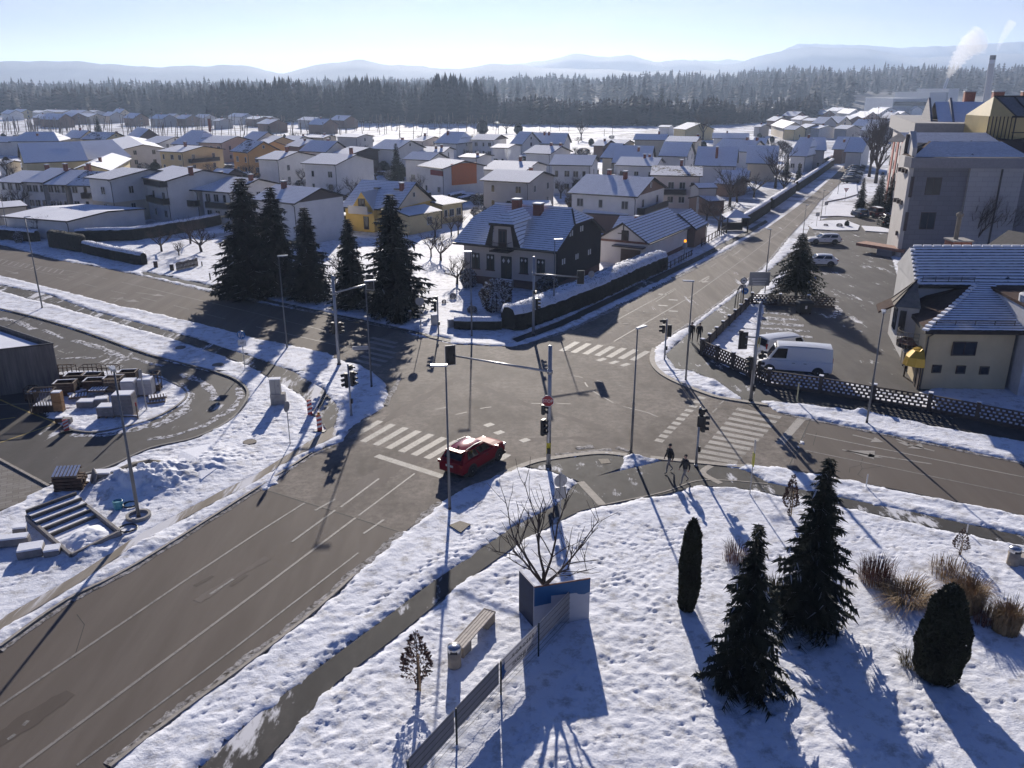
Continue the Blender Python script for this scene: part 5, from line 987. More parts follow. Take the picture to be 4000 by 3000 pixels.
mb.prism([(lx, ly + 2.5), (lx + 2.2, ly), (lx + ll, ly), (lx + ll, ly + lw), (lx, ly + lw)], 13.2, 17.6, 0)
mb.add([(lx + 2.2, ly, 17.6), (lx + ll, ly, 17.6), (lx + ll, ly + 4, 20.1), (lx + .8, ly + 4, 20.1), (lx, ly + lw, 17.6), (lx + ll, ly + lw, 17.6), (lx, ly + 2.5, 17.6)], [(0, 1, 2, 3), (5, 4, 3, 2)], 1)
mb.add([(lx + 2.2, ly, 17.6), (lx + .8, ly + 4, 20.1), (lx, ly + lw, 17.6), (lx, ly + 2.5, 17.6)], [(0, 1, 2, 3)], 0)
lant = mb.build('lantern', [M_LANT, M_LROOF], hall); mb = MB()
for i in range(12): x = lx + 2.2 + i * 2.05; mb.box((x, ly - .03, 15.4), (.14, .1, 4.4), 0); mb.tube([(x, ly, 17.68), (x - 1.2 * (1 if i == 0 else .7), ly + 4, 20.16)], .08, 4, 0)
mb.box((lx + 13, ly - .03, 15.6), (22, .08, .12), 0); mb.box((lx + 13, ly - .05, 17.6), (22.6, .25, .22), 0); mb.tube([(lx + .8, ly + 4, 20.1), (lx + ll, ly + 4, 20.1)], .14, 5, 0)
for i in range(8): q = Vector((lx + 2.2, ly, 0)).lerp(Vector((lx, ly + 2.5, 0)), i / 7.0); mb.box((q.x - .03, q.y - .03, 15.4), (.1, .1, 4.4), 0, .8)
mb.build('lantern_ribs', M_TRIM, lant)
for x, y, z, w, h in ((2.9, -.02, 9.3, 1.9, 2.2), (2.9, -.02, 4.9, 1.9, 2.2), (16.2, -.02, 9.0, 2.0, 2.4), (16.4, -.02, 4.4, 2.0, 2.4)): window(hall, FM(x, y, z, 'f'), w, h, M_FRD, pane=True)
for z in (11.0, 7.0, 3.0):                    # little square windows in the pale gable, and its tall slot
    for k in range(3 if z > 5 else 1):
        mb = MB(); mb.box((.02 + .55 * (.28 + k * .14), 1.6 + k * 1.35, z), (.9, .42, .55), 0, R(-14)); mb.build('window', M_FRD, gab_)
mb = MB(); mb.box((.42, 3.7, 14.2), (.8, .38, 2.6), 0, R(-14)); mb.build('window', M_FRD, gab_)
mb = MB(); mb.box((.12, -.12, 9.2), (.35, .25, 2.6), 0); mb.box((.12, -.12, 4.8), (.35, .25, 2.4), 0); mb.build('corner_window', M_FRD, gab_)
mb = MB(); mb.add([(-4.2, 4.5, 1.2), (.2, -.8, 1.2), (1.2, .8, 1.2), (-2.4, 6, 1.2), (-4.2, 4.5, .8), (.2, -.8, .8), (1.2, .8, .8), (-2.4, 6, .8)], [(0, 1, 2, 3), (7, 6, 5, 4), (0, 4, 5, 1), (3, 7, 4, 0), (1, 5, 6, 2)], 0); mb.box((-.6, 2.2, .4), (2, 3, .9), 1, R(-40)); mb.build('entrance_canopy', [M_TERR, M_STONED], hall)
# brick boiler stack, its flue and the low dark roofs between the two buildings
bs = tag(empty('boiler_stack', (0, 0, 0)), 'square brick boiler chimney with a steel flue behind the yellow building', 'chimney')
q = atY(3733, 1000, 84); mb = MB(); mb.box((q.x, 84, 3.2), (1.85, 1.8, 6.8), 0); mb.box((q.x, 84, 6.65), (2.1, 2.05, .14), 1); mb.build('brick_shaft', [M_BRICK, M_CONC], bs)
mb = MB(); mb.tube([(q.x - .3, 84, 6.6), (q.x - .3, 84, 9.0)], .22, 10, 0); mb.lathe([(.34, 9.0), (.36, 9.25), (.1, 9.45)], 10, 0, Matrix.Translation((q.x - .3, 84, 0))); mb.build('flue', M_ZINC, bs)
house('low house with bare dark tiles and pale verge behind the yellow building', ((3780, 1010), (4300, 1130)), ze=5.2, W=9, rise=2.6, wall='c', roof='d', win=None, gab=0, chim=(), group=None)
# ---- block of flats behind the hall
ap = tag(empty('apartment_block', (59.8, 127, 0), R(-19)), 'block of flats with red panels on its side and brick chimneys behind the stone hall', 'building')
mb = MB(); mb.prism([(0, 0), (26, 0), (26, 42), (0, 42)], -.3, 14.2, 0); mb.build('wall', plain('pale_render', (.44, .41, .39, 1), .85, var=.1), ap)
mb = MB(); mb.prism([(-.8, -.8), (26.5, -.8), (26.5, 43), (-.8, 43)], 14.2, 16.4, 0); mb.build('parapet', plain('grey_parapet', (.27, .26, .26, 1), .85, var=.1), ap)
for i in range(5):
    x = .10; mb = MB(); mb.box((x - .16, 4 + i * 8, 6.5), (.16, 2.6, 12.4), 0); mb.build('red_panel', plain('red_panel', (.34, .09, .06, 1), .8), ap)
    for z in (2, 5, 8, 11):
        mb = MB(); mb.box((x - .10 + .22, 8 + i * 8, z), (.5, 1.4, 1.6), 0); mb.build('window', M_GLASS, ap)
mb = MB(); rq((3, 6, 16.4), (24, 6, 16.4), (24, 13, 19.2), (3, 13, 19.2)); rq((24, 20, 16.4), (3, 20, 16.4), (3, 13, 19.2), (24, 13, 19.2))
for y0_ in (0, 3): mb.add([(2 + y0_, 6, 16.4), (2 + y0_, 20, 16.4), (2 + y0_, 13, 19.8), (2.3 + y0_, 6, 16.4), (2.3 + y0_, 20, 16.4), (2.3 + y0_, 13, 19.8)], [(0, 2, 1), (3, 4, 5), (0, 3, 5, 2), (2, 5, 4, 1)], 1)
aroof = mb.build('roof', [RM['s'], M_STONED], ap)
for x in (8, 12, 16, 20): chimney(aroof, x, 15, 20.6, 16.6, 1.5)
# ---- timber clad shop with a flat snowy roof at the left edge
M_CLAD = new_mat('weathered_cladding', (.17, .15, .14, 1), .8); t_ = NT(M_CLAD); v_ = t_.coord('Object', (3.2, 3.2, .25)); t_.color(t_.ramp(t_.noise(v_, 1.6, 6, .7), .3, .7, (.085, .075, .07, 1), (.24, .21, .19, 1)))
sA, sB, sC = G(240, 1515), G(0, 1547), G(0, 1287, 3.15); sA2 = Vector((sA.x, sA.y, 0)); u_ = (sB - sA).normalized(); w_ = (Vector((sC.x, sC.y, 0)) - sA2).normalized(); P1, P2 = sA2 + u_ * 16, sA2 + w_ * 18
shop = tag(empty('clad_building', (sA.x, sA.y, 0)), 'low building with weathered vertical cladding and snow on its flat roof', 'building')
loc = lambda q: (q.x - sA.x, q.y - sA.y)
ring = [(0, 0), loc(P2), loc(P2 + u_ * 16), loc(P1)]
mb = MB(); mb.prism(ring, -.2, 3.15, 0); mb.build('wall', M_CLAD, shop)
cx = sum(p[0] for p in ring) / 4; cyy = sum(p[1] for p in ring) / 4; inn = [(cx + (p[0] - cx) * .955, cyy + (p[1] - cyy) * .955) for p in ring]
mb = MB(); mb.prism(inn, 3.0, 3.19, 0); mb.build('roof_snow', RM['w'], shop)
mb = MB()
for a, b in zip(ring, ring[1:] + ring[:1]): mb.tube([(a[0], a[1], 3.45), (b[0], b[1], 3.45)], .07, 4, 0); mb.add([(a[0], a[1], 3.15), (b[0], b[1], 3.15), (b[0], b[1], 3.45), (a[0], a[1], 3.45)], [(0, 1, 2, 3)], 1)
mb.build('parapet', [M_PIPE, M_CLAD], shop)
# ---- factory, chimney stacks and their smoke under the wooded hill
M_FAC = plain('factory_panels', (.40, .42, .46, 1), .8, var=.06, scale=.1)
def px_box(mb, u0, u1, vt, Y, dep, mi=0):
    a, b = atY(u0, vt, Y), atY(u1, vt, Y); mb.prism([(a.x, Y), (b.x, Y), (b.x, Y + dep), (a.x, Y + dep)], -1, a.z, mi)
fac = tag(empty('factory'), 'long pale factory hall with stepped roof under the wooded hill', 'factory')
mb = MB(); px_box(mb, 3490, 3640, 384, 760, 60); px_box(mb, 3634, 3712, 360, 758, 70); px_box(mb, 3708, 3748, 346, 756, 60); mb.build('hall', M_FAC, fac)
mb = MB(); a, b = atY(3492, 398, 759), atY(3630, 396, 759); mb.prism([(a.x, 757.6), (b.x, 757.6), (b.x, 759), (a.x, 759)], a.z - 3, a.z, 0); mb.build('window_band', M_GLASS, fac)
ck = tag(empty('factory_chimney'), 'tall concrete factory chimney with dark banded top', 'chimney')
a, b = atY(3857, 380, 700), atY(3880, 216, 700); r_ = (atY(3890, 216, 700).x - atY(3869, 216, 700).x) / 2
mb = MB(); mb.tube([(a.x, 700, -1), (b.x, 700, b.z * .87)], [r_ * 1.35, r_ * 1.05], 14, 0); mb.build('shaft', plain('chimney_concrete', (.32, .31, .32, 1), .9, var=.1), ck)
mb = MB(); mb.tube([(b.x, 700, b.z * .87), (b.x, 700, b.z * .93)], r_ * 1.06, 14, 1); mb.tube([(b.x, 700, b.z * .93), (b.x, 700, b.z)], r_ * 1.04, 14, 0); mb.build('banded_top', [plain('dark_band', (.06, .05, .055, 1), .9), M_FAC], ck)
fs_ = atY(3703, 306, 770); mb = MB(); mb.tube([(fs_.x - 6, 770, 0), (fs_.x, 770, fs_.z)], 1.3, 8, 0); tag(mb.build('steel_stack', M_FAC), 'thin smoking steel stack behind the factory hall', 'chimney')
M_SMOKE = bpy.data.materials.new('smoke'); M_SMOKE.use_nodes = True; sn = M_SMOKE.node_tree.nodes; sn.remove(sn['Principled BSDF'])
sv = sn.new('ShaderNodeVolumePrincipled'); sv.inputs['Color'].default_value = (.97, .97, .98, 1); sv.inputs['Density'].default_value = .055; sv.inputs['Anisotropy'].default_value = .3
M_SMOKE.node_tree.links.new(sv.outputs[0], sn['Material Output'].inputs['Volume'])
def smoke(label, pts, seed, m=M_SMOKE):
    """billowing plume: one lumpy closed skin along a rising path"""
    r = random.Random(seed); mb = MB(); pp, rr = [], []
    for (p, ra), (p2, r2) in zip(pts, pts[1:]):
        for k in range(3): pp.append(p.lerp(p2, k / 3)); rr.append((ra + (r2 - ra) * k / 3) * (.8 + .35 * abs(math.sin(len(rr) * .7 + seed)) + r.uniform(-.03, .03)))
    pp.append(pts[-1][0] + (pts[-1][0] - pts[-2][0]) * .3); rr.append(pts[-1][1] * .7); mb.tube(pp, rr, 16); o_ = Vector((0, 0, 0))
    mb.v = [tuple(Vector(v) + Vector((math.sin(v[2] * 2.3 / q), math.sin(v[0] * 2 / q), 0)) * q * .10) for v, q in ((v, rr[i // 16]) for i, v in enumerate(mb.v))]; mb.sm = True
    return tag(mb.build('smoke', m), label, 'smoke', kind='stuff')
def plume(us, Y, r0, r1): return [(atY(u, v, Y), r0 + (r1 - r0) * (i / (len(us) - 1)) ** 1.2) for i, (u, v) in enumerate(us)]
def dense(us, k=4):
    out = []
    for a, b in zip(us, us[1:]):
        for i in range(k): out.append((a[0] + (b[0] - a[0]) * i / k + rnd.uniform(-1, 1), a[1] + (b[1] - a[1]) * i / k))
    return out + [us[-1]]
smoke('white smoke plume drifting from the steel stack', plume(dense([(3703, 306), (3710, 288), (3730, 255), (3758, 210), (3790, 175), (3835, 150)]), 770, 1.6, 12), 3)
smoke('thin white smoke from the tall factory chimney', plume(dense([(3896, 200), (3902, 180), (3915, 150), (3935, 115), (3955, 85)]), 700, .8, 4), 5)
M_SMOKE2 = M_SMOKE.copy(); M_SMOKE2.name = 'chimney_smoke'; [x for x in M_SMOKE2.node_tree.nodes if x.type == 'PRINCIPLED_VOLUME'][0].inputs['Density'].default_value = .12
smoke('wisp of smoke curling from a house flue', plume(dense([(2232, 566), (2215, 552), (2195, 540), (2172, 530)], 3), 300, .5, 2.6), 7, M_SMOKE2)
smoke('short puff of smoke over the bright roofed house', plume(dense([(1981, 622), (1982, 608), (1984, 585)], 3), 235, .35, 1.1), 8, M_SMOKE2)
# ================================================================ street furniture
M_GALV = plain('galvanised_steel', (.34, .345, .36, 1), .38, metal=.55, var=.12, scale=3); M_GALVD = plain('weathered_steel', (.16, .165, .175, 1), .5, metal=.4, var=.15)
M_BLK = plain('black_housing', (.012, .012, .014, 1), .5); M_LENS = {k: new_mat('lens_' + k, c, .2) for k, c in (('red', (.10, .01, .01, 1)), ('amber', (.12, .06, .005, 1)), ('green', (.005, .07, .03, 1)))}
M_LED = plain('lamp_housing', (.42, .43, .45, 1), .4, metal=.3); M_BASE = plain('pole_foot', (.06, .055, .055, 1), .8)
M_RED = new_mat('sign_red', (.33, .012, .018, 1), .4); M_BLUE = new_mat('sign_blue', (.01, .12, .36, 1), .4); M_SW = plain('sign_white', (.68, .67, .66, 1), .5, var=.04); M_SBACK = plain('sign_back', (.36, .36, .37, 1), .5, metal=.3, var=.1)
def lamp(label, base, vtop, ang, arm=.75, r=.075):
    b = G(*base); h = height_at(b, vtop)
    o = tag(empty('street_lamp', b), label, 'street lamp', 'street lamps round the junction')
    mb = MB(); mb.tube([(0, 0, 0), (0, 0, h * .42), (0, 0, h * .43), (0, 0, h)], [r, r * .95, r * .72, r * .5], 8, 0); mb.sm = True; p = mb.build('pole', M_GALVD, o)
    mb = MB(); mb.lathe([(r * 2.1, 0), (r * 2.0, .04), (r * 1.15, .06), (r * 1.1, .22)], 8, 0); mb.build('foot', M_BASE, p)
    c, s = math.cos(ang), math.sin(ang); M = Matrix.Rotation(ang, 4, 'Z'); mb = MB()
    mb.add([(-.08, -.09, h - .02), (arm, -.16, h + .05), (arm, .16, h + .05), (-.08, .09, h - .02), (-.08, -.07, h + .09), (arm, -.14, h + .11), (arm, .14, h + .11), (-.08, .07, h + .09)],
           [(3, 2, 1, 0), (4, 5, 6, 7), (0, 1, 5, 4), (1, 2, 6, 5), (2, 3, 7, 6), (3, 0, 4, 7)], 0, M); mb.build('lamp_head', M_LED, o)
    return o, h
dA = math.pi + .1
lamp('street lamp beside the red car, in front of its rear', (1757, 1995), 1430, dA)
lamp('street lamp in the small snow heap near the two walkers', (2465, 1770), 1285, math.pi - 2.4, .7)
lamp('street lamp in front of the dark spruces, left of the signal gantry', (1122, 1362), 1002, .2)
lamp('street lamp behind the two people walking along the parking fence', (2678, 1490), 1100, math.pi)
lamp('street lamp standing in a concrete ring on the snowy bank', (543, 2025), 1448, 2.2, .5, .095)
lamp('street lamp on the snowy strip before the yellow corner building', (3385, 1655), 1222, 1.2, .5)
lamp('street lamp on the verge of the western road at the left edge', (166, 1206), 850, .8, .5)
lamp('street lamp before the left wall of the old house', (1843, 1316), 985, math.pi)
l_, h_ = lamp('street lamp with a street name plate on the round traffic island', (1452, 1515), 1100, .25)
mb = MB(); mb.box((-.02, 0, 0), (1.15, .04, .26), 0); mb.box((0, -.022, 0), (1.09, .01, .2), 1); np_ = mb.build('name_plate', [M_SW, M_SBACK], l_); np_.location = (-.62, -.1, 3.15); np_.rotation_euler = (0, 0, .12)
lamp('street lamp rising from behind the long hedge, right of the boarded gable', (2162, 1242), 937, .1)
lamp('street lamp at the bend before the info board and lone fir', (2993, 1065), 898, 2.0, .6)
lamp('street lamp standing against the dark spruce group', (938, 1118), 930, 1.0, .5)
for lab, b, v in (('distant street lamp between the far street and the give way sign', (3205, 862), 744), ('distant street lamp at the corner of the snowy island', (3136, 920), 802), ('slender lamp by the row of parked cars', (3272, 760), 662), ('street lamp at the left edge beside the hedge', (36, 930), 757)): lamp(lab, b, v, .5, .4, .06)
cr_ = G(543, 2027); mb = MB(); mb.lathe([(.62, -.05), (.62, .28), (.48, .28), (.48, -.02)], 20, 0, Matrix.Translation(cr_)); tag(mb.build('concrete_ring', M_CONC), 'round concrete ring around the foot of the lamp post', 'concrete ring')
# ---- traffic signals
def signal(parent, loc, ang, n=3, back=False, s=1.0, name='signal_head'):
    """housing with visors; it faces -Y before turning"""
    M = Matrix.Translation(loc) @ Matrix.Rotation(ang, 4, 'Z') @ Matrix.Scale(s, 4); mb = MB(); h = .30 * n
    mb.box((0, 0, 0), (.30, .16, h), 0, 0, M); mb.box((0, .02, 0), (.24, .2, h - .06), 0, 0, M)
    if back: mb.box((0, .05, 0), (.66, .02, h + .36), 1, 0, M); mb.box((0, .035, 0), (.56, .025, h + .26), 0, 0, M); mb.box((0, .065, 0), (.62, .02, h + .30), 0, 0, M)
    for k in range(n):
        z = h / 2 - .15 - .3 * k; pts = [(.125 * math.cos(a), .125 * math.sin(a)) for a in [math.pi * (-.1 + 1.2 * i / 8) for i in range(9)]]
        mb.add([(x, -.08, z + y) for x, y in pts] + [(x * .98, -.30, z + y * .94 - .02) for x, y in pts], [(i, i + 1, 10 + i, 9 + i) for i in range(8)], 0, M)
    hd = mb.build(name, [M_BLK, M_SW], parent)
    for k, c in enumerate(('red', 'amber', 'green')[:n] if n != 2 else ('red', 'green')):
        z = h / 2 - .15 - .3 * k; mb = MB(); mb.lathe([(.11, 0), (.09, .02), (.02, .035)], 10, 0, M @ Matrix.Translation((0, -.08, z)) @ Matrix.Rotation(math.pi / 2, 4, 'X')); mb.build('lens', M_LENS[c], hd)
    return hd
def mast(label, base, vtop, r=.13):
    b = G(*base); h = height_at(b, vtop); o = tag(empty('signal_mast', b), label, 'traffic light', 'signal masts at the junction')
    mb = MB(); mb.tube([(0, 0, 0), (0, 0, h * .48), (0, 0, h * .485), (0, 0, h)], [r, r, r * .92, r * .85], 10, 0); mb.sm = True; p = mb.build('mast', M_GALV, o)
    mb = MB(); mb.lathe([(r * 1.35, 0), (r * 1.35, .16), (r * 1.05, .2)], 10, 0); mb.build('foot', M_BASE, p); return o, b, h
def arm_to(o, b, z0, px, dz=None, depth=None):
    """gantry arm from the mast at height z0 to the head seen at picture point px, kept in the mast's own depth unless told otherwise"""
    e = atY(px[0], px[1], depth or b.y); q = Vector((e.x - b.x, e.y - b.y, e.z)); mb = MB(); mb.tube([(0, 0, z0), (q.x, q.y, q.z)], [.075, .055], 8, 0); mb.tube([(0, 0, z0 - .12), (0, 0, z0 + .12)], .16, 8, 0); mb.sm = True; mb.build('arm', M_GALV, o); return q
o, b, h = mast('tall signal mast with red stop sign and arm reaching left over the red car', (2142, 1825), 1350)
q = arm_to(o, b, height_at(b, 1452), (1762, 1388), depth=b.y + 3.6); signal(o, q + Vector((-.05, -.1, .05)), R(200), 3, True, 1.0)
signal(o, (-.32, -.02, height_at(b, 1668)), R(60), 3, False, 1.1); signal(o, (-.32, .05, height_at(b, 1600)), R(75), 2, False, 1.0)
st_ = MB(); pts = [(.36 * math.cos(R(22.5 + 45 * i)), .36 * math.sin(R(22.5 + 45 * i))) for i in range(8)]; M = Matrix.Rotation(math.pi / 2, 4, 'X')
st_.add([(x, -.0, z) for x, z in pts] + [(x, -.02, z) for x, z in pts], [tuple(range(8)), tuple(range(15, 7, -1))] + [(i, 8 + i, 8 + (i + 1) % 8, (i + 1) % 8) for i in range(8)], 1)
st_.add([(x * .93, -.025, z * .93) for x, z in pts], [tuple(range(7, -1, -1))], 0); sg = st_.build('stop_sign', [M_RED, M_SW], o); sg.location = (-.10, -.22, height_at(b, 1561)); sg.rotation_euler = (0, 0, R(-8))
text('lettering', 'STOP', .27, M_SW, sg, (0, -.03, -.005), (math.pi / 2, 0, 0), .9)
mb = MB(); mb.box((0, -.14, 1.1), (.2, .1, .34), 1); mb.tube([(0, 0, .9), (0, 0, 1.6)], .133, 10, 0); mb.build('push_button', [flat('safety_yellow', (.55, .45, .03, 1), .5), M_BLK], o)
o, b, h = mast('signal mast at the hedge corner with a thin arm to the right', (2083, 1312), 1002, .12)
q = arm_to(o, b, height_at(b, 1070), (2268, 1083), depth=b.y + .6); signal(o, q, R(178), 3, True, 1.0); signal(o, (.3, -.05, height_at(b, 1185)), R(95), 3, False, 1.1); signal(o, (.12, -.28, height_at(b, 1140)), R(20), 1, False, 1.0)
o, b, h = mast('signal mast before the spruces with an arm reaching right', (1325, 1428), 1075, .13)
q = arm_to(o, b, height_at(b, 1145), (1444, 1107), depth=b.y + 1.2); signal(o, q + Vector((.05, 0, .1)), R(165), 3, True, 1.0); signal(o, (.3, .05, height_at(b, 1282)), R(90), 3, False, 1.05); signal(o, (-.3, .05, height_at(b, 1282)), R(-90), 3, False, 1.05)
o, b, h = mast('signal mast by the parking fence carrying heads on several brackets', (2932, 1568), 1180, .13)
for px, an, n_ in (((2902, 1330), 185, 3), ((2978, 1385), 80, 2), ((2895, 1300), 150, 1)):
    e = atY(px[0], px[1], b.y + .2); q = Vector((e.x - b.x, .2, e.z)); signal(o, q, R(an), n_, n_ == 3, 1.0); mb = MB(); mb.tube([(0, 0, q.z + .3), (q.x, q.y, q.z + .3)], .035, 6, 0); mb.tube([(0, 0, q.z - .3), (q.x, q.y, q.z - .3)], .035, 6, 0); mb.build('bracket', M_GALV, o)
signal(o, (.35, -.1, height_at(b, 1435)), R(70), 3, False, 1.1); signal(o, (-.32, -.05, height_at(b, 1418)), R(-80), 3, False, 1.1); signal(o, (.38, 0, height_at(b, 1390)), R(88), 1, False, 1.15)
mb = MB(); mb.lathe([(.36, -.02), (.36, .02), (.02, .022)], 16, 0, Matrix.Translation((.18, -.12, height_at(b, 1335))) @ Matrix.Rotation(R(70), 4, 'Z') @ Matrix.Rotation(math.pi / 2, 4, 'X')); mb.build('round_sign', plain('sign_yellow_white', (.6, .52, .2, 1), .5), o)
mb = MB(); mb.box((.12, -.12, height_at(b, 1515)), (.16, .16, .36), 0); mb.build('push_button', M_BLK, o)
def small_signal(label, base, vtop, heads, r=.06):
    b = G(*base); h = height_at(b, vtop); o = tag(empty('traffic_light', b), label, 'traffic light', 'low traffic lights at the junction')
    mb = MB(); mb.tube([(0, 0, 0), (0, 0, h * .3), (0, 0, h * .31), (0, 0, h)], [r * 1.25, r * 1.25, r, r], 8, 0); mb.lathe([(r * 2, 0), (r * 1.9, .12), (r * 1.3, .14)], 8, 0); mb.sm = True; mb.build('pole', M_GALV, o)
    for x, y, v, an, n_ in heads: signal(o, (x, y, height_at(b, v)), R(an), n_, False, 1.12)
    mb = MB(); mb.box((.1, -.06, 1.15), (.14, .14, .32), 0); mb.build('push_button', M_BLK, o); return o
small_signal('low traffic light on the round snowy island, double headed', (1373, 1627), 1422, ((-.22, .1, 1487, -70, 3), (.24, .08, 1480, 75, 3), (.12, .1, 1437, 60, 1)))
small_signal('low traffic light beside the zebra crossing and the two walkers', (2718, 1822), 1590, ((.24, .05, 1655, 95, 3), (-.02, -.28, 1638, 170, 2), (.08, -.05, 1606, 120, 1)))
small_signal('low traffic light before the garden of the old house', (1713, 1310), 1155, ((-.24, 0, 1195, -95, 3), (-.1, -.1, 1163, -80, 1)))
small_signal('low traffic light on the snowy kerb at the right of the junction', (2595, 1411), 1245, ((-.22, .05, 1255, -92, 1), (-.24, .05, 1285, -95, 2), (.26, .0, 1292, 178, 3)))
# ---- signs
def disc(mb, c, r, ang, mi, off=0, n=18): mb.lathe([(r, -.012 - off), (r, .012 - off), (r * .2, .0125 - off)], n, mi, Matrix.Translation(c) @ Matrix.Rotation(ang, 4, 'Z') @ Matrix.Rotation(math.pi / 2, 4, 'X'))
def sign_post(label, base, vtop, r=.03):
    b = G(*base); h = height_at(b, vtop); o = tag(empty('road_sign', b), label, 'road sign', 'road signs round the junction')
    mb = MB(); mb.tube([(0, 0, 0), (0, 0, h)], r, 7, 0); mb.build('post', M_GALV, o); return o, b, h
o, b, h = sign_post('blue round cycle and footpath sign with a white plate beneath', (958, 1446), 1292)
mb = MB(); disc(mb, (0, -.05, h - .33), .34, 0, 0); mb.add([(x, -.066, h - .33 + z) for x, z in ((-.015, -.28), (.015, -.28), (.015, .28), (-.015, .28))], [(0, 1, 2, 3)], 1)
for x, z, w_, h_2 in ((-.15, 0, .06, .2), (-.15, .13, .07, .07), (.14, -.06, .16, .03), (.09, -.09, .08, .08), (.2, -.09, .08, .08), (.15, .05, .03, .18), (-.18, -.12, .03, .14), (-.12, -.12, .03, .14)): mb.add([(x - w_ / 2, -.068, h - .33 + z - h_2 / 2), (x + w_ / 2, -.068, h - .33 + z - h_2 / 2), (x + w_ / 2, -.068, h - .33 + z + h_2 / 2), (x - w_ / 2, -.068, h - .33 + z + h_2 / 2)], [(0, 1, 2, 3)], 1)
mb.build('round_sign', [M_BLUE, M_SW], o)
mb = MB(); mb.box((0, -.05, h - .98), (.64, .02, .46), 0); mb.box((-.05, -.065, h - .98), (.2, .01, .05), 1); mb.box((.1, -.065, h - .93), (.05, .01, .14), 1); mb.build('plate', [M_SW, M_GALVD], o)
o, b, h = sign_post('round sign with square plate seen from behind near the bare young tree', (2186, 2085), 1855)
mb = MB(); disc(mb, (0, .06, h - .34), .34, .3, 0); mb.box((0, .06, h - 1.0), (.62, .025, .62), 0, .3); mb.box((0, .035, h - .6), (.10, .03, 1.4), 0, .3); mb.build('sign_backs', M_SBACK, o)
o, b, h = sign_post('edge-on round sign on a slim post right of the zebra crossing', (2928, 1937), 1718)
mb = MB(); disc(mb, (0, 0, h - .36), .36, R(80), 0); mb.build('round_sign', M_SBACK, o); mb = MB(); mb.box((0, 0, h - 1.15), (.05, .3, .75), 0); mb.build('marker_plate', flat('marker_yellow', (.55, .5, .05, 1), .5), o)
o, b, h = sign_post('round sign on a slim post against the long hedge', (2307, 1176), 1058)
mb = MB(); disc(mb, (0, .05, h - .36), .36, .35, 0); mb.build('round_sign', M_SBACK, o)
o, b, h = sign_post('round sign on a post beside the low spruce at the corner', (1645, 1330), 1160)
mb = MB(); disc(mb, (0, .05, h - .4), .38, .2, 0); mb.build('round_sign', M_SBACK, o)
o, b, h = sign_post('round sign turned edge-on on the snowy bank by the grey cabinet', (1134, 1737), 1568)
mb = MB(); disc(mb, (0, 0, h - .35), .34, R(75), 0); mb.build('round_sign', M_SBACK, o)
o, b, h = sign_post('round ban sign with plate and blue disc at the parking corner', (2897, 1180), 1083)
mb = MB(); disc(mb, (0, -.04, h - .35), .36, .1, 0); disc(mb, (0, -.06, h - .35), .27, .1, 1); mb.box((0, -.08, h - .35), (.3, .01, .13), 2); mb.build('round_sign', [M_GALVD, M_SW, M_GALVD], o)
mb = MB(); mb.box((-.05, -.05, h - .98), (.7, .02, .42), 0); mb.build('plate', M_SBACK, o); mb = MB(); disc(mb, (.25, -.05, h - 1.45), .36, .1, 0); mb.box((.25, -.07, h - 1.45), (.34, .01, .05), 1, 0); mb.build('blue_disc', [M_BLUE, M_SW], o)
o, b, h = sign_post('inverted triangle give way sign on the snowy island by the conifers', (3300, 785), 735)
mb = MB(); mb.add([(-.5, -.04, h), (.5, -.04, h), (0, -.04, h - .86), (-.36, -.05, h - .09), (.36, -.05, h - .09), (0, -.05, h - .68)], [(0, 2, 1)], 0); mb.f.append((3, 5, 4)); mb.m.append(1); mb.build('triangle', [M_RED, M_SW], o)
for lab, ba, v in (('square sign on a thin pole at the snowy island', (3222, 842), 788), ('thin sign pole on the island of snow near the white estate car', (3188, 888), 830)):
    o, b, h = sign_post(lab, ba, v); mb = MB(); mb.box((0, -.04, h - .3), (.6, .03, .6), 0); mb.build('sign_board', M_SBACK, o)
b = G(2960, 1150); h = height_at(b, 1062); o = tag(empty('info_board', b), 'grey information board on two posts behind the parking fence', 'sign')
mb = MB(); mb.tube([(-.75, 0, 0), (-.75, 0, h)], .05, 6, 0); mb.tube([(.75, 0, 0), (.75, 0, h)], .05, 6, 0); mb.build('posts', M_GALVD, o); mb = MB(); mb.box((0, -.07, h - .75), (2.2, .08, 1.5), 0); mb.build('board', M_SBACK, o)
mb = MB()
for k in range(3): mb.box((0, -.12, h - .75 - .28 * k), (1.7 - .2 * k, .02, .1), 0)
mb.build('printed_lines', M_SW, o)
b = G(2885, 1205); o = tag(empty('arch_frame', b, R(60)), 'thin steel arch standing by the fence corner of the car park', 'arch'); mb = MB()
mb.tube([(1.5 * math.cos(math.pi * i / 14), 0, .9 + 1.5 * math.sin(math.pi * i / 14)) for i in range(15)], .05, 6, 0); mb.tube([(1.5, 0, .9), (1.5, 0, 0)], .05, 6, 0); mb.tube([(-1.5, 0, .9), (-1.5, 0, 0)], .05, 6, 0); mb.tube([(-.5, 0, 0), (-.5, 0, 2.2)], .03, 5, 0); mb.tube([(.5, 0, 0), (.5, 0, 2.2)], .03, 5, 0); mb.build('hoop', M_TRIM, o)
def post(label, base, vtop, m, r=.05, cat='post'):
    b = G(*base); h = height_at(b, vtop); mb = MB(); mb.tube([(b.x, b.y, -.05), (b.x, b.y, h)], r, 7, 0); mb.tube([(b.x, b.y, h), (b.x, b.y, h + .06)], [r, r * .4], 7, 0); return tag(mb.build('post', m), label, cat)
post('pale marker post in the snow strip beside the eastern road', (3382, 1906), 1855, M_SW, .035); post('pale marker post at the start of the snow strip below the fence', (3112, 1572), 1500, plain('pale_post', (.45, .42, .25, 1), .7), .05); post('white stake behind the reddish sapling by the path', (3775, 2085), 2050, M_SW, .03)
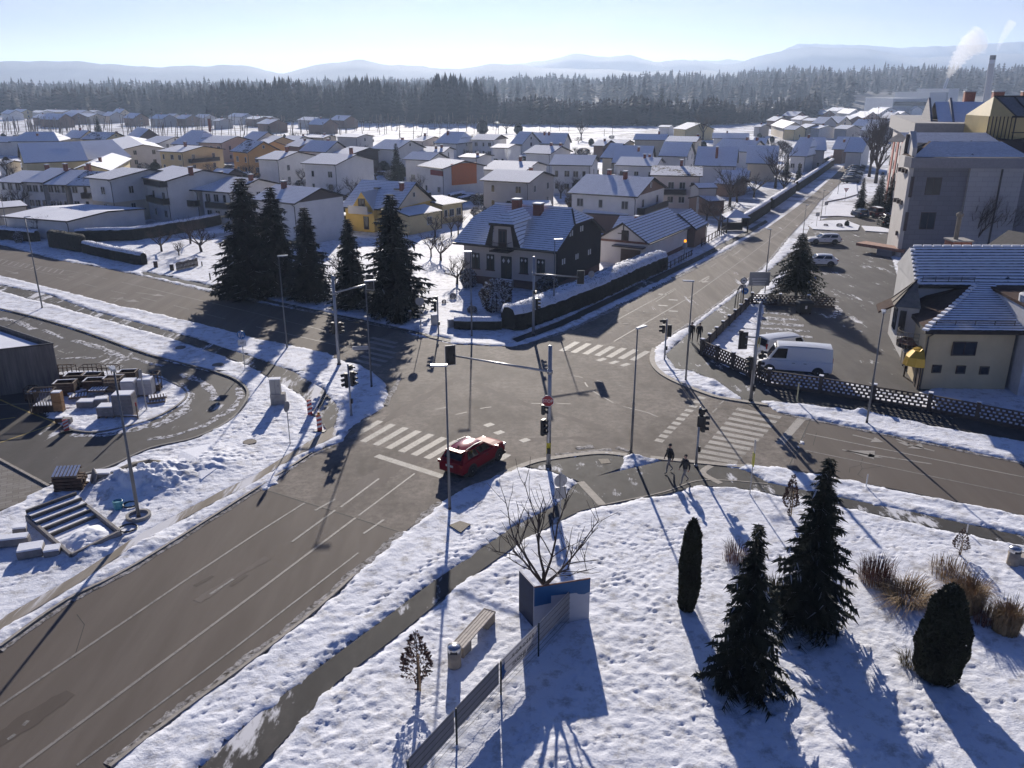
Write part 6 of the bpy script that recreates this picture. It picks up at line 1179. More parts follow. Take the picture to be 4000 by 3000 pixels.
# red and white warning beacons
def beacon(label, base, vtop, lean, lamp_=False):
    b = G(*base); h = height_at(b, vtop); o = tag(empty('warning_beacon', b, lean), label, 'beacon', 'red and white warning beacons'); mb = MB(); n = 7; w = .16
    for i in range(n):
        z0, z1 = .12 + (h - .12) * i / n, .12 + (h - .12) * (i + 1) / n; sk = .12
        mb.add([(-w, -.04, z0), (w, -.04, z0 + sk * (1 if i else 0)), (w, -.04, z1 + (sk if i < n - 1 else 0)), (-w, -.04, z1), (-w, .04, z0), (w, .04, z0 + sk * (1 if i else 0)), (w, .04, z1 + (sk if i < n - 1 else 0)), (-w, .04, z1)], [(0, 1, 2, 3), (7, 6, 5, 4), (0, 3, 7, 4), (1, 5, 6, 2)] + ([(3, 2, 6, 7)] if i == n - 1 else []), i % 2)
    mb.build('striped_panel', [plain('beacon_red', (.45, .035, .025, 1), .5, var=.1), M_SW], o); mb = MB(); mb.box((0, 0, .06), (.75, .38, .12), 0); mb.build('rubber_base', M_BLK, o)
    if lamp_: mb = MB(); mb.lathe([(.09, h), (.1, h + .12), (.05, h + .2)], 10, 0); mb.build('lamp', flat('beacon_amber', (.6, .22, .01, 1), .3), o)
beacon('red and white warning beacon on the left, by the trodden path', (1212, 1627), 1562, .25); beacon('red and white warning beacon with an amber lamp on top', (1250, 1688), 1622, -.2, True)
beacon('small leaning red and white beacon by the tip of the yard island', (262, 1688), 1640, .6)
# grey control cabinet on its concrete plinth
b = G(1088, 1585); h = height_at(b, 1483); o = tag(empty('control_cabinet', b, .12), 'pale control cabinet on a concrete plinth in the snow', 'cabinet')
mb = MB(); mb.box((0, .2, .42), (1.0, .55, .9), 0); mb.build('plinth', M_CONC, o); mb = MB(); mb.box((-.12, .2, .87 + (h - .87) / 2), (.72, .42, h - .87), 0); mb.box((-.12, .2, h + .02), (.78, .48, .05), 1); mb.build('cabinet', [plain('cabinet_grey', (.40, .385, .355, 1), .6, var=.06), RM['w']], o); mb = MB(); mb.box((-.12, -.02, .87 + (h - .87) / 2), (.02, .02, h - 1.0), 0); mb.box((.1, -.03, 1.5), (.04, .03, .14), 0); mb.build('door_seam', M_GALVD, o)
for lab, ba, v in (('small grey cabinet in front of the long hedge', (2200, 1222), 1176), ('small grey cabinet beside the low hedge at the corner', (1762, 1282), 1248), ('slim grey marker stone beside the low traffic light', (1697, 1272), 1230)):
    b = G(*ba); h = height_at(b, v); mb = MB(); mb.box((b.x, b.y, h / 2), (.55, .4, h), 0, .4); mb.box((b.x, b.y, h + .03), (.6, .45, .06), 1, .4); tag(mb.build('utility_box', [M_SBACK, RM['w']]), lab, 'cabinet')
# manhole covers
for lab, ba, r in (('round manhole cover in the snow below the lower verge', (976, 1733), .42), ('round manhole cover lying among the verge snow by the blue sign', (852, 1430), .45), ('round manhole cover on the western verge', (706, 1362), .42), ('round manhole on the northern road', (2443, 1264), .4), ('round manhole by the hedge kerb of the junction', (2215, 1368), .4)):
    b = G(*ba); mb = MB(); mb.lathe([(r, -.1), (r, .03), (r * .93, .04), (r * .92, .03), (.02, .032)], 20, 0, Matrix.Translation((b.x, b.y, .11 if ba[0] < 2000 else -.022))); tag(mb.build('manhole_cover', plain('cast_iron', (.17, .145, .12, 1), .85, var=.3, scale=20)), lab, 'manhole cover')
for lab, c, s, z in (('square manhole cover in the snow by the lamp', ((1754, 2051), (1797, 2034), (1838, 2047), (1800, 2079)), 1, .15), ('square pale manhole cover in the dark pavement', ((2336, 1793), (2375, 1791), (2386, 1808), (2350, 1812)), 1, .045)):
    q = [G(u, v, z) for u, v in c]; mb = MB(); mb.add([tuple(p) for p in q], [(3, 2, 1, 0)], 0); mb.prism([(p.x, p.y) for p in q], z - .08, z - .002, 1); tag(mb.build('manhole_cover', [plain('tan_cover', (.22, .19, .145, 1), .85, var=.2, scale=12), M_GALVD]), lab, 'manhole cover')
# ---- lattice concrete fence round the car park
M_LAT = plain('lattice_concrete', (.075, .058, .05, 1), .85, var=.25, scale=2)
def lattice_fence(label, pts, vtops=None, h=1.15, seg=2.4):
    o = tag(empty('lattice_fence', pts[0]), label, 'fence', 'lattice fences of the car park'); base = pts[0]
    for a, b in zip(pts, pts[1:]):
        Ld = (b - a).length; n = max(1, round(Ld / seg)); ang = math.atan2((b - a).y, (b - a).x)
        for i in range(n):
            p = a.lerp(b, i / n) - base; M = Matrix.Translation(p) @ Matrix.Rotation(ang, 4, 'Z'); w = Ld / n; mb = MB()
            mb.box((0, 0, h / 2 + .06), (.24, .24, h + .12), 0, 0, M); mb.box((0, 0, h + .15), (.3, .3, .06), 1, 0, M); mb.build('fence_post', [M_LAT, RM['w']], o)
            mb = MB(); mb.box((w / 2, 0, .11), (w - .24, .1, .22), 0, 0, M); rows = 4
            for k in range(rows + 1): z = .24 + (h - .3) * k / rows; mb.box((w / 2, 0, z), (w - .24, .09, .085), 0, 0, M)
            ng = max(3, int(w / .36))
            for k in range(rows):
                for j in range(ng):
                    x = .12 + (w - .24) * (j + (.5 if k % 2 else 0)) / ng; z = .24 + (h - .3) * (k + .5) / rows
                    mb.box((x, 0, z), (.15, .08, (h - .3) / rows), 0, 0, M)
            mb.build('lattice_panel', M_LAT, o)
lattice_fence('lattice concrete fence along the pavement, from the walkers to the right edge', P((2740, 1385), (2860, 1440), (3000, 1508), (3200, 1537), (3407, 1572), (3624, 1607), (4010, 1684), (4400, 1765)), h=1.25, seg=2.6)
lattice_fence('lattice concrete fence running away along the northern street side', P((2740, 1380), (2930, 1192)), h=1.0)
lattice_fence('lattice concrete fence at the back of the car park beside the bin', P((2935, 1190), (3265, 1205)), h=1.15)
# mesh fence with the building firm's banner
M_MESH = plain('fence_green', (.02, .03, .03, 1), .6); M_BAN = plain('banner_grey', (.26, .27, .31, 1), .8, var=.06); M_BANW = plain('banner_white', (.46, .47, .52, 1), .8, var=.05); M_INK = flat('banner_ink', (.012, .02, .05, 1), .8)
def translucent(m, f=.45):          # thin cloth lets the low sun through
    n_, l_ = m.node_tree.nodes, m.node_tree.links; b_ = n_['Principled BSDF']; tr = n_.new('ShaderNodeBsdfTranslucent'); mx = n_.new('ShaderNodeMixShader'); mx.inputs[0].default_value = f
    tr.inputs['Color'].default_value = (.62, .62, .66, 1); l_.new(b_.outputs[0], mx.inputs[1]); l_.new(tr.outputs[0], mx.inputs[2]); l_.new(mx.outputs[0], n_['Material Output'].inputs['Surface'])
M_CLOTH = plain('banner_cloth', (.55, .56, .60, 1), .8, var=.05); translucent(M_CLOTH, .5); translucent(M_BAN, .18)
fpts = [(2233, 2428), (2103, 2572), (1957, 2725), (1785, 2918), (1600, 3130)]; ftop = [2293, 2414, 2567, 2733, 2910]
fb = [G(*p) for p in fpts]; fh = 1.62; o = tag(empty('mesh_fence', fb[0]), 'wire mesh fence with a building firm banner tied along it', 'fence')
for p in fb: mb = MB(); q = p - fb[0]; mb.box((q.x, q.y, fh / 2), (.06, .06, fh), 0); mb.build('fence_post', M_MESH, o)
for i in range(len(fb) - 1):
    a, b = fb[i] - fb[0], fb[i + 1] - fb[0]; d = b - a; mb = MB(); n = int(d.length / .06)
    for k in range(1, n): q = a + d * (k / n); mb.box((q.x, q.y, fh * .5), (.006, .006, fh - .06), 0)
    for k in range(7): z = .06 + (fh - .12) * k / 6; mb.tube([a + Vector((0, 0, z)), b + Vector((0, 0, z))], .007, 4, 0)
    mb.build('wire_panel', M_MESH, o)
    z0, z1 = fh * .40, fh * .985; nn = Vector((-d.y, d.x, 0)).normalized() * .035; mb = MB()
    if nn.y < 0: nn = -nn
    A, B = a + d * .03 + nn, a + d * .985 + nn; mb.add([(B.x, B.y, z0), (A.x, A.y, z0), (A.x, A.y, z1), (B.x, B.y, z1), (B.x + nn.x * .3, B.y + nn.y * .3, z0), (A.x + nn.x * .3, A.y + nn.y * .3, z0), (A.x + nn.x * .3, A.y + nn.y * .3, z1), (B.x + nn.x * .3, B.y + nn.y * .3, z1)], [(0, 1, 2, 3), (7, 6, 5, 4), (3, 2, 6, 7)], 0)
    ban = mb.build('banner', M_CLOTH if i < 2 else M_BAN, o)
    if i == 1:
        ang = math.atan2((A - B).y, (A - B).x); mid = (A + B) / 2 - nn * .45; L_ = (A - B).length; X = Vector((math.cos(ang), math.sin(ang), 0))
        text('lettering', 'K O R O Š K E', .215, M_INK, ban, mid + X * (L_ * .10) + Vector((0, 0, z0 + (z1 - z0) * .68)), (math.pi / 2, 0, ang), 1.15)
        text('lettering', 'GRADNJE d.o.o.', .205, M_INK, ban, mid + X * (L_ * .10) + Vector((0, 0, z0 + (z1 - z0) * .28)), (math.pi / 2, 0, ang), 1.1)
        c = mid - X * (L_ * .42); mb = MB(); lg = [(-.16, .02), (-.02, .02), (.05, .16), (.16, .2), (.1, .3), (.02, .36), (.05, .62), (.0, .84), (-.06, .62), (-.1, .8), (-.16, .5)]; zb = z0 + .04
        mb.add([tuple(c + X * x + Vector((0, 0, zb + z))) for x, z in lg], [tuple(range(len(lg)))], 0); mb.build('logo', M_BLUE, ban)
# double sided advertising panel behind it
b = G(2085, 2462); e = G(2300, 2425); h = 2.05; o = tag(empty('advert_panel', b), 'blue and white advertising box behind the mesh fence', 'billboard'); d = e - b; nn = Vector((-d.y, d.x, 0)).normalized()
mb = MB(); back = nn * 1.35 - d * .10; bn = Vector((back.y, -back.x, 0)).normalized() * .07
mb.prism([(p.x, p.y) for p in (Vector((0, 0, 0)), d, d + nn * .08, nn * .08)], 0, h, 0); mb.prism([(p.x, p.y) for p in (nn * .08, bn + nn * .08, bn + back, back)], 0, h, 0); mb.build('panels', M_BANW, o)
mb = MB(); n0 = -nn * .012
def face(pts, mi): mb.add([tuple(d * s + n0 + Vector((0, 0, z))) for s, z in pts], [tuple(range(len(pts)))], mi)
face([(0, h * .56), (.30, h * .58), (.30, h * .75), (.75, h * .72), (.80, h * .68), (.90, h * .66), (1, h * .7), (1, h), (0, h)], 0); mb.build('blue_print', plain('print_blue', (.01, .09, .24, 1), .6, var=.1), o)
mb = MB(); o2 = -bn * .15; mb.add([tuple(p + o2 + Vector((0, 0, z))) for p, z in ((back, .02), (nn * .08, .02), (nn * .08, h), (back, h))], [(0, 1, 2, 3)], 0); mb.build('side_print', plain('print_navy', (.008, .02, .06, 1), .7), o)
mb = MB(); mb.tube([(0, 0, h + .01), (d.x, d.y, h + .01)], .035, 4, 0); mb.build('rim', M_BAND, o)
# benches and litter bins
M_SLAT = plain('snowy_slats', (.50, .45, .40, 1), .8, var=.2, scale=6); M_BENCH = plain('bench_concrete', (.34, .29, .23, 1), .9, var=.15, scale=5, bump=.3)
def bench(label, loc, ang):
    o = tag(empty('bench', loc, ang), label, 'bench', 'concrete benches in the park')
    for s in (-1, 1): mb = MB(); mb.box((s * 1.0, 0, .2), (.62, .5, .46), 0); mb.build('leg', M_BENCH, o)
    mb = MB(); mb.box((0, 0, .455), (2.7, .1, .05), 1)
    for k in range(4): mb.box((0, -.195 + k * .13, .46), (2.62, .105, .06), 0)
    mb.build('seat', [M_SLAT, M_TRIM], o); mb = MB(); mb.box((0, .27, .46), (2.7, .04, .09), 0); mb.box((1.33, 0, .46), (.04, .52, .09), 0); mb.build('edge', M_BENCH, o)
def bin_(label, loc):
    o = tag(empty('litter_bin', loc), label, 'litter bin', 'concrete litter bins'); mb = MB(); mb.lathe([(.24, 0), (.26, .05), (.26, .72), (.2, .72)], 18, 0); mb.sm = True; mb.build('body', M_BENCH, o)
    mb = MB(); mb.lathe([(.245, .7), (.265, .73), (.265, .88), (.25, .95), (.02, .97)], 18, 0); mb.sm = True; mb.build('lid', new_mat('bright_steel', (.5, .5, .51, 1), .25, .9), o); mb = MB(); mb.box((0, -.245, .78), (.28, .05, .08), 0); mb.build('slot', M_BLK, o)
a, b = G(1800, 2560), G(1905, 2440); bench('concrete bench with snowy slats by the mesh fence', (a + b) / 2 + Vector((0, 0, .08)), math.atan2((b - a).y, (b - a).x)); bin_('round concrete litter bin beside the snowy bench', G(1776, 2608) + Vector((0, 0, .05)))
bench('concrete bench at the right edge of the park', G(4060, 2215) + Vector((0, 0, .06)), R(-10)); bin_('round concrete litter bin at the right edge of the park', G(3952, 2212) + Vector((0, 0, .06)))
# yellow flashing light on its wheeled stand
b = G(2672, 1008); o = tag(empty('flashing_light', b), 'amber warning light on a grey stand by the white garage wall', 'warning light'); mb = MB(); mb.lathe([(.4, 0), (.42, .06), (.05, .08), (.05, 1.1), (.3, 1.3), (.34, 1.7), (.2, 2.1)], 12, 0); mb.build('stand', M_SBACK, o)
mb = MB(); mb.lathe([(.16, 2.1), (.18, 2.35), (.08, 2.45)], 12, 0); am = new_mat('amber_glow', (.7, .25, .01, 1), .3); am.node_tree.nodes['Principled BSDF'].inputs['Emission Color'].default_value = (1, .35, .02, 1); am.node_tree.nodes['Principled BSDF'].inputs['Emission Strength'].default_value = 1.2; mb.build('amber_lamp', am, o)
# low timber rail, gate and fence posts on the left garden
for i, (lab, ba, v, w) in enumerate((('dark gate pillar left of the garden gate', (610, 1046), 1020, .45), ('dark gate pillar right of the driveway', (673, 1058), 1032, .45), ('short dark fence post by the spruces', (822, 1096), 1066, .14), ('dark corner post under the spruces', (872, 1106), 1076, .14), ('dark garden post behind the gate', (790, 1042), 1022, .14), ('thin dark post beside the fence corner', (1602, 1250), 1215, .25))):
    b = G(*ba); h = height_at(b, v); mb = MB(); mb.box((b.x, b.y, h / 2), (w, w, h), 0, .3); mb.box((b.x, b.y, h + .03), (w + .05, w + .05, .06), 1, .3); tag(mb.build('gate_pillar' if w > .3 else 'fence_post', [M_LAT, RM['w']]), lab, 'post')
a, b = G(690, 1060), G(775, 1040); o = tag(empty('garden_gate', a, math.atan2((b - a).y, (b - a).x)), 'low dark garden gate between the pillars', 'gate'); L_ = (b - a).length; mb = MB()
for k in range(16): mb.box((L_ * (k + .5) / 16, 0, .55), (L_ / 16 * .7, .05, 1.0 + .1 * math.sin(k)), 0)
mb.box((L_ / 2, .04, .3), (L_, .05, .1), 0); mb.box((L_ / 2, .04, .8), (L_, .05, .1), 0); mb.build('pickets', M_LAT, o)
# ================================================================ trees, hedges, shrubs
M_NEED = plain('spruce_needles', (.032, .039, .022, 1), .85, var=.45, scale=1.5); M_NEED2 = plain('blue_spruce_needles', (.020, .027, .025, 1), .85, var=.4, scale=1.5); M_BARK = plain('bark', (.055, .042, .035, 1), .95, var=.3, scale=6); M_TWIG = plain('bare_twigs', (.075, .055, .048, 1), .95, var=.25, scale=4)
M_TSNOW = plain('branch_snow', (.62, .65, .72, 1), .8, var=.1); M_THUJA = plain('thuja', (.030, .034, .016, 1), .9, var=.5, scale=3); M_HEDGE = plain('hedge_leaves', (.020, .020, .016, 1), .9, var=.5, scale=3); M_RLEAF = plain('red_brown_leaves', (.085, .040, .032, 1), .9, var=.4, scale=5); M_GRASS = plain('dry_grass', (.26, .175, .09, 1), .9, var=.35, scale=4); M_RTWIG = plain('reddish_twigs', (.13, .06, .048, 1), .9, var=.3)
def spruce_mesh(name, seed, rad, levels, nb, nk, base=.05, droop=.25, snow=.02, m=None, full=1.0, tip=.9):
    """unit-height conifer: drooping branches carrying many small needle sprays"""
    r = random.Random(seed); V, F, I = [], [], []
    def tri(a, b, c, mi): n = len(V); V.extend((a, b, c)); F.append((n, n + 1, n + 2)); I.append(mi)
    for k in range(levels):
        t = base + (.985 - base) * (k / levels) ** tip; L0 = rad * (1 - t) ** .82 * full + .008; n = max(4, int(nb * (.45 + .55 * (1 - t)))); ph = r.random() * 6
        lv = r.uniform(.78, 1.12)
        for j in range(n):
            a = ph + 6.283 * j / n + r.uniform(-.25, .25); Ln = L0 * lv * r.uniform(.55, 1.15); d = Vector((math.cos(a), math.sin(a), 0)); s = Vector((-d.y, d.x, 0))
            up = .28 * (t - .35); pz = lambda q: t + Ln * (up * q - droop * q * q * 1.5 + .22 * max(0, q - .7))
            kk = max(3, int(nk * 2.1 * (Ln / rad) ** .7))
            for q_ in range(kk):
                q = (q_ + r.random()) / kk; c = d * (Ln * q) + Vector((0, 0, pz(q))); sz = (.016 + .026 * (1 - q * .55)) * (.5 + .6 * (Ln / rad)) * r.uniform(.7, 1.4)
                for sg in (-1, 1):
                    e = c + s * (sg * sz * 1.5) + d * sz * 1.0 + Vector((0, 0, -sz * r.uniform(0, .8))); w_ = d * sz * .26 + Vector((0, 0, sz * .12))
                    tri(c - w_, e, c + w_, 1 if r.random() < snow else 0)
                if r.random() < .9: w_ = d * sz * .35; tri(c - w_, c + w_, c + s * sz * r.uniform(-.5, .5) + d * sz * .3 + Vector((0, 0, -sz * r.uniform(.6, 1.7))), 0)
            tipc = d * Ln + Vector((0, 0, pz(1))); tri(tipc - d * .03 + s * .008, tipc - d * .03 - s * .008, tipc + d * .012 + Vector((0, 0, .006)), 0)
    me = np_mesh(name, [tuple(v) for v in V], F, [m or M_NEED, M_TSNOW], I); return me
def conifer_proto(label, grp, seed, m=None, **k):
    o = tag(empty('spruce_tree'), label, 'tree', grp); c = spruce_mesh('crown', seed, k.pop('rad', .25), k.pop('levels', 34), k.pop('nb', 9), k.pop('nk', 7), m=m, **k); c.parent = o
    mb = MB(); mb.tube([(0, 0, -.01), (0, 0, .3), (0, 0, .97)], [.018, .012, .002], 7, 0); t = mb.build('trunk', M_BARK, o); return o
def place(o, label, base, vtop=None, w=1.0, rz=0, h=None, grp=None, first=False, name=None):
    b = base if isinstance(base, Vector) else G(*base); h = h or height_at(b, vtop); c = o if first else copy_tree(o)
    c.location = b; c.scale = (h * w, h * w, h); c.rotation_euler = (0, 0, rz); tag(c, label)
    if grp: c['group'] = grp
    return c
G5 = 'tall dark spruces at the corner of the junction'; GP = 'spruces in the park'
s1 = conifer_proto('x', GP, 21, rad=.27, levels=40, nb=11, nk=9, base=.03, snow=.03)
place(s1, 'tall spruce in the park beside the dry reddish shrub', (3150, 2440), 1768, .92, .4, first=True)
place(s1, 'spruce in the park between the columnar thuja and the taller spruce', (2895, 2690), 2032, .86, 2.5)
s2 = conifer_proto('x', G5, 22, M_NEED2, rad=.24, levels=44, nb=11, nk=8, base=.02, droop=.2, snow=.012)
place(s2, 'leftmost and tallest dark spruce of the corner group', (985, 1155), 682, 1.42, 0, first=True)
place(s2, 'dark spruce standing second in the corner group, behind the lamp', (1092, 1148), 718, 1.25, 1.3)
place(s2, 'slender dark spruce right of the two tallest ones', (1215, 1172), 800, 1.2, 2.2)
place(s2, 'narrow dark spruce in the gap left of the signal gantry', (1378, 1202), 845, 1.05, 3.3)
place(s2, 'wide dark spruce at the right end of the corner group', (1545, 1225), 745, 1.36, 4.4)
place(s2, 'low snow dusted spruce bush beneath the wide spruce', (1555, 1262), 1140, 1.7, 1.4)
s3 = conifer_proto('x', 'conifers by the car park and street', 23, rad=.40, levels=30, nb=13, nk=9, base=.16, droop=.32, snow=.01, full=.95)
place(s3, 'broad lone fir with a bare trunk foot behind the car park bin', (3108, 1168), 902, 1.32, .4, first=True)
s4 = conifer_proto('x', 'conifers by the car park and street', 24, rad=.26, levels=34, nb=9, nk=6)
for lab, b, v, w in (('left dark conifer of the three beside the pale hall gable', (3360, 818), 690, .9), ('middle dark conifer of the three beside the pale hall gable', (3428, 828), 665, 1.0), ('right dark conifer touching the pale hall gable', (3470, 832), 668, .9), ('small conifer by the far street wall', (3115, 725), 632, .9), ('small dark conifer at the far street hedge', (3070, 690), 600, .9)): place(s4, lab, b, v, w, rnd.random() * 6, first=s4.get('label') == 'x')
for lab, b, v, w in (('lone dark spruce standing among the far left roofs', (392, 552), 450, 1.0), ('lone narrow spruce before the modern orange house', (1552, 715), 555, 1.0), ('small spruce top between the orange and cream houses', (1055, 560), 488, 1.3), ('dark bush like conifer by the white cube house', (1288, 745), 690, 1.5)): place(s4, lab, b, v, w, rnd.random() * 6, grp='conifers among the village houses')
for i, (u, vb, vt) in enumerate(((2580, 478, 340), (2490, 478, 368), (2640, 478, 358), (2885, 476, 380), (2970, 478, 408), (2550, 480, 378), (2700, 480, 395), (3010, 470, 415))): place(s4, 'tall hazy spruce standing out before the low wood at the field', (u, vb), vt, .85, i, grp='hazy spruces at the field edge')
# round dark conifers among the houses
def leaf_ball(name, seed, prof, n, sz, m, up=.3, mats=None, snow=0):
    """leafy mass: small faces scattered through the outer part of a lathe profile [(r, z)] of unit height"""
    r = random.Random(seed); V, F, I = [], [], []; zs = [p[1] for p in prof]; rs = [p[0] for p in prof]; wts = []
    for i in range(n):
        while True:
            z = r.random(); rr = float(np.interp(z, zs, rs))
            if r.random() < rr / max(rs): break
        a = r.random() * 6.283; q = rr * (1 - .28 * r.random() ** 2.2) * (1 + .08 * math.sin(a * 5 + z * 9) + .05 * math.sin(a * 3 - z * 15)); c = Vector((q * math.cos(a), q * math.sin(a), z)); o = Vector((math.cos(a), math.sin(a), r.uniform(-.2, .6) + up)).normalized(); s = o.orthogonal().normalized(); s = Matrix.Rotation(r.random() * 6.28, 3, o) @ s; k = sz * r.uniform(.6, 1.4)
        j = len(V); V += [c - s * k * .45, c + s * k * .45, c + o * k * .9 + s * k * r.uniform(-.3, .3)]; F.append((j, j + 1, j + 2)); I.append(1 if snow and r.random() < snow and o.z > .3 else 0)
    return np_mesh(name, [tuple(v) for v in V], F, [m, M_TSNOW], I)
def leafy(name, label, cat, grp, seed, prof, n, sz, m, core=True, snow=0, up=.3):
    o = tag(empty(name), label, cat, grp); leaf_ball('foliage', seed, prof, n, sz, m, up, snow=snow).parent = o
    mb = MB()
    if core: mb.lathe([(max(.005, r_ * .80), z) for r_, z in prof], 12, 0)
    mb.tube([(0, 0, -.02), (0, 0, .5)], [.03, .015], 6, 0); mb.sm = True; mb.build('stem', m if core else M_BARK, o); return o
th1 = leafy('columnar_thuja', 'tall narrow columnar thuja in the park snow', 'shrub', 'evergreens in the park', 31, [(.05, 0), (.085, .08), (.105, .3), (.10, .6), (.07, .85), (.01, 1)], 6500, .035, M_THUJA, up=.8)
place(th1, 'tall narrow columnar thuja in the park snow', (2682, 2388), 2028, .84, first=True)
th2 = leafy('thuja_bush', 'stout rounded dark thuja bush at the lower right of the park', 'shrub', 'evergreens in the park', 32, [(.15, 0), (.24, .12), (.28, .32), (.25, .58), (.18, .8), (.10, .93), (.02, 1)], 9000, .032, M_THUJA, up=.7)
place(th2, 'stout rounded dark thuja bush at the lower right of the park', (3652, 2655), 2285, .76, first=True)
bush = leafy('round_conifer', 'x', 'tree', 'dark round conifers among the houses', 33, [(.12, 0), (.30, .2), (.34, .45), (.26, .75), (.05, 1)], 2600, .06, M_NEED)
for i, (lab, b, v) in enumerate((('dark round conifer in front of the hop field', (1885, 525), 468), ('dark bushy conifer left of the two flue house', (2025, 525), 480), ('small round bush on the snowy traffic island by the hall', (3307, 885), 862), ('round bush by the far right blue roofs', (2965, 545), 520))): place(bush, lab, b, v, 1.1, i, first=i == 0)
snb = leafy('snowy_shrub', 'x', 'shrub', 'snowy garden shrubs', 34, [(.25, 0), (.42, .3), (.45, .6), (.3, .88), (.05, 1)], 2600, .07, M_TWIG, core=False, snow=.45)
for i, (lab, b, v, w) in enumerate((('bare snow dusted bush before the steps of the old house', (1940, 1218), 1090, 1.0), ('snow speckled evergreen bush by the right corner of the old house', (2140, 1150), 1075, 1.1), ('dark shrub at the left wall of the old house', (1830, 1125), 1050, .9), ('low snowy bush in the front garden of the old house', (1845, 1225), 1195, 1.3), ('tiny round shrub on the garden snow left of the old house', (1770, 1170), 1145, 1.0), ('small shrub left of the tiny round one in the garden', (1735, 1188), 1170, 1.0), ('low shrub on the snowy island with boulders', (3278, 888), 872, 1.5), ('reddish low shrub on the snowy island', (3225, 885), 874, 1.6), ('snowy bush by the flat roofed garage', (75, 950), 905, .8))): place(snb, lab, b, v, w, i * 1.3, first=i == 0)
# bare trees
def bare_mesh(seed, h=1.0, trunk=.25, spread=.75, depth=5, r0=.03, lean=0, upw=.35, nb=4):
    r = random.Random(seed); T, C = MB(), MB()
    def grow(p, d, Ln, rad, lev, mb):
        n = 3; pts = [p]; q = p
        for i in range(n): d = (d + Vector((r.uniform(-1, 1), r.uniform(-1, 1), r.uniform(-.5, 1) * .8)) * .20).normalized(); q = q + d * (Ln / n); pts.append(q)
        mb.tube(pts, [rad * (1 - .45 * i / n) for i in range(n + 1)], 3 if lev > 1 else 5, 0, cap=False)
        if lev >= depth: return
        for k in range(nb if lev < 2 else 3):
            f = r.uniform(.35, 1.0); b = pts[0].lerp(pts[-1], f) if f < .99 else pts[-1]; i = min(n - 1, int(f * n)); b = pts[i].lerp(pts[i + 1], f * n - i)
            nd = (d + Vector((r.uniform(-1, 1), r.uniform(-1, 1), r.uniform(-.4, 1) * upw * 2)) * spread * 1.5).normalized(); grow(b, nd, Ln * r.uniform(.5, .78), rad * .52, lev + 1, C)
    d = Vector((lean, lean * .4, 1)).normalized(); top = d * trunk; T.tube([(0, 0, -.03), d * trunk * .5, top], [r0 * 1.25, r0, r0 * .85], 7, 0)
    for k in range(nb + 1):
        a = 6.28 * k / (nb + 1) + r.random(); grow(top - d * trunk * r.uniform(0, .3), Vector((math.cos(a) * spread, math.sin(a) * spread, r.uniform(.5, 1.2))).normalized(), h * .36, r0 * .62, 1, C)
    return T, C
def bare_proto(label, grp, seed, name='bare_tree', tw=None, **k):
    o = tag(empty(name), label, 'tree', grp); T, C = bare_mesh(seed, **k); T.build('trunk', M_BARK, o); C.build('crown', tw or M_TWIG, o); return o
BT = [bare_proto('x', 'bare fruit trees in the gardens', 41, r0=.035), bare_proto('x', 'bare fruit trees in the gardens', 42, r0=.03, spread=.6, trunk=.3), bare_proto('x', 'bare fruit trees in the gardens', 43, r0=.032, spread=.9, lean=.2)]
used = set()
def btree(lab, b, h, k, w=1.0, grp=None):
    o = BT[k]; place(o, lab, b, None, w, rnd.random() * 6, h=h, first=k not in used, grp=grp); used.add(k)
for i, (lab, b, h, k) in enumerate((('crooked bare fruit tree at the left wall of the old house', (1785, 1113), 4.2, 2), ('bare fruit tree in the garden snow beside the wide spruce', (1722, 1020), 4.2, 0), ('bare tree right of the wide spruce, farther up the garden', (1684, 1005), 3.6, 1), ('bare fruit tree in the middle of the upper garden', (1700, 925), 4.0, 0), ('slim bare tree beside the yellow annex', (1763, 918), 3.5, 1), ('slim bare tree at the shade edge by the yellow annex', (1790, 915), 3.6, 1), ('bare tree behind the gap between the spruces', (1330, 1095), 4.6, 2), ('bare tree showing between the spruces, lower down', (1315, 1150), 3.4, 0), ('bare fruit tree right of the long clipped hedge', (632, 985), 4.0, 0), ('spreading bare tree beside the tall spruce at the left', (788, 985), 5.2, 2), ('spreading bare tree further left of the tall spruce', (745, 955), 4.2, 1), ('bare fruit tree before the flat garage block', (185, 930), 4.4, 2), ('bare fruit tree at the right end of the flat garage block', (285, 905), 4.2, 0), ('bare fruit tree touching the flat garage block corner', (330, 908), 4.0, 1), ('low bare tree on the island of the western garden', (700, 1000), 2.4, 0))): btree(lab, b, h, k)
for i, (lab, b, h, k) in enumerate((('large bare tree before the ribbed shed by the street', (2850, 805), 8.0, 1), ('tall bare tree rising by the far street wall', (3028, 735), 9.5, 1), ('bare tree in the street garden left of the pavilion', (2808, 900), 6.0, 0), ('bare tree behind the street wall, second from the pavilion', (2880, 790), 6.0, 2), ('bare tree behind the street wall near the far bend', (2945, 770), 5.5, 0), ('bare fruit tree behind the balcony house', (2230, 800), 4.5, 2), ('bare fruit tree at the grey house corner', (2190, 775), 4.5, 0), ('bare garden tree left of the grey rendered house', (1850, 730), 5.0, 1), ('bare tree behind the big yellow house', (1650, 760), 5.5, 2), ('bare tree before the white modern house', (1745, 735), 4.6, 0), ('bare tree by the white house with one window', (1375, 740), 6.0, 1), ('dense bare tree left of the modern house', (1470, 705), 5.0, 2), ('bare tree between the two white chimney houses', (1180, 720), 5.0, 0), ('tall bare tree at the field edge by the smoking flue', (2270, 548), 9.0, 1), ('tall bare tree by the ribbed bright roof', (2745, 548), 13.0, 1), ('bare tree near the hop field conifer', (1978, 520), 9, 0), ('bare tree by the old house garden hedge', (2240, 845), 4, 0), ('bare tree between pinkish house and shed', (2760, 860), 4.5, 2), ('bare tree left of the street wall bend', (3060, 760), 6.5, 0))): btree(lab, b, h, k, grp='bare trees among the houses')
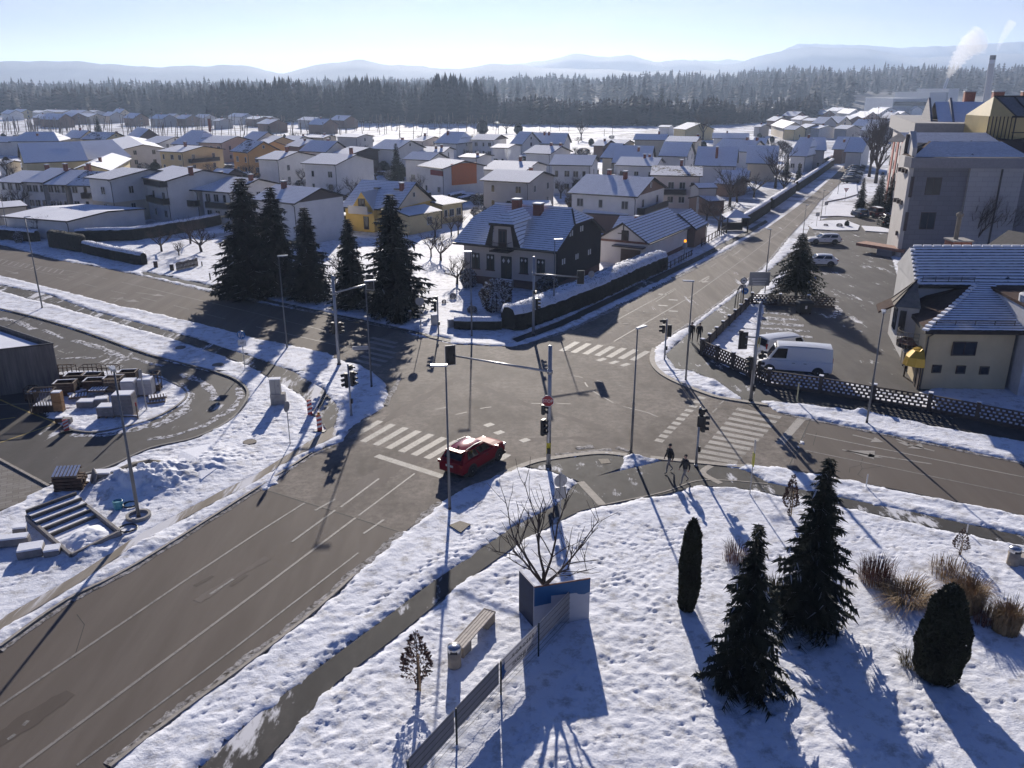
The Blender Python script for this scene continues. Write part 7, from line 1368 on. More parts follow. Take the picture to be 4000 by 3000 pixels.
big = bare_proto('x', 'bare trees by the hall', 44, depth=5, r0=.02, trunk=.2, spread=.45, upw=.6, nb=5)
for i, (lab, b, h) in enumerate((('dense bare tree left of the flats', (3420, 715), 17), ('dense bare tree behind the three conifers', (3395, 690), 16), ('bare tree against the dark hall wall behind the boiler stack', (3790, 1010), 9), ('bare tree right of the boiler stack', (3900, 1010), 8.5))): place(big, lab, b, None, 1.1, i, h=h, first=i == 0)
yt = bare_proto('young bare tree with an open crown beside the advertising box', None, 47, depth=3, r0=.013, trunk=.36, spread=.56, upw=.5, nb=5); place(yt, 'young bare tree with an open crown beside the advertising box', (2122, 2430), None, 1.15, .5, h=6.6, first=True)
# saplings with clinging leaves, tied to stakes
def sapling(label, base, vtop, seed, w=.22, dark=M_RLEAF):
    b = G(*base); h = height_at(b, vtop); o = tag(empty('sapling', b), label, 'tree', 'staked saplings with brown leaves'); o.scale = (h, h, h)
    leaf_ball('foliage', seed, [(.02, .22), (w, .35), (w * .8, .55), (w * .45, .78), (.01, 1)], 620, .045, dark).parent = o
    mb = MB(); mb.tube([(0, 0, -.02), (.01, 0, .5), (0, 0, 1.02)], [.016, .01, .003], 5, 0)
    r = random.Random(seed)
    for k in range(16): z = .25 + .65 * k / 16; a = r.random() * 6; q = w * (1.05 - z) * 1.1; mb.tube([(0, 0, z), (q * math.cos(a), q * math.sin(a), z + .1)], [.006, .002], 3, 0)
    mb.build('trunk', M_TWIG, o); mb = MB(); mb.tube([(.035, -.03, 0), (.03, -.03, .62)], .014, 5, 0); mb.build('stake', plain('stake_wood', (.40, .27, .14, 1), .8), o); return o
sapling('staked sapling with red brown leaves beside the lower path', (1633, 2700), 2462, 51); sapling('staked sapling between the path and the tall spruce', (3080, 2022), 1855, 52, .16); sapling('small leafy sapling near the right edge bench', (3745, 2172), 2065, 53, .26)
# grasses and reddish shrubs
def tuft(name, label, seed, n, r0, spread, hgt, m, curve=.6, cat='grass', grp='dry ornamental grasses'):
    r = random.Random(seed); mb = MB()
    for i in range(n):
        a = r.random() * 6.283; q = r0 * math.sqrt(r.random()); b = Vector((q * math.cos(a), q * math.sin(a), 0)); d = Vector((math.cos(a + r.uniform(-.8, .8)), math.sin(a + r.uniform(-.8, .8)), 0)); Lh = hgt * r.uniform(.6, 1.1); sp = spread * r.uniform(.2, 1.1); s = Vector((-d.y, d.x, 0)) * .012
        p1_ = b + d * sp * .3 + Vector((0, 0, Lh * .65)); p2_ = b + d * sp + Vector((0, 0, Lh * (1 - curve * r.random())))
        mb.add([b - s, b + s, p1_ + s * .8, p1_ - s * .8, p2_], [(0, 1, 2, 3), (3, 2, 4)], 0)
    o = mb.build(name, m); return tag(o, label, cat, grp)
for lab, b, n, r0, sp, hh in (('tall dry grass clump behind the round thuja', (3772, 2380), 1300, .6, .8, 1.75), ('straw coloured grass clump at the right edge', (3925, 2470), 1200, .5, .5, 1.6), ('flattened dry grass left of the round thuja', (3540, 2350), 700, .8, 1.5, .9), ('thin dry grass stalks behind the tall clump', (3700, 2250), 260, .8, .5, 1.0)): o = tuft('dry_grass', lab, n + int(b[0]), n, r0, sp, hh, M_GRASS); o.location = G(*b)
for lab, b, n, hh, r0 in (('bushy reddish shrub right of the tall spruce', (3420, 2275), 420, 1.35, .75), ('dry reddish shrub behind the shorter spruce', (2880, 2190), 200, 1.0, .7), ('low reddish brown shrub at the right edge grasses', (3850, 2430), 260, .8, .6), ('olive shrub at the foot of the tall spruce', (3030, 2330), 300, .9, .7), ('small olive shrub at the foot of the round thuja', (3560, 2600), 200, .55, .45)): o = tuft('twiggy_shrub', lab, n + int(b[0]), n, r0, .45, hh, M_RTWIG if 'red' in lab else plain('olive_twigs', (.10, .075, .025, 1), .9), .3, 'shrub', 'twiggy shrubs in the park'); o.location = G(*b)
# hedges: leafy skin over a dark core, snow lying on top
def hedge(label, pts, w, h, snow=True, n_per=200, m=M_HEDGE, rnd_top=.3):
    r = random.Random(int(pts[0].x * 10)); o = tag(empty('hedge', pts[0]), label, 'hedge', 'clipped hedges'); V, F = [], []; base = pts[0]; core = MB(); cap = MB(); leaves = []
    prof = [(-w / 2, 0), (-w / 2 * 1.02, h * .5), (-w / 2 * .98, h - rnd_top), (-w / 2 * .7, h - rnd_top * .25), (0, h), (w / 2 * .7, h - rnd_top * .25), (w / 2 * .98, h - rnd_top), (w / 2 * 1.02, h * .5), (w / 2, 0)]
    path = []
    for a, b in zip(pts, pts[1:]):
        k = max(2, int((b - a).length / .55)); path += [a.lerp(b, i / k) - base for i in range(k)]
    path.append(pts[-1] - base); np_ = len(prof); cv, cf, sv_, sf = [], [], [], []
    for i, p in enumerate(path):
        d = path[min(i + 1, len(path) - 1)] - path[max(i - 1, 0)]; d.z = 0; d.normalize(); s = Vector((d.y, -d.x, 0)); e = .55 if i in (0, len(path) - 1) else 1
        for (x, z) in prof: cv.append(p + s * x * e * r.uniform(.93, 1.04) + Vector((0, 0, z * r.uniform(.97, 1.03) * (.93 if e < 1 else 1))))
        for q_ in cv[-7:-2]: sv_.append(q_ + Vector((0, 0, .05 + r.uniform(-.03, .035))) + (q_ - p).normalized() * .03)
    for i in range(len(path) - 1):
        for j in range(np_ - 1): cf.append((i * np_ + j, i * np_ + j + 1, (i + 1) * np_ + j + 1, (i + 1) * np_ + j))
        for j in range(4): sf.append((i * 5 + j, i * 5 + j + 1, (i + 1) * 5 + j + 1, (i + 1) * 5 + j))
    cf += [tuple(range(np_)), tuple(range(len(cv) - 1, len(cv) - 1 - np_, -1))]; core.add(cv, cf); core.build('core', m, o)
    LV, LF, LI = [], [], []
    for f in cf[:-2]:
        a, b, c, d = (cv[i] for i in f); nrm = (b - a).cross(d - a); ar = nrm.length; nrm.normalize()
        for _ in range(int(ar * n_per * .5) + 1):
            q = a.lerp(b, r.random()).lerp(d.lerp(c, r.random()), r.random()); t = Vector((r.uniform(-1, 1), r.uniform(-1, 1), r.uniform(-1, 1))); k = r.uniform(.035, .085); u = nrm.cross(t).normalized(); j = len(LV); top = abs(nrm.z) > .45
            q = q + Vector((0, 0, .075 if snow and top else 0)); LV += [q - u * k * .5, q + u * k * .5, q + (nrm if nrm.z > -.2 else -nrm) * k * r.uniform(.4, 1.0) + t * k * .5]; LF.append((j, j + 1, j + 2)); LI.append(1 if snow and top and r.random() < .6 else 0)
    np_mesh('leaves', [tuple(v) for v in LV], LF, [m, M_TSNOW], LI, o)
    if snow: cap.add(sv_, sf); cap.sm = True; cap.build('snow_cap', RM['w'], o)
    return o
hedge('long tall clipped hedge along the northern street before the garage', P((1985, 1290), (2150, 1232), (2300, 1170), (2450, 1100), (2575, 1046)), 2.7, 2.3, n_per=330, rnd_top=.7)
hedge('low clipped hedge on the stone kerb at the junction corner', P((1775, 1285), (1960, 1288)), 1.1, 1.15)
hedge('low clipped hedge with thick snow along the western road', P((335, 985), (440, 1010), (565, 1036)), 1.5, 1.6)
hedge('taller bare clipped hedge at the left end of the western garden', P((205, 962), (330, 985)), 1.6, 2.4, snow=False)
hedge('snow topped hedge at the left edge by the garage', P((-120, 920), (150, 945)), 1.5, 1.7)
hedge('long garden hedge with white snow crest behind the western garden', P((300, 945), (520, 940), (720, 905)), 1.2, 1.9)
hedge('dark hedge before the balcony houses beside the spruces', P((715, 905), (860, 875)), 1.2, 1.8)
for lab, pts in (('hedge topped with snow along the far street, nearest the pavilion', ((2905, 885), (3000, 822))), ('hedge topped with snow along the far street in the middle', ((3010, 815), (3100, 752))), ('hedge topped with snow along the far street at its far end', ((3110, 745), (3190, 690), (3250, 645)))): hedge(lab, P(*pts), 1.1, 2.0, n_per=40)
hedge('curved snow topped hedge by the far street houses', P((3230, 640), (3290, 612)), 1.4, 2.0, n_per=30)
# shrubs and small bare trees that fill the gardens between the houses
fr = random.Random(77); n_ = 0; HB = [((p1 + p2) / 2 + n * W / 2, (p2 - p1).length / 2, W / 2) for _, p1, p2, n, W in HOUSES]
def free(p, m=1.5): return all((p - Vector((c.x, c.y, 0))).length > max(a, b) + m for c, a, b in HB)
while n_ < 290:
    u, v = fr.uniform(0, 3250), fr.choice((fr.uniform(540, 700), fr.uniform(600, 860))); p = G(u, v)
    if u < 1000 and v > 840 or (1000 < u < 2300 and v > 880) or (u > 2250 and v > 900 - (u - 2250) * .34) or not free(p): continue
    n_ += 1; k = fr.random()
    if k < .45: place(BT[fr.randrange(3)], 'small bare garden tree in the gaps between the village houses', p, None, fr.uniform(.9, 1.3), fr.random() * 6, h=fr.uniform(2.8, 5.5), grp='small bare garden trees of the village')
    elif k < .85: place(snb, 'bare brown garden shrub in the gaps between the village houses', p, None, fr.uniform(1.2, 2.2), fr.random() * 6, h=fr.uniform(1.2, 2.4), grp='garden shrubs of the village')
    else: place(bush, 'dark evergreen bush in the gaps between the village houses', p, None, fr.uniform(.8, 1.4), fr.random() * 6, h=fr.uniform(1.5, 3.5), grp='evergreen bushes of the village')
gh = hedge('clipped garden hedge in a gap between the village houses', [Vector((-4, 0, 0)), Vector((0, .2, 0)), Vector((4, 0, 0))], 1.2, 1.4, True, 22); gh['group'] = 'garden hedges of the village'; gf = True; n_ = 0
while n_ < 64:
    u, v = fr.uniform(0, 3150), fr.uniform(550, 850); p = G(u, v)
    if u < 1000 and v > 830 or (1000 < u < 2300 and v > 860) or (u > 2250 and v > 880 - (u - 2250) * .36) or not free(p, 2.0): continue
    n_ += 1; c = gh if gf else copy_tree(gh); gf = False; c.location = p; c.rotation_euler = (0, 0, fr.choice((-.45, 1.1)) + fr.uniform(-.12, .12)); c.scale = (fr.uniform(.6, 1.2), 1, fr.uniform(.7, 1.25))
# hop poles in the white field
pole = MB(); pole.tube([(0, 0, 0), (0, 0, 1)], .075, 4, 0); hp = tag(pole.build('hop_pole', plain('pole_wood', (.16, .13, .11, 1), .9)), 'thin leaning wooden hop pole in the snowy field', 'pole', 'hop poles in the snowy field'); fr = random.Random(5); first = True; k = 0
while k < 290:
    u = fr.uniform(-60, 1960); row = fr.randrange(5); v = [545, 528, 512, 500, 490][row] + (u - 900) * -.004 + (8 if u < 700 else 0) - (18 if u < 500 and row < 2 else 0)
    if u > 1250 and fr.random() < .35: continue
    o = hp if first else hp.copy()
    if not first: COL.objects.link(o)
    first = False; p = G(u, v + fr.uniform(-3, 3)); o.location = p; hh = fr.uniform(5.5, 7.5); o.scale = (1.0 + p.y / 350, 1.0 + p.y / 350, hh); o.rotation_euler = (fr.gauss(0, .05), fr.gauss(0.05, .09), 0); k += 1
for i, (u, v, vt) in enumerate(((2108, 512, 488), (2150, 512, 488), (2185, 514, 485), (2222, 515, 492), (2360, 532, 505), (2392, 526, 462), (2672, 522, 465), (1624, 488, 445))):
    b = G(u, v); mb = MB(); mb.tube([(b.x, b.y, 0), (b.x, b.y, height_at(b, vt))], .12, 5, 0); tag(mb.build('field_pole', M_TWIG), 'slim dark pole standing in the bright field behind the village', 'pole', 'poles in the bright field')
# ================================================================ vehicles
M_TYRE = plain('tyre_rubber', (.015, .015, .015, 1), .85); M_RIM = new_mat('alloy_rim', (.32, .32, .33, 1), .35, .7); M_CGL = new_mat('car_glass', (.012, .014, .018, 1), .06); M_TAIL = new_mat('tail_light', (.25, .01, .01, 1), .2); M_HEAD = new_mat('headlight', (.55, .56, .58, 1), .1); M_PLATE = plain('number_plate', (.6, .6, .58, 1), .5); M_CLADD = plain('black_cladding', (.02, .02, .02, 1), .6)
def paint(name, c, r=.13):
    m = new_mat(name, c, r, .1, .3); m.node_tree.nodes['Principled BSDF'].inputs['Coat Weight'].default_value = .12; m.node_tree.nodes['Principled BSDF'].inputs['Coat Roughness'].default_value = .08; MAT[name] = m; return m
CP_ = {'red': paint('red_paint', (.20, .008, .018, 1)), 'white': paint('car_white', (.70, .70, .70, 1), .3), 'black': paint('car_black', (.015, .015, .017, 1)), 'grey': paint('car_grey', (.12, .125, .13, 1)), 'silver': paint('car_silver', (.38, .39, .40, 1)), 'blue': paint('car_blue', (.03, .05, .10, 1)), 'beige': paint('car_beige', (.45, .41, .34, 1)), 'wine': paint('car_wine', (.07, .012, .014, 1))}
def car(label, loc, ang, col, L_=4.5, Wd=1.86, H_=1.62, belt=.98, g=(-2.02, -1.55, .25, 1.12), wb=(-1.35, 1.35), wr=.36, cat='car', name='parked_car', grp='parked cars', van=False, snow=False, rails=False, nose=.80, lod=0):
    o = tag(empty(name, loc, ang), label, cat, grp); m = CP_[col]; h2 = L_ / 2; hw = Wd / 2
    if van: stn = [(-h2, .42, belt, .92), (-h2 + .06, .34, belt + .02, .98), (-h2 + .6, .28, belt + .02, 1), (g[2], .26, belt, 1), (g[3], .26, belt - .02, 1), (h2 - .45, .28, belt - .10, .98), (h2 - .12, .32, belt - .28, .92), (h2, .42, belt - .45, .78)]
    else: stn = [(-h2, .48, belt - .06, .76), (-h2 + .14, .34, belt + .02, .92), (-h2 + .75, .27, belt + .06, .99), (-.3, .24, belt + .02, 1), (g[3] - .25, .25, belt, 1), (g[3] + .25, .27, belt - .03, .99), (h2 - .45, .30, nose + .06, .95), (h2 - .14, .34, nose - .04, .86), (h2, .44, nose - .2, .68)]
    V, F = [], []; ring = lambda x, zl, zb, k: [(x, -hw * k * .93, zl), (x, -hw * k, zl + .14), (x, -hw * k, zl + (zb - zl) * .62), (x, -hw * k * .95, zb - .03), (x, -hw * k * .80, zb + .025), (x, -hw * k * .4, zb + .055), (x, hw * k * .4, zb + .055), (x, hw * k * .80, zb + .025), (x, hw * k * .95, zb - .03), (x, hw * k, zl + (zb - zl) * .62), (x, hw * k, zl + .14), (x, hw * k * .93, zl)]
    for s_ in stn: V += ring(*s_)
    n = 12
    for i in range(len(stn) - 1):
        for k in range(n): F.append((i * n + k, (i + 1) * n + k, (i + 1) * n + (k + 1) % n, i * n + (k + 1) % n))
    F += [tuple(range(n)), tuple(range(len(V) - 1, len(V) - n - 1, -1))]
    dull = MAT.get(m.name + '_dull')
    if not dull: dull = new_mat(m.name + '_dull', m.node_tree.nodes['Principled BSDF'].inputs['Base Color'].default_value, .5, 0, .04); MAT[m.name + '_dull'] = dull
    mb = MB(); mb.add(V, F); body = mb.build('body', dull, o)
    sb = body.modifiers.new('soft', 'BEVEL'); sb.width = .03; sb.segments = 2; sb.limit_method = 'ANGLE'; sb.angle_limit = R(28)
    # greenhouse
    x0, x1, x2, x3 = g; wbm, wtp = hw * .90, hw * (.86 if van else .70); zb = belt - .02; a = [(x0, wbm * .96, zb), (x3, wbm * .93, zb), (x2, wtp, H_ - .06), (x1, wtp, H_ - .05)]; b_ = [(x, -y, z) for x, y, z in a]
    tp = [(x2 - .05, wtp * .82, H_ - .06), (x1 + .1, wtp * .82, H_ - .06)]; mb = MB(); mid = (x1 + x2) / 2
    vs = a + b_ + [tp[0], tp[1], (tp[0][0], -tp[0][1], tp[0][2]), (tp[1][0], -tp[1][1], tp[1][2]), (mid, wtp * .82, H_ - .035), (mid, -wtp * .82, H_ - .035)]
    mb.add(vs, [(0, 3, 2, 1), (4, 5, 6, 7), (1, 2, 8, 10, 6, 5), (0, 4, 7, 11, 9, 3), (3, 9, 12, 8, 2), (7, 6, 10, 13, 11), (9, 11, 13, 12), (12, 13, 10, 8)], 0)
    cab = mb.build('roof', dull, o); bv = cab.modifiers.new('soft', 'BEVEL'); bv.width = .035; bv.segments = 2; bv.limit_method = 'ANGLE'; bv.angle_limit = R(20)
    gp = MB(); nx_, ny_ = 8, 8; gv = []; ya_, xa_, xb_ = wtp * .84, x1 + .04, x2 - .02
    for i in range(nx_ + 1):
        for j in range(ny_ + 1): fx, fy = 2 * i / nx_ - 1, 2 * j / ny_ - 1; gv.append(((xa_ + xb_) / 2 + (xb_ - xa_) / 2 * fx, ya_ * fy, H_ + .055 - .055 * fx * fx - .05 * fy * fy))
    gp.add(gv, [(i * (ny_ + 1) + j, (i + 1) * (ny_ + 1) + j, (i + 1) * (ny_ + 1) + j + 1, i * (ny_ + 1) + j + 1) for i in range(nx_) for j in range(ny_)]); gp.sm = True; gp.build('roof_skin', m, cab)
    def pane(pts, nm, off): mb = MB(); mb.add([tuple(Vector(p) + Vector(off)) for p in pts], [tuple(range(len(pts)))], 0); return mb.build(nm, M_CGL, o)
    lerp = lambda p, q, t: tuple(Vector(p).lerp(Vector(q), t))
    def bil(p00, p10, p11, p01, u, v): return lerp(lerp(p00, p10, u), lerp(p01, p11, u), v)
    for sgn in (1, -1):
        q = [(x, sgn * y, z) for x, y, z in a]; off = (0, sgn * .012, .004)
        for u0, u1, ut0, ut1 in (((.72, .95, .80, .97),) if van else ((.16, .50, .08, .46), (.54, .92, .50, .95))):
            pts = [bil(q[0], q[1], q[2], q[3], u0, .16), bil(q[0], q[1], q[2], q[3], u1, .14), bil(q[0], q[1], q[2], q[3], ut1, .86), bil(q[0], q[1], q[2], q[3], ut0, .88)]
            pane(pts if sgn < 0 else pts[::-1], 'side_window', off)
    f = [bil(b_[1], a[1], a[2], b_[2], u, v) for u, v in ((.07, .10), (.93, .10), (.92, .92), (.08, .92))]; pane(f, 'windscreen', (.014, 0, .01))
    f = [bil(a[0], b_[0], b_[3], a[3], u, v) for u, v in ((.10, .22), (.90, .22), (.88, .90), (.12, .90))]; pane(f, 'rear_window', (-.014, 0, .006))
    for wx in wb:
        for sgn in (1, -1):
            M = Matrix.Translation((wx, sgn * (hw - .10), wr)) @ Matrix.Rotation(math.pi / 2 * -sgn, 4, 'X'); mb = MB(); mb.lathe([(wr * .62, -.11), (wr * .96, -.11), (wr, -.06), (wr, .06), (wr * .96, .105), (wr * .64, .11)], 20, 0, M); w_ = mb.build('wheel', M_TYRE, o)
            if not lod:
                mb = MB(); mb.lathe([(wr * .62, .07), (wr * .64, .112), (wr * .58, .105), (wr * .54, .085)], 20, 0, M)
                for k in range(7): T = M @ Matrix.Rotation(6.283 * k / 7, 4, 'Z'); mb.box((wr * .32, 0, .098), (wr * .56, .05, .02), 0, 0, T)
                mb.lathe([(.05, .08), (.05, .115)], 8, 0, M); mb.build('rim', M_RIM, w_)
                mb = MB(); arc = [(wx + (wr + .10) * math.cos(t), sgn * (hw + .006), wr + (wr + .10) * math.sin(t)) for t in [math.pi * i / 10 for i in range(11)]]; ins = [(wx + (wr + .01) * math.cos(t), sgn * (hw + .006), wr + (wr + .01) * math.sin(t)) for t in [math.pi * i / 10 for i in range(11)]]
                mb.add(arc + ins, [(i, i + 1, 12 + i, 11 + i) for i in range(10)], 0); mb.add([(wx, sgn * (hw + .002), wr)] + [(p[0], sgn * (hw + .002), p[2]) for p in ins], [(0, i + 1, i + 2) for i in range(10)], 0); mb.build('wheel_arch', M_CLADD, o)
    for sgn in (1, -1):
        mb = MB(); mb.box((-h2 + .10, sgn * hw * .78, belt - .10 if not van else 1.2), (.16, .30 if not van else .14, .16 if not van else .7), 0); mb.build('tail_light', M_TAIL, o)
        mb = MB(); mb.box((h2 - .22, sgn * hw * .72, nose - .10), (.26, .36, .12), 0); mb.build('headlight', M_HEAD, o)
        mb = MB(); mb.box((g[3] - .18, sgn * (hw + .10), belt + .10), (.14, .2, .14), 0); mb.build('mirror', m, o)
    mb = MB(); mb.box((-h2 - .005, 0, belt - .22), (.03, .52, .12), 0); mb.build('number_plate', M_PLATE, o)
    mb = MB(); mb.box((0, 0, .34), (L_ - .5, Wd + .012, .14), 0); mb.build('sill', M_CLADD, o)
    if not lod:
        mb = MB()
        for sgn in (1, -1): mb.box((.12, sgn * (hw + .003), belt - .14), (.22, .02, .03), 0); mb.box((-.75, sgn * (hw + .003), belt - .14), (.22, .02, .03), 0)
        mb.build('door_handles', M_CLADD, o)
    if rails:
        mb = MB()
        for sgn in (1, -1): mb.tube([(x1 + .1, sgn * wtp * .92, H_ + .01), (mid, sgn * wtp * .92, H_ + .07), (x2 - .1, sgn * wtp * .92, H_ + .01)], .02, 5, 0)
        mb.build('roof_rail', M_RIM, o); mb = MB(); mb.box((x1 - .12, 0, H_ - .06), (.42, wtp * 1.7, .05), 0); mb.build('spoiler', m, o); mb = MB(); mb.add([(x1 + .28, -.03, H_), (x1 + .10, 0, H_), (x1 + .28, .03, H_), (x1 + .12, 0, H_ + .13)], [(0, 2, 3), (0, 3, 1), (1, 3, 2)], 0); mb.build('antenna_fin', M_CLADD, o)
    if snow: mb = MB(); mb.add([(x1 + .05, -wtp * .8, H_ + .03), (x2 - .05, -wtp * .8, H_ + .02), (x2 - .05, wtp * .8, H_ + .02), (x1 + .05, wtp * .8, H_ + .03), (mid, -wtp * .7, H_ + .09), (mid, wtp * .7, H_ + .09)], [(0, 4, 5, 3), (4, 1, 2, 5)], 0); mb.build('roof_snow', RM['w'], o)
    return o
a, b = G(1838, 1868), G(1957, 1795); d = (b - a).normalized(); s = Vector((-d.y, d.x, 0)); wb2 = (b - a).length / 2; k = 2.68 / (2 * wb2)
car('dark red suv crossing the zebra at the corner of the junction', (a + b) / 2 + s * .93, math.atan2(d.y, d.x), 'red', 4.55, 1.88, 1.65, 1.04, (-2.10, -1.58, .18, 1.10), (-1.34, 1.34), .37, name='red_suv', grp=None, rails=True, nose=.92)
a, b = G(3242, 1478), G(2985, 1458); d = (b - a).normalized(); s = Vector((-d.y, d.x, 0))
def loc_of(a, b): return (a + b) / 2
v1 = car('long white panel van parked behind the lattice fence, nose to the left', loc_of(a, b) + Vector((0, 1.0, 0)), math.atan2(d.y, d.x), 'white', 5.6, 2.0, 2.3, 1.15, (-2.78, -2.68, 1.35, 2.12), (-1.75, 1.85), .35, 'van', 'panel_van', 'white vans in the car park', True, nose=.85)
a, b = G(2990, 1412), G(3140, 1392); d = (b - a).normalized()
v2 = car('white delivery van with lettering on its side, parked behind the longer van', loc_of(a, b) + Vector((0, .6, 0)), math.atan2(d.y, d.x), 'white', 4.7, 1.85, 1.95, 1.1, (-2.33, -2.2, 1.0, 1.75), (-1.4, 1.5), .33, 'van', 'panel_van', 'white vans in the car park', True, nose=.85)
text('lettering', 'mineka', .42, M_CLADD, v2, (-.6, -.90, 1.32), (math.pi / 2, 0, 0), 1.1); mb = MB(); mb.box((-.4, -.935, .95), (3.2, .02, .05), 0); mb.build('side_strip', M_CLADD, v2)
for v_ in (v1, v2): mb = MB(); mb.box((1.05 if v_ is v1 else .55, -.985 if v_ is v1 else -.93, 1.05), (.03, .02, 1.0), 0); mb.box((-1.0, -.985 if v_ is v1 else -.93, .75), (2.6, .02, .04), 0); mb.build('door_seam', M_CLADD, v_)
def simple(lab, px, ang, col, **k): return car(lab, G(*px), R(ang), col, **k)
simple('white estate car parked beyond the lone fir', (3215, 952), 178, 'white', L_=4.75, H_=1.48, belt=.92, g=(-2.25, -1.95, .2, 1.05), rails=False)
simple('white car half hidden behind the lone fir', (3195, 1038), 170, 'white', H_=1.5)
simple('dark hatchback by the conifers, left of the wine red car', (3358, 848), 92, 'blue', L_=4.1, H_=1.5, g=(-1.9, -1.5, .2, 1.0), wb=(-1.25, 1.25))
simple('wine red small van with snow on its roof by the conifers', (3415, 848), 95, 'wine', L_=4.2, H_=1.8, g=(-2.0, -1.85, .5, 1.2), wb=(-1.25, 1.3), snow=True)
kx = simple('black estate with a roof box beside the pale hall gable', (3455, 882), 80, 'black', L_=4.6, H_=1.55, snow=False); mb = MB(); mb.box((-.6, 0, 1.78), (1.9, .8, .34), 0); bb = mb.build('roof_box', CP_['black'], kx); bm_ = bb.modifiers.new('soft', 'BEVEL'); bm_.width = .12; bm_.segments = 3
cols = ['grey', 'blue', 'silver', 'black', 'silver', 'blue', 'black', 'grey']; wd = ['grey', 'dark blue', 'silver', 'black', 'silver', 'dark blue', 'black', 'grey']; od = ['nearest', 'second nearest', 'third nearest', 'fourth nearest', 'fifth nearest', 'sixth nearest', 'seventh nearest', 'farthest']
for i in range(8): simple(f'{wd[i]} car in the angled row along the far street, {od[i]} to us', (3322 + i * 4.0, 714 - i * 8), 8, cols[i], H_=1.5, lod=1, grp='row of parked cars on the far street', snow=i % 3 == 0)
simple('beige car beside the tall black gabled house', (1328, 905), -40, 'beige', L_=4.3, H_=1.5, lod=1); simple('white box van behind the beige car', (1352, 890), -60, 'white', L_=4.5, H_=2.2, van=True, g=(-2.2, -2.15, 1.0, 1.7), lod=1, cat='van')
simple('black car in the yard of the striped beige house', (425, 862), 10, 'black', lod=1); simple('white van by the orange house', (822, 648), 10, 'white', van=True, L_=5, H_=2.2, g=(-2.45, -2.3, 1.2, 1.9), lod=1, cat='van'); simple('silver car beside the white van by the orange house', (855, 655), 5, 'silver', lod=1, snow=True); simple('grey car under the orange house wall', (905, 668), -30, 'grey', lod=1, snow=True); simple('snow covered car behind the street hedge', (3180, 655), 40, 'silver', lod=1, snow=True); simple('snowy car parked behind the far hedge', (3215, 640), 40, 'grey', lod=1, snow=True)
# ================================================================ people
M_SKIN = plain('skin', (.42, .25, .18, 1), .6, var=.06); M_HAIR = plain('dark_hair', (.025, .018, .014, 1), .8); M_JACK = plain('black_jacket', (.014, .014, .017, 1), .8, var=.2); M_JEAN = plain('light_trousers', (.24, .22, .21, 1), .9, var=.15); M_DTR = plain('dark_trousers', (.03, .03, .035, 1), .9); M_SHOE = plain('dark_shoes', (.02, .017, .015, 1), .7); M_KNIT = plain('dark_cap', (.02, .02, .024, 1), .9)
def skin_mesh(pts, edges, rad, root, sub=1):
    me = bpy.data.meshes.new('skin'); me.from_pydata(pts, edges, []); ob = bpy.data.objects.new('skin', me); COL.objects.link(ob); md = ob.modifiers.new('s', 'SKIN'); md.use_smooth_shade = True
    for i, r_ in enumerate(rad): sv = me.skin_vertices[0].data[i]; sv.radius = r_ if hasattr(r_, '__len__') else (r_, r_); sv.use_root = (i == root)
    if sub: ob.modifiers.new('d', 'SUBSURF').levels = sub; ob.modifiers['d'].render_levels = sub
    dg = bpy.context.evaluated_depsgraph_get(); out = bpy.data.meshes.new_from_object(ob.evaluated_get(dg)); bpy.data.objects.remove(ob); return out
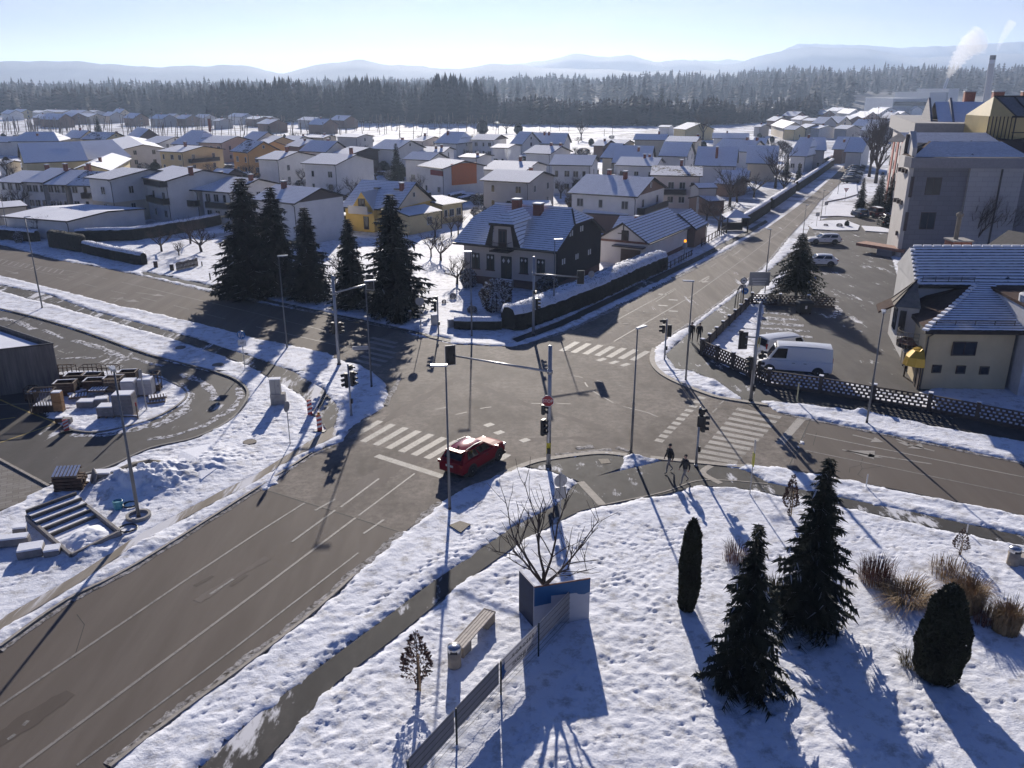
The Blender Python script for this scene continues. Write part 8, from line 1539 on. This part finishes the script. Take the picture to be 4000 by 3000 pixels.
def person(label, base, face, stride, trousers, h=1.78, cap=False, look=0.0, arms=(.12, -.12)):
    o = tag(empty('person', base, face), label, 'person', 'people walking'); P_, E_, Rd = [], [], []
    def v(x, y, z, r, par=None):
        P_.append((x, y, z)); Rd.append(r); i = len(P_) - 1
        if par is not None: E_.append((par, i))
        return i
    s = h / 1.78; q = lambda *a: tuple(c * s for c in a)       # +x is the way the person walks
    pel = v(*q(0, 0, .95), (.13, .10)); wa = v(*q(.01, 0, 1.12), (.135, .095), pel); ch = v(*q(.02, 0, 1.32), (.165, .11), wa); sh = v(*q(.015, 0, 1.44), (.11, .08), ch); nk = v(*q(.02, 0, 1.52), .052, sh); h0 = v(*q(.035, 0, 1.60), (.07, .085), nk); h1 = v(*q(.03, 0, 1.68), (.078, .10), h0); h2 = v(*q(.02, 0, 1.755), (.06, .075), h1)
    for sd, st in ((1, stride), (-1, -stride)):
        hp = v(*q(0, .09 * sd, .90), .09, pel); kn = v(*q(.02 + st * .55 + .05, .10 * sd, .50), .062, hp); an = v(*q(st * 1.0 - (.10 if st < 0 else 0), .10 * sd, .10 + (.06 if st < 0 else 0)), .042, kn); v(*q(st * 1.0 + .15 - (.10 if st < 0 else 0), .115 * sd, .04), .036, an)
    for sd, sw in ((1, -stride * .55), (-1, stride * .55)):
        s0 = v(*q(.01, .17 * sd, 1.42), .065, sh); el = v(*q(sw * .5 - .03, .235 * sd, 1.14), .048, s0); wr_ = v(*q(sw + .06, .235 * sd, .90), .032, el); pm = v(*q(sw + .08, .235 * sd, .845), (.026, .036), wr_)
        for k in range(4): f1 = v(*q(sw + .10 - .022 * k, .235 * sd - .004 * sd, .80), .0095, pm); v(*q(sw + .105 - .022 * k, .228 * sd, .755 + .006 * abs(k - 1)), .008, f1)
        t1 = v(*q(sw + .12, .215 * sd, .83), .010, pm); v(*q(sw + .135, .205 * sd, .79), .008, t1)
    me = skin_mesh(P_, E_, Rd, pel); me.name = 'person_body'
    for m in (M_JACK, trousers, M_SHOE, M_SKIN): me.materials.append(m)
    for p in me.polygons: z = p.center.z / s; p.material_index = 2 if z < .085 else 1 if z < .92 and abs(p.center.y) < .205 * s else 3 if (z > 1.50 or z < .885) else 0
    b = bpy.data.objects.new('body', me); COL.objects.link(b); b.parent = o
    # jacket: a looser shell over trunk and arms
    P2, E2, R2 = [], [], []
    def w(x, y, z, r, par=None):
        P2.append((x, y, z)); R2.append(r); i = len(P2) - 1
        if par is not None: E2.append((par, i))
        return i
    a0 = w(*q(0, 0, .86), (.175, .135)); a1 = w(*q(.01, 0, 1.10), (.18, .135), a0); a2 = w(*q(.02, 0, 1.34), (.19, .14), a1); a3 = w(*q(.01, 0, 1.46), (.12, .10), a2); w(*q(0, 0, 1.53), (.085, .09), a3)
    for sd, sw in ((1, -stride * .55), (-1, stride * .55)): s0 = w(*q(.01, .18 * sd, 1.42), .085, a3); e0 = w(*q(sw * .5 - .03, .245 * sd, 1.14), .066, s0); w(*q(sw + .05, .24 * sd, .92), .052, e0)
    mj = skin_mesh(P2, E2, R2, a1); mj.materials.append(M_JACK); j = bpy.data.objects.new('jacket', mj); COL.objects.link(j); j.parent = o
    mb = MB(); R3 = .104; vs, fs = [], []
    for i in range(6):
        el_ = math.pi / 2 * (i / 5) * 1.08 - .12
        for k in range(12): a = 6.283 * k / 12; dr = .0 if cap else (.34 if math.cos(a) > .35 else 0); e2 = max(el_, dr); vs.append(q(.018 + R3 * 1.02 * math.cos(a) * math.cos(e2), R3 * .86 * math.sin(a) * math.cos(e2), 1.665 + R3 * 1.18 * math.sin(e2)))
    for i in range(5):
        for k in range(12): fs.append((i * 12 + k, i * 12 + (k + 1) % 12, (i + 1) * 12 + (k + 1) % 12, (i + 1) * 12 + k))
    fs.append(tuple(range(60, 72))); mb.add(vs, fs); mb.sm = True; mb.build('cap' if cap else 'hair', M_KNIT if cap else M_HAIR, o)
    mb = MB(); mb.add([q(.135, 0, 1.665), q(.115, .02, 1.625), q(.115, -.02, 1.625), q(.165, 0, 1.63)], [(0, 1, 3), (0, 3, 2), (1, 2, 3)], 0)
    for sd in (1, -1): mb.box(q(.128, .035 * sd, 1.672), (.012 * s, .022 * s, .010 * s), 1); mb.lathe([(.012, -.01), (.026, 0), (.012, .01)], 8, 0, Matrix.Translation(q(.03, .092 * sd, 1.655)) @ Matrix.Rotation(math.pi / 2, 4, 'X'))
    mb.box(q(.128, 0, 1.592), (.012 * s, .045 * s, .010 * s), 2); mb.build('face', [M_SKIN, M_HAIR, plain('lips', (.25, .10, .08, 1), .6)], o)
    return o
person('walker in black jacket and grey trousers, farther from the park', G(2612, 1848) + Vector((0, 0, .035)), R(200), .20, M_JEAN, 1.84, True)
person('walker in dark hooded jacket and pale trousers, nearer the park snow', G(2672, 1890) + Vector((0, 0, .035)), R(205), .26, M_JEAN, 1.80, False)
person('walker in black beside the lamp post near the parking fence', G(2699, 1336) + Vector((0, 0, .035)), R(-105), .12, M_DTR, 1.78, False)
person('walker in black right beside the corner of the parking fence', G(2729, 1341) + Vector((0, 0, .035)), R(-95), .16, M_DTR, 1.84, True)
# ================================================================ the building yard on the left and small things
cS, cT = crop((100, 1400), 3.456), crop((0, 1600))
M_WOOD = plain('old_crate_wood', (.085, .048, .032, 1), .9, var=.35, scale=4); M_PAL = plain('pallet_wood', (.20, .15, .11, 1), .9, var=.3, scale=5); M_NEWW = plain('fresh_wood', (.36, .19, .08, 1), .85, var=.25, scale=4); M_RUST = plain('rusty_steel', (.06, .038, .03, 1), .8, var=.3); M_BLOCK = plain('grey_block', (.22, .205, .20, 1), .9, var=.2, scale=4); M_WRAP = plain('plastic_wrap', (.42, .41, .42, 1), .35, var=.15, scale=3)
def crate(label, px, w, d, h, ang, m=None, slat=False):
    o = tag(empty('crate', G(*cS(*px)) + Vector((0, 0, .1)), ang), label, 'crate', 'crates in the building yard'); t = .05; m = m or M_WOOD
    mb = MB(); mb.box((0, 0, .08), (w, d, .08), 0); mb.build('floor', m, o)
    for c, s_ in (((0, -d / 2, 0), (w, t)), ((0, d / 2, 0), (w, t)), ((-w / 2, 0, 0), (t, d)), ((w / 2, 0, 0), (t, d))):
        mb = MB(); n = 5
        for k in range(n): mb.box((c[0], c[1], .12 + (h - .12) * (k + .5) / n), (s_[0] + .02, s_[1] + .02, (h - .12) / n * (.62 if slat else .94)), 0)
        mb.box((c[0], c[1], h + .02), (s_[0] + .04, s_[1] + .03, .04), 1); mb.build('side', [m, RM['w'] if (c[0] < 0 or c[1] > 0) and w > 1.1 else M_PAL], o)
    mb = MB()
    for x in (-1, 1):
        for y in (-1, 1): mb.box((x * (w / 2 + .02), y * (d / 2 + .02), h / 2), (.08, .08, h + .02), 0)
    mb.build('corner_posts', M_RUST, o)
for a in (('front left open wooden crate in the yard', (565, 500), 1.35, .95, .95, .15), ('front open crate in the middle of the yard', (965, 450), 1.4, .95, .85, .1), ('open crate behind the front left one', (690, 395), 1.2, .9, .95, .15), ('open crate behind the middle one', (930, 380), 1.2, .9, .9, .1), ('open crate at the back right of the yard', (1410, 360), 1.2, .9, 1.0, .12)): crate(*a)
crate('pale slatted crate between the crates and the wrapped pallets', (1220, 450), 1.2, .95, 1.05, .1, M_PAL, True)
def cage(label, px, w, d, h, ang, n=7):
    o = tag(empty('steel_rack', G(*cS(*px)) + Vector((0, 0, .06)), ang), label, 'rack', 'steel racks in the building yard'); mb = MB()
    for z in (.12, h): 
        for y in (-d / 2, d / 2): mb.box((0, y, z), (w, .06, .06), 0)
        for x in (-w / 2, w / 2): mb.box((x, 0, z), (.06, d, .06), 0)
    for k in range(n): 
        for y in (-d / 2, d / 2): mb.box((-w / 2 + w * k / (n - 1), y, h / 2), (.045, .045, h), 0)
    mb.build('frame', M_RUST, o); mb = MB(); mb.box((0, 0, .3), (w * .9, d * .85, .4), 0); mb.box((0, 0, .52), (w * .8, d * .7, .06), 1); mb.build('load', [M_WOOD, RM['w']], o)
for a in (('steel rack with upright rods at the near left of the yard', (275, 720), 1.5, 1.0, 1.55, .1, 9), ('steel rack at the back left of the yard', (560, 300), 1.3, .8, 1.1, .1, 5), ('steel rack standing behind the middle crates', (900, 300), 1.3, .8, 1.15, .1, 5), ('steel rack behind the slatted crate', (1150, 310), 1.3, .8, 1.15, .1, 5), ('leaning steel rack right of the wrapped pallets', (1785, 440), .5, .9, 1.35, .2, 3), ('low steel rack in the shade of the clad wall', (95, 560), .6, .8, .9, .1, 3)): cage(*a)
def stack(label, px, w, d, h, ang, m, layers=4, pallet=True, snow=True, f=cS, cat='stack', name='block_stack'):
    o = tag(empty(name, G(*f(*px)) + Vector((0, 0, .08)), ang), label, cat, 'stacks in the building yard'); z0 = .14 if pallet else 0
    if pallet: mb = MB(); [mb.box((x, 0, .05), (.1, d, .1), 0) for x in (-w / 2 + .05, 0, w / 2 - .05)]; mb.box((0, 0, .12), (w, d, .03), 0); mb.build('pallet', M_PAL, o)
    mb = MB()
    for k in range(layers): mb.box((0.01 * math.sin(k * 3), 0, z0 + (h - z0) * (k + .5) / layers), (w * (.96 + .02 * math.sin(k * 7)), d * .96, (h - z0) / layers * .94), 0)
    mb.build('load', m, o)
    if snow: mb = MB(); mb.box((0, 0, h + .03), (w * .9, d * .9, .07), 0); mb.build('snow_cap', RM['w'], o)
stack('bundle of upright orange brown boards at the left of the yard', (470, 735), .62, .5, 1.45, .1, M_NEWW, 2); stack('wrapped white pallet load left of the striped one', (1430, 540), 1.0, .9, 1.3, .1, M_WRAP, 1); stack('striped wrapped pallet load at the back right', (1650, 505), 1.0, .9, 1.25, .1, M_WRAP, 5)
stack('tall stack of grey blocks in front of the wrapped pallets', (1365, 775), 1.35, 1.0, 1.55, .1, M_BLOCK, 6); stack('low snow topped stack of grey blocks at the front', (1120, 790), 1.1, .95, .75, .1, M_BLOCK, 3); stack('small pile of flat concrete slabs under the planks', (840, 660), 1.2, .8, .42, .05, M_BLOCK, 2, False); stack('tilted grey slab pile beside the low block stack', (1040, 640), .9, .7, .5, .3, M_BLOCK, 2, False); stack('small grey block at the tip of the yard island', (575, 890), .55, .4, .38, .1, M_BLOCK, 1, False, False); stack('brown box beside the small grey block at the island tip', (470, 870), .5, .4, .3, .1, M_WOOD, 1, False)
def pallet(label, loc, ang, tilt=0, z=0, n=6, w=1.2, d=.8):
    o = tag(empty('pallet', loc), label, 'pallet', 'wooden pallets'); o.rotation_euler = (tilt, 0, ang); mb = MB()
    for y in (-d / 2 + .05, 0, d / 2 - .05): mb.box((0, y, .05), (w, .1, .1), 0)
    for k in range(n): mb.box((-w / 2 + w * (k + .5) / n, 0, .115), (w / n * .68, d, .025), 0); mb.box((-w / 2 + w * (k + .5) / n, 0, .14), (w / n * .62, d * .96, .03), 1)
    mb.build('slats', [M_PAL, RM['w']], o)
for lab, px, z, an in (('snowy pallet lowest in the pile right of the yard', (1770, 600), .1, .35), ('snowy pallet on top of the pile right of the yard', (1790, 580), .3, .45), ('pallet frame lying on the planks in the yard middle', (1000, 520), .5, .1), ('snow striped pallet left of the pallet frame', (720, 560), .25, .4)): pallet(lab, G(*cS(*px)) + Vector((0, 0, z)), an)
b = G(*cS(1640, 700)); h = height_at(b, cS(0, 150)[1]); mb = MB(); mb.tube([(b.x, b.y, 0), (b.x - .05, b.y, h)], .045, 6, 0); mb.box((b.x - .05, b.y - .05, h - .3), (.3, .03, .6), 0, 1.3); tag(mb.build('road_sign', M_SBACK), 'thin steel sign post standing among the yard stacks', 'road sign')
b = G(*cS(1522, 830)); mb = MB(); mb.tube([(b.x, b.y, 0), (b.x, b.y, 1.0)], .05, 6, 0); mb.tube([(b.x, b.y, 1.0), (b.x, b.y, 1.25)], .055, 6, 1); tag(mb.build('post', [M_PAL, M_RED]), 'short wooden post with a red top by the block stacks', 'post')
# planks, sheet lying on the yard snow
for lab, a, b_, w in (('long snowy plank lying at the front of the block stacks', (1160, 800), (1510, 815), .16), ('snowy plank pile sloping across the yard middle', (580, 540), (1080, 420), .35)):
    p, q = G(*cS(*a)), G(*cS(*b_)); mb = MB(); mb.tube([p + Vector((0, 0, .16)), q + Vector((0, 0, .3 if w > .3 else .16))], w * .5, 4, 0); mb.tube([p + Vector((0, 0, .16 + w * .35)), q + Vector((0, 0, .3 + w * .35 if w > .3 else .16 + w * .35))], w * .36, 4, 1); tag(mb.build('plank', [M_PAL, RM['w']]), lab, 'plank')
# pallet stack and slabs by the paving
sp_ = G(*cT(620, 690)); o = tag(empty('timber_stack', sp_ + Vector((0, 0, .05)), .15), 'dark stack of timber beams beside the paving', 'stack'); mb = MB()
for k in range(4):
    for j in range(3): mb.box((.02 * math.sin(j * 5 + k), -.35 + .35 * j, .12 + .2 * k), (1.5 + .1 * math.sin(k * 3 + j), .2, .15), 0)
for k in range(4): mb.box((-.6 + .4 * k, 0, .02 + .2 * (k % 3)), (.08, 1.0, .05), 0)
mb.build('beams', M_WOOD, o); pallet('pallet with white slats of snow leaning on the timber stack', sp_ + Vector((-.15, .1, .98)), .12, .30, n=7, w=1.35, d=.9)
for lab, px, d_, an, tl in (('tilted dark concrete slab right of the timber stack', (800, 660), (.12, 1.0, .8), .6, .35), ('broken concrete lump behind the tilted slab', (890, 620), (.9, .6, .45), .3, .1), ('round concrete piece on the snow bank', (980, 590), (.7, .5, .35), .8, .1), ('flat snowy block below the paving', (280, 1270), (1.1, .8, .4), .35, 0), ('small snow capped block by the stair frame', (465, 1270), (.7, .6, .32), .3, 0), ('snow capped long slab at the left edge', (80, 1190), (1.9, .5, .4), .25, 0), ('dark pipe piece with snow left of the stair frame', (180, 1100), (.6, .5, .45), .4, .1)):
    o = tag(empty('concrete_piece', G(*cT(*px)) + Vector((0, 0, .12)), an), lab, 'concrete piece', 'concrete pieces on the bank'); mb = MB(); T = Matrix.Rotation(tl, 4, 'Y'); mb.box((0, 0, d_[2] / 2), d_, 0, 0, T); p_ = mb.build('block', M_BLOCK, o); bv = p_.modifiers.new('soft', 'BEVEL'); bv.width = .04
    if tl < .2: mb = MB(); mb.box((0, 0, d_[2] + .04), (d_[0] * .94, d_[1] * .94, .09), 0, 0, T); mb.build('snow_cap', RM['w'], o)
# stair frame: boards round a stepped pit
A, B, C, D = (G(*cT(*p)) for p in ((240, 972), (672, 812), (1045, 1108), (625, 1312))); o = tag(empty('stair_frame', A), 'framed outdoor stair under construction in the snow bank', 'stairs'); L_ = lambda p: p - A; mb = MB()
for p, q in ((A, D), (B, C), (D, C)): ribbon(mb, [L_(p), L_(q)], .14, 0, .42)
mb.build('side_boards', M_BLOCK, o)
for k in range(5):
    p, q = A.lerp(D, .02 + k * .115), B.lerp(C, .02 + k * .115); mb = MB(); ribbon(mb, [L_(p), L_(q)], .12, 0, .74 - .11 * k); p2, q2 = A.lerp(D, .08 + k * .115), B.lerp(C, .08 + k * .115); ribbon(mb, [L_(p2), L_(q2)], .5, 0, .58 - .11 * k, 1); mb.build('step', [plain('step_concrete', (.10, .095, .09, 1), .9, var=.2), RM['w']], o)
mb = MB(); r = random.Random(4); n = 14; vs, fs = [], []
for i in range(n + 1):
    for j in range(n + 1): u, v = i / n, j / n; p = A.lerp(D, .62 + .36 * v).lerp(B.lerp(C, .62 + .36 * v), .04 + .92 * u); vs.append((p.x - A.x, p.y - A.y, .16 + .42 * math.sin(math.pi * u) * math.sin(math.pi * v) ** .7 * r.uniform(.75, 1.2)))
for i in range(n):
    for j in range(n): fs.append((i * (n + 1) + j, i * (n + 1) + j + 1, (i + 1) * (n + 1) + j + 1, (i + 1) * (n + 1) + j))
mb.add(vs, fs); mb.sm = True; mb.build('snow_heap', RM['w'], o)
# gravel heap, tarpaulin, bucket, hose, paving
hp_ = G(*cT(1310, 560)); mb = MB(); n = 22; vs = [(0, 0, .85)]; fs = []
for j in range(1, 6):
    for i in range(n): a = 6.283 * i / n; q = j / 5; rr = q * (1.9 + .25 * math.sin(a * 3) + rnd.uniform(-.08, .08)); vs.append((rr * 1.15 * math.cos(a), rr * .8 * math.sin(a), max(0, .85 * (1 - q) ** .8 - (.25 if j == 2 and math.sin(a) < 0 else 0))))
for i in range(n): fs.append((0, 1 + i, 1 + (i + 1) % n))
for j in range(4):
    for i in range(n): fs.append((1 + j * n + i, 1 + (j + 1) * n + i, 1 + (j + 1) * n + (i + 1) % n, 1 + j * n + (i + 1) % n))
mb.add(vs, fs); g_ = mb.build('gravel_heap', plain('gravel', (.15, .13, .105, 1), .95, var=.35, scale=9, bump=.6)); g_.location = hp_ + Vector((0, 0, .1)); tag(g_, 'brown gravel heap half covered by snow beside the yard drive', 'gravel heap')
q = [G(*cT(*p), .28) for p in ((1560, 350), (1830, 290), (1880, 500), (1740, 600), (1520, 480))]; mb = MB(); c = sum(q, Vector()) / 5 + Vector((0, 0, .18)); mb.add([tuple(c)] + [tuple(p) for p in q], [(0, 1 + (i + 1) % 5, 1 + i) for i in range(5)], 0); mb.add([tuple(p) for p in q] + [(p.x, p.y, 0) for p in q], [(i, (i + 1) % 5, 5 + (i + 1) % 5, 5 + i) for i in range(5)], 0); tag(mb.build('tarpaulin', RM['w']), 'snow covered tarpaulin beside the gravel heap', 'tarpaulin')
b = G(*cT(1028, 870)) + Vector((0, 0, .1)); mb = MB(); mb.lathe([(.2, 0), (.26, .45), (.24, .46), (.2, .4)], 14, 0, Matrix.Translation(b)); tag(mb.build('bucket', plain('teal_plastic', (.05, .25, .32, 1), .5)), 'pale blue bucket on the snow by the lamp', 'bucket')
for lab, px, r_ in (('black hose ring near the concrete lamp ring', (1130, 845), .35), ('coil of hose lying on the bank below the lamp', (1110, 1050), .42)):
    b = G(*cT(*px)) + Vector((0, 0, .16)); mb = MB(); mb.tube([(b.x + r_ * (1 + .1 * k / 24) * math.cos(6.283 * k / 12), b.y + r_ * math.sin(6.283 * k / 12), b.z + .04 * (k / 24)) for k in range(26)], .035, 5, 0); tag(mb.build('hose', M_BLK), lab, 'hose')
pv_ = new_mat('paving_slabs', (.2, .18, .16, 1), .85); t_ = NT(pv_); br = t_.n.new('ShaderNodeTexBrick'); br.inputs['Scale'].default_value = 1; br.inputs['Brick Width'].default_value = .6; br.inputs['Row Height'].default_value = .3; br.inputs['Mortar Size'].default_value = .012; br.inputs['Color1'].default_value = (.20, .185, .17, 1); br.inputs['Color2'].default_value = (.13, .115, .095, 1); br.inputs['Mortar'].default_value = (.07, .06, .055, 1); t_.l.new(t_.coord('Object', rot=(0, 0, -.5)), br.inputs['Vector']); t_.color(br.outputs['Color'])
sheet('pavement', P((-500, 1560), (0, 1803), (190, 1908), (150, 1945), (0, 1995), (-500, 2140)), pv_, .032); mb = MB(); ribbon(mb, P((-500, 1556), (0, 1799), (192, 1903)), .16, .02, .10); tag(mb.build('kerb', M_KERB), kind='structure')
# wheelie bin group at the car park fence, low wall lines of snow
b = G(3138, 1225); o = tag(empty('waste_container', b, .1), 'dark waste container on the snow in front of the lattice fence', 'waste bin'); mb = MB(); mb.add([(-.55, -.4, .15), (.55, -.4, .15), (.55, .4, .15), (-.55, .4, .15), (-.68, -.5, 1.15), (.68, -.5, 1.15), (.68, .5, 1.15), (-.68, .5, 1.15)], [(3, 2, 1, 0), (0, 1, 5, 4), (1, 2, 6, 5), (2, 3, 7, 6), (3, 0, 4, 7), (4, 5, 6, 7)], 0); mb.build('tub', plain('dark_bin', (.03, .033, .035, 1), .5), o)
mb = MB(); mb.add([(-.72, -.55, 1.15), (.72, -.55, 1.15), (.72, .52, 1.15), (-.72, .52, 1.15), (-.6, -.3, 1.38), (.6, -.3, 1.38), (.6, .45, 1.38), (-.6, .45, 1.38)], [(0, 1, 5, 4), (1, 2, 6, 5), (2, 3, 7, 6), (3, 0, 4, 7), (4, 5, 6, 7)], 0); mb.build('lid', M_BLK, o); mb = MB(); mb.box((0, -.46, .75), (.2, .04, .32), 0); mb.build('label_sheet', M_SW, o); mb = MB(); [mb.lathe([(.09, -.04), (.09, .04)], 8, 0, Matrix.Translation((x, y, .09)) @ Matrix.Rotation(math.pi / 2, 4, 'X')) for x in (-.5, .5) for y in (-.38, .38)]; mb.build('wheels', M_TYRE, o)
pv2 = tag(empty('garden_pavilion', G(2868, 905)), 'small garden pavilion with a snowy pyramid roof by the street', 'pavilion'); mb = MB(); mb.add([(-1.9, -1.9, 2.4), (1.9, -1.9, 2.4), (1.9, 1.9, 2.4), (-1.9, 1.9, 2.4), (0, 0, 3.5)], [(0, 1, 4), (1, 2, 4), (2, 3, 4), (3, 0, 4), (3, 2, 1, 0)], 0); mb.build('roof', RM['w'], pv2); mb = MB(); [mb.box((x, y, 1.2), (.16, .16, 2.4), 0) for x in (-1.6, 1.6) for y in (-1.6, 1.6)]; mb.box((0, 1.6, .6), (3.2, .1, 1.2), 0); mb.build('posts', M_TRIM, pv2)
# garden fence rail along the garage verge and street wall behind it
for lab, pts, hh, m in (('low dark fence rail in front of the white garage', ((2585, 1065), (2660, 1025), (2705, 1000)), .9, M_LAT), ('dark street garden fence between the shed and the pavilion', ((2740, 965), (2800, 930), (2840, 905)), 1.2, M_LAT)):
    q = P(*pts); o = tag(empty('garden_fence', q[0]), lab, 'fence', 'garden fences'); rel = [p - q[0] for p in q]
    for z in (.3, hh - .1): mb = MB(); mb.tube([p + Vector((0, 0, z)) for p in rel], .05, 4, 0); mb.build('rail', m, o)
    for a, b in zip(rel, rel[1:]):
        for k in range(5): p = a.lerp(b, k / 4.6); mb = MB(); mb.box((p.x, p.y, hh / 2), (.12, .12, hh), 0); mb.build('fence_post', m, o)
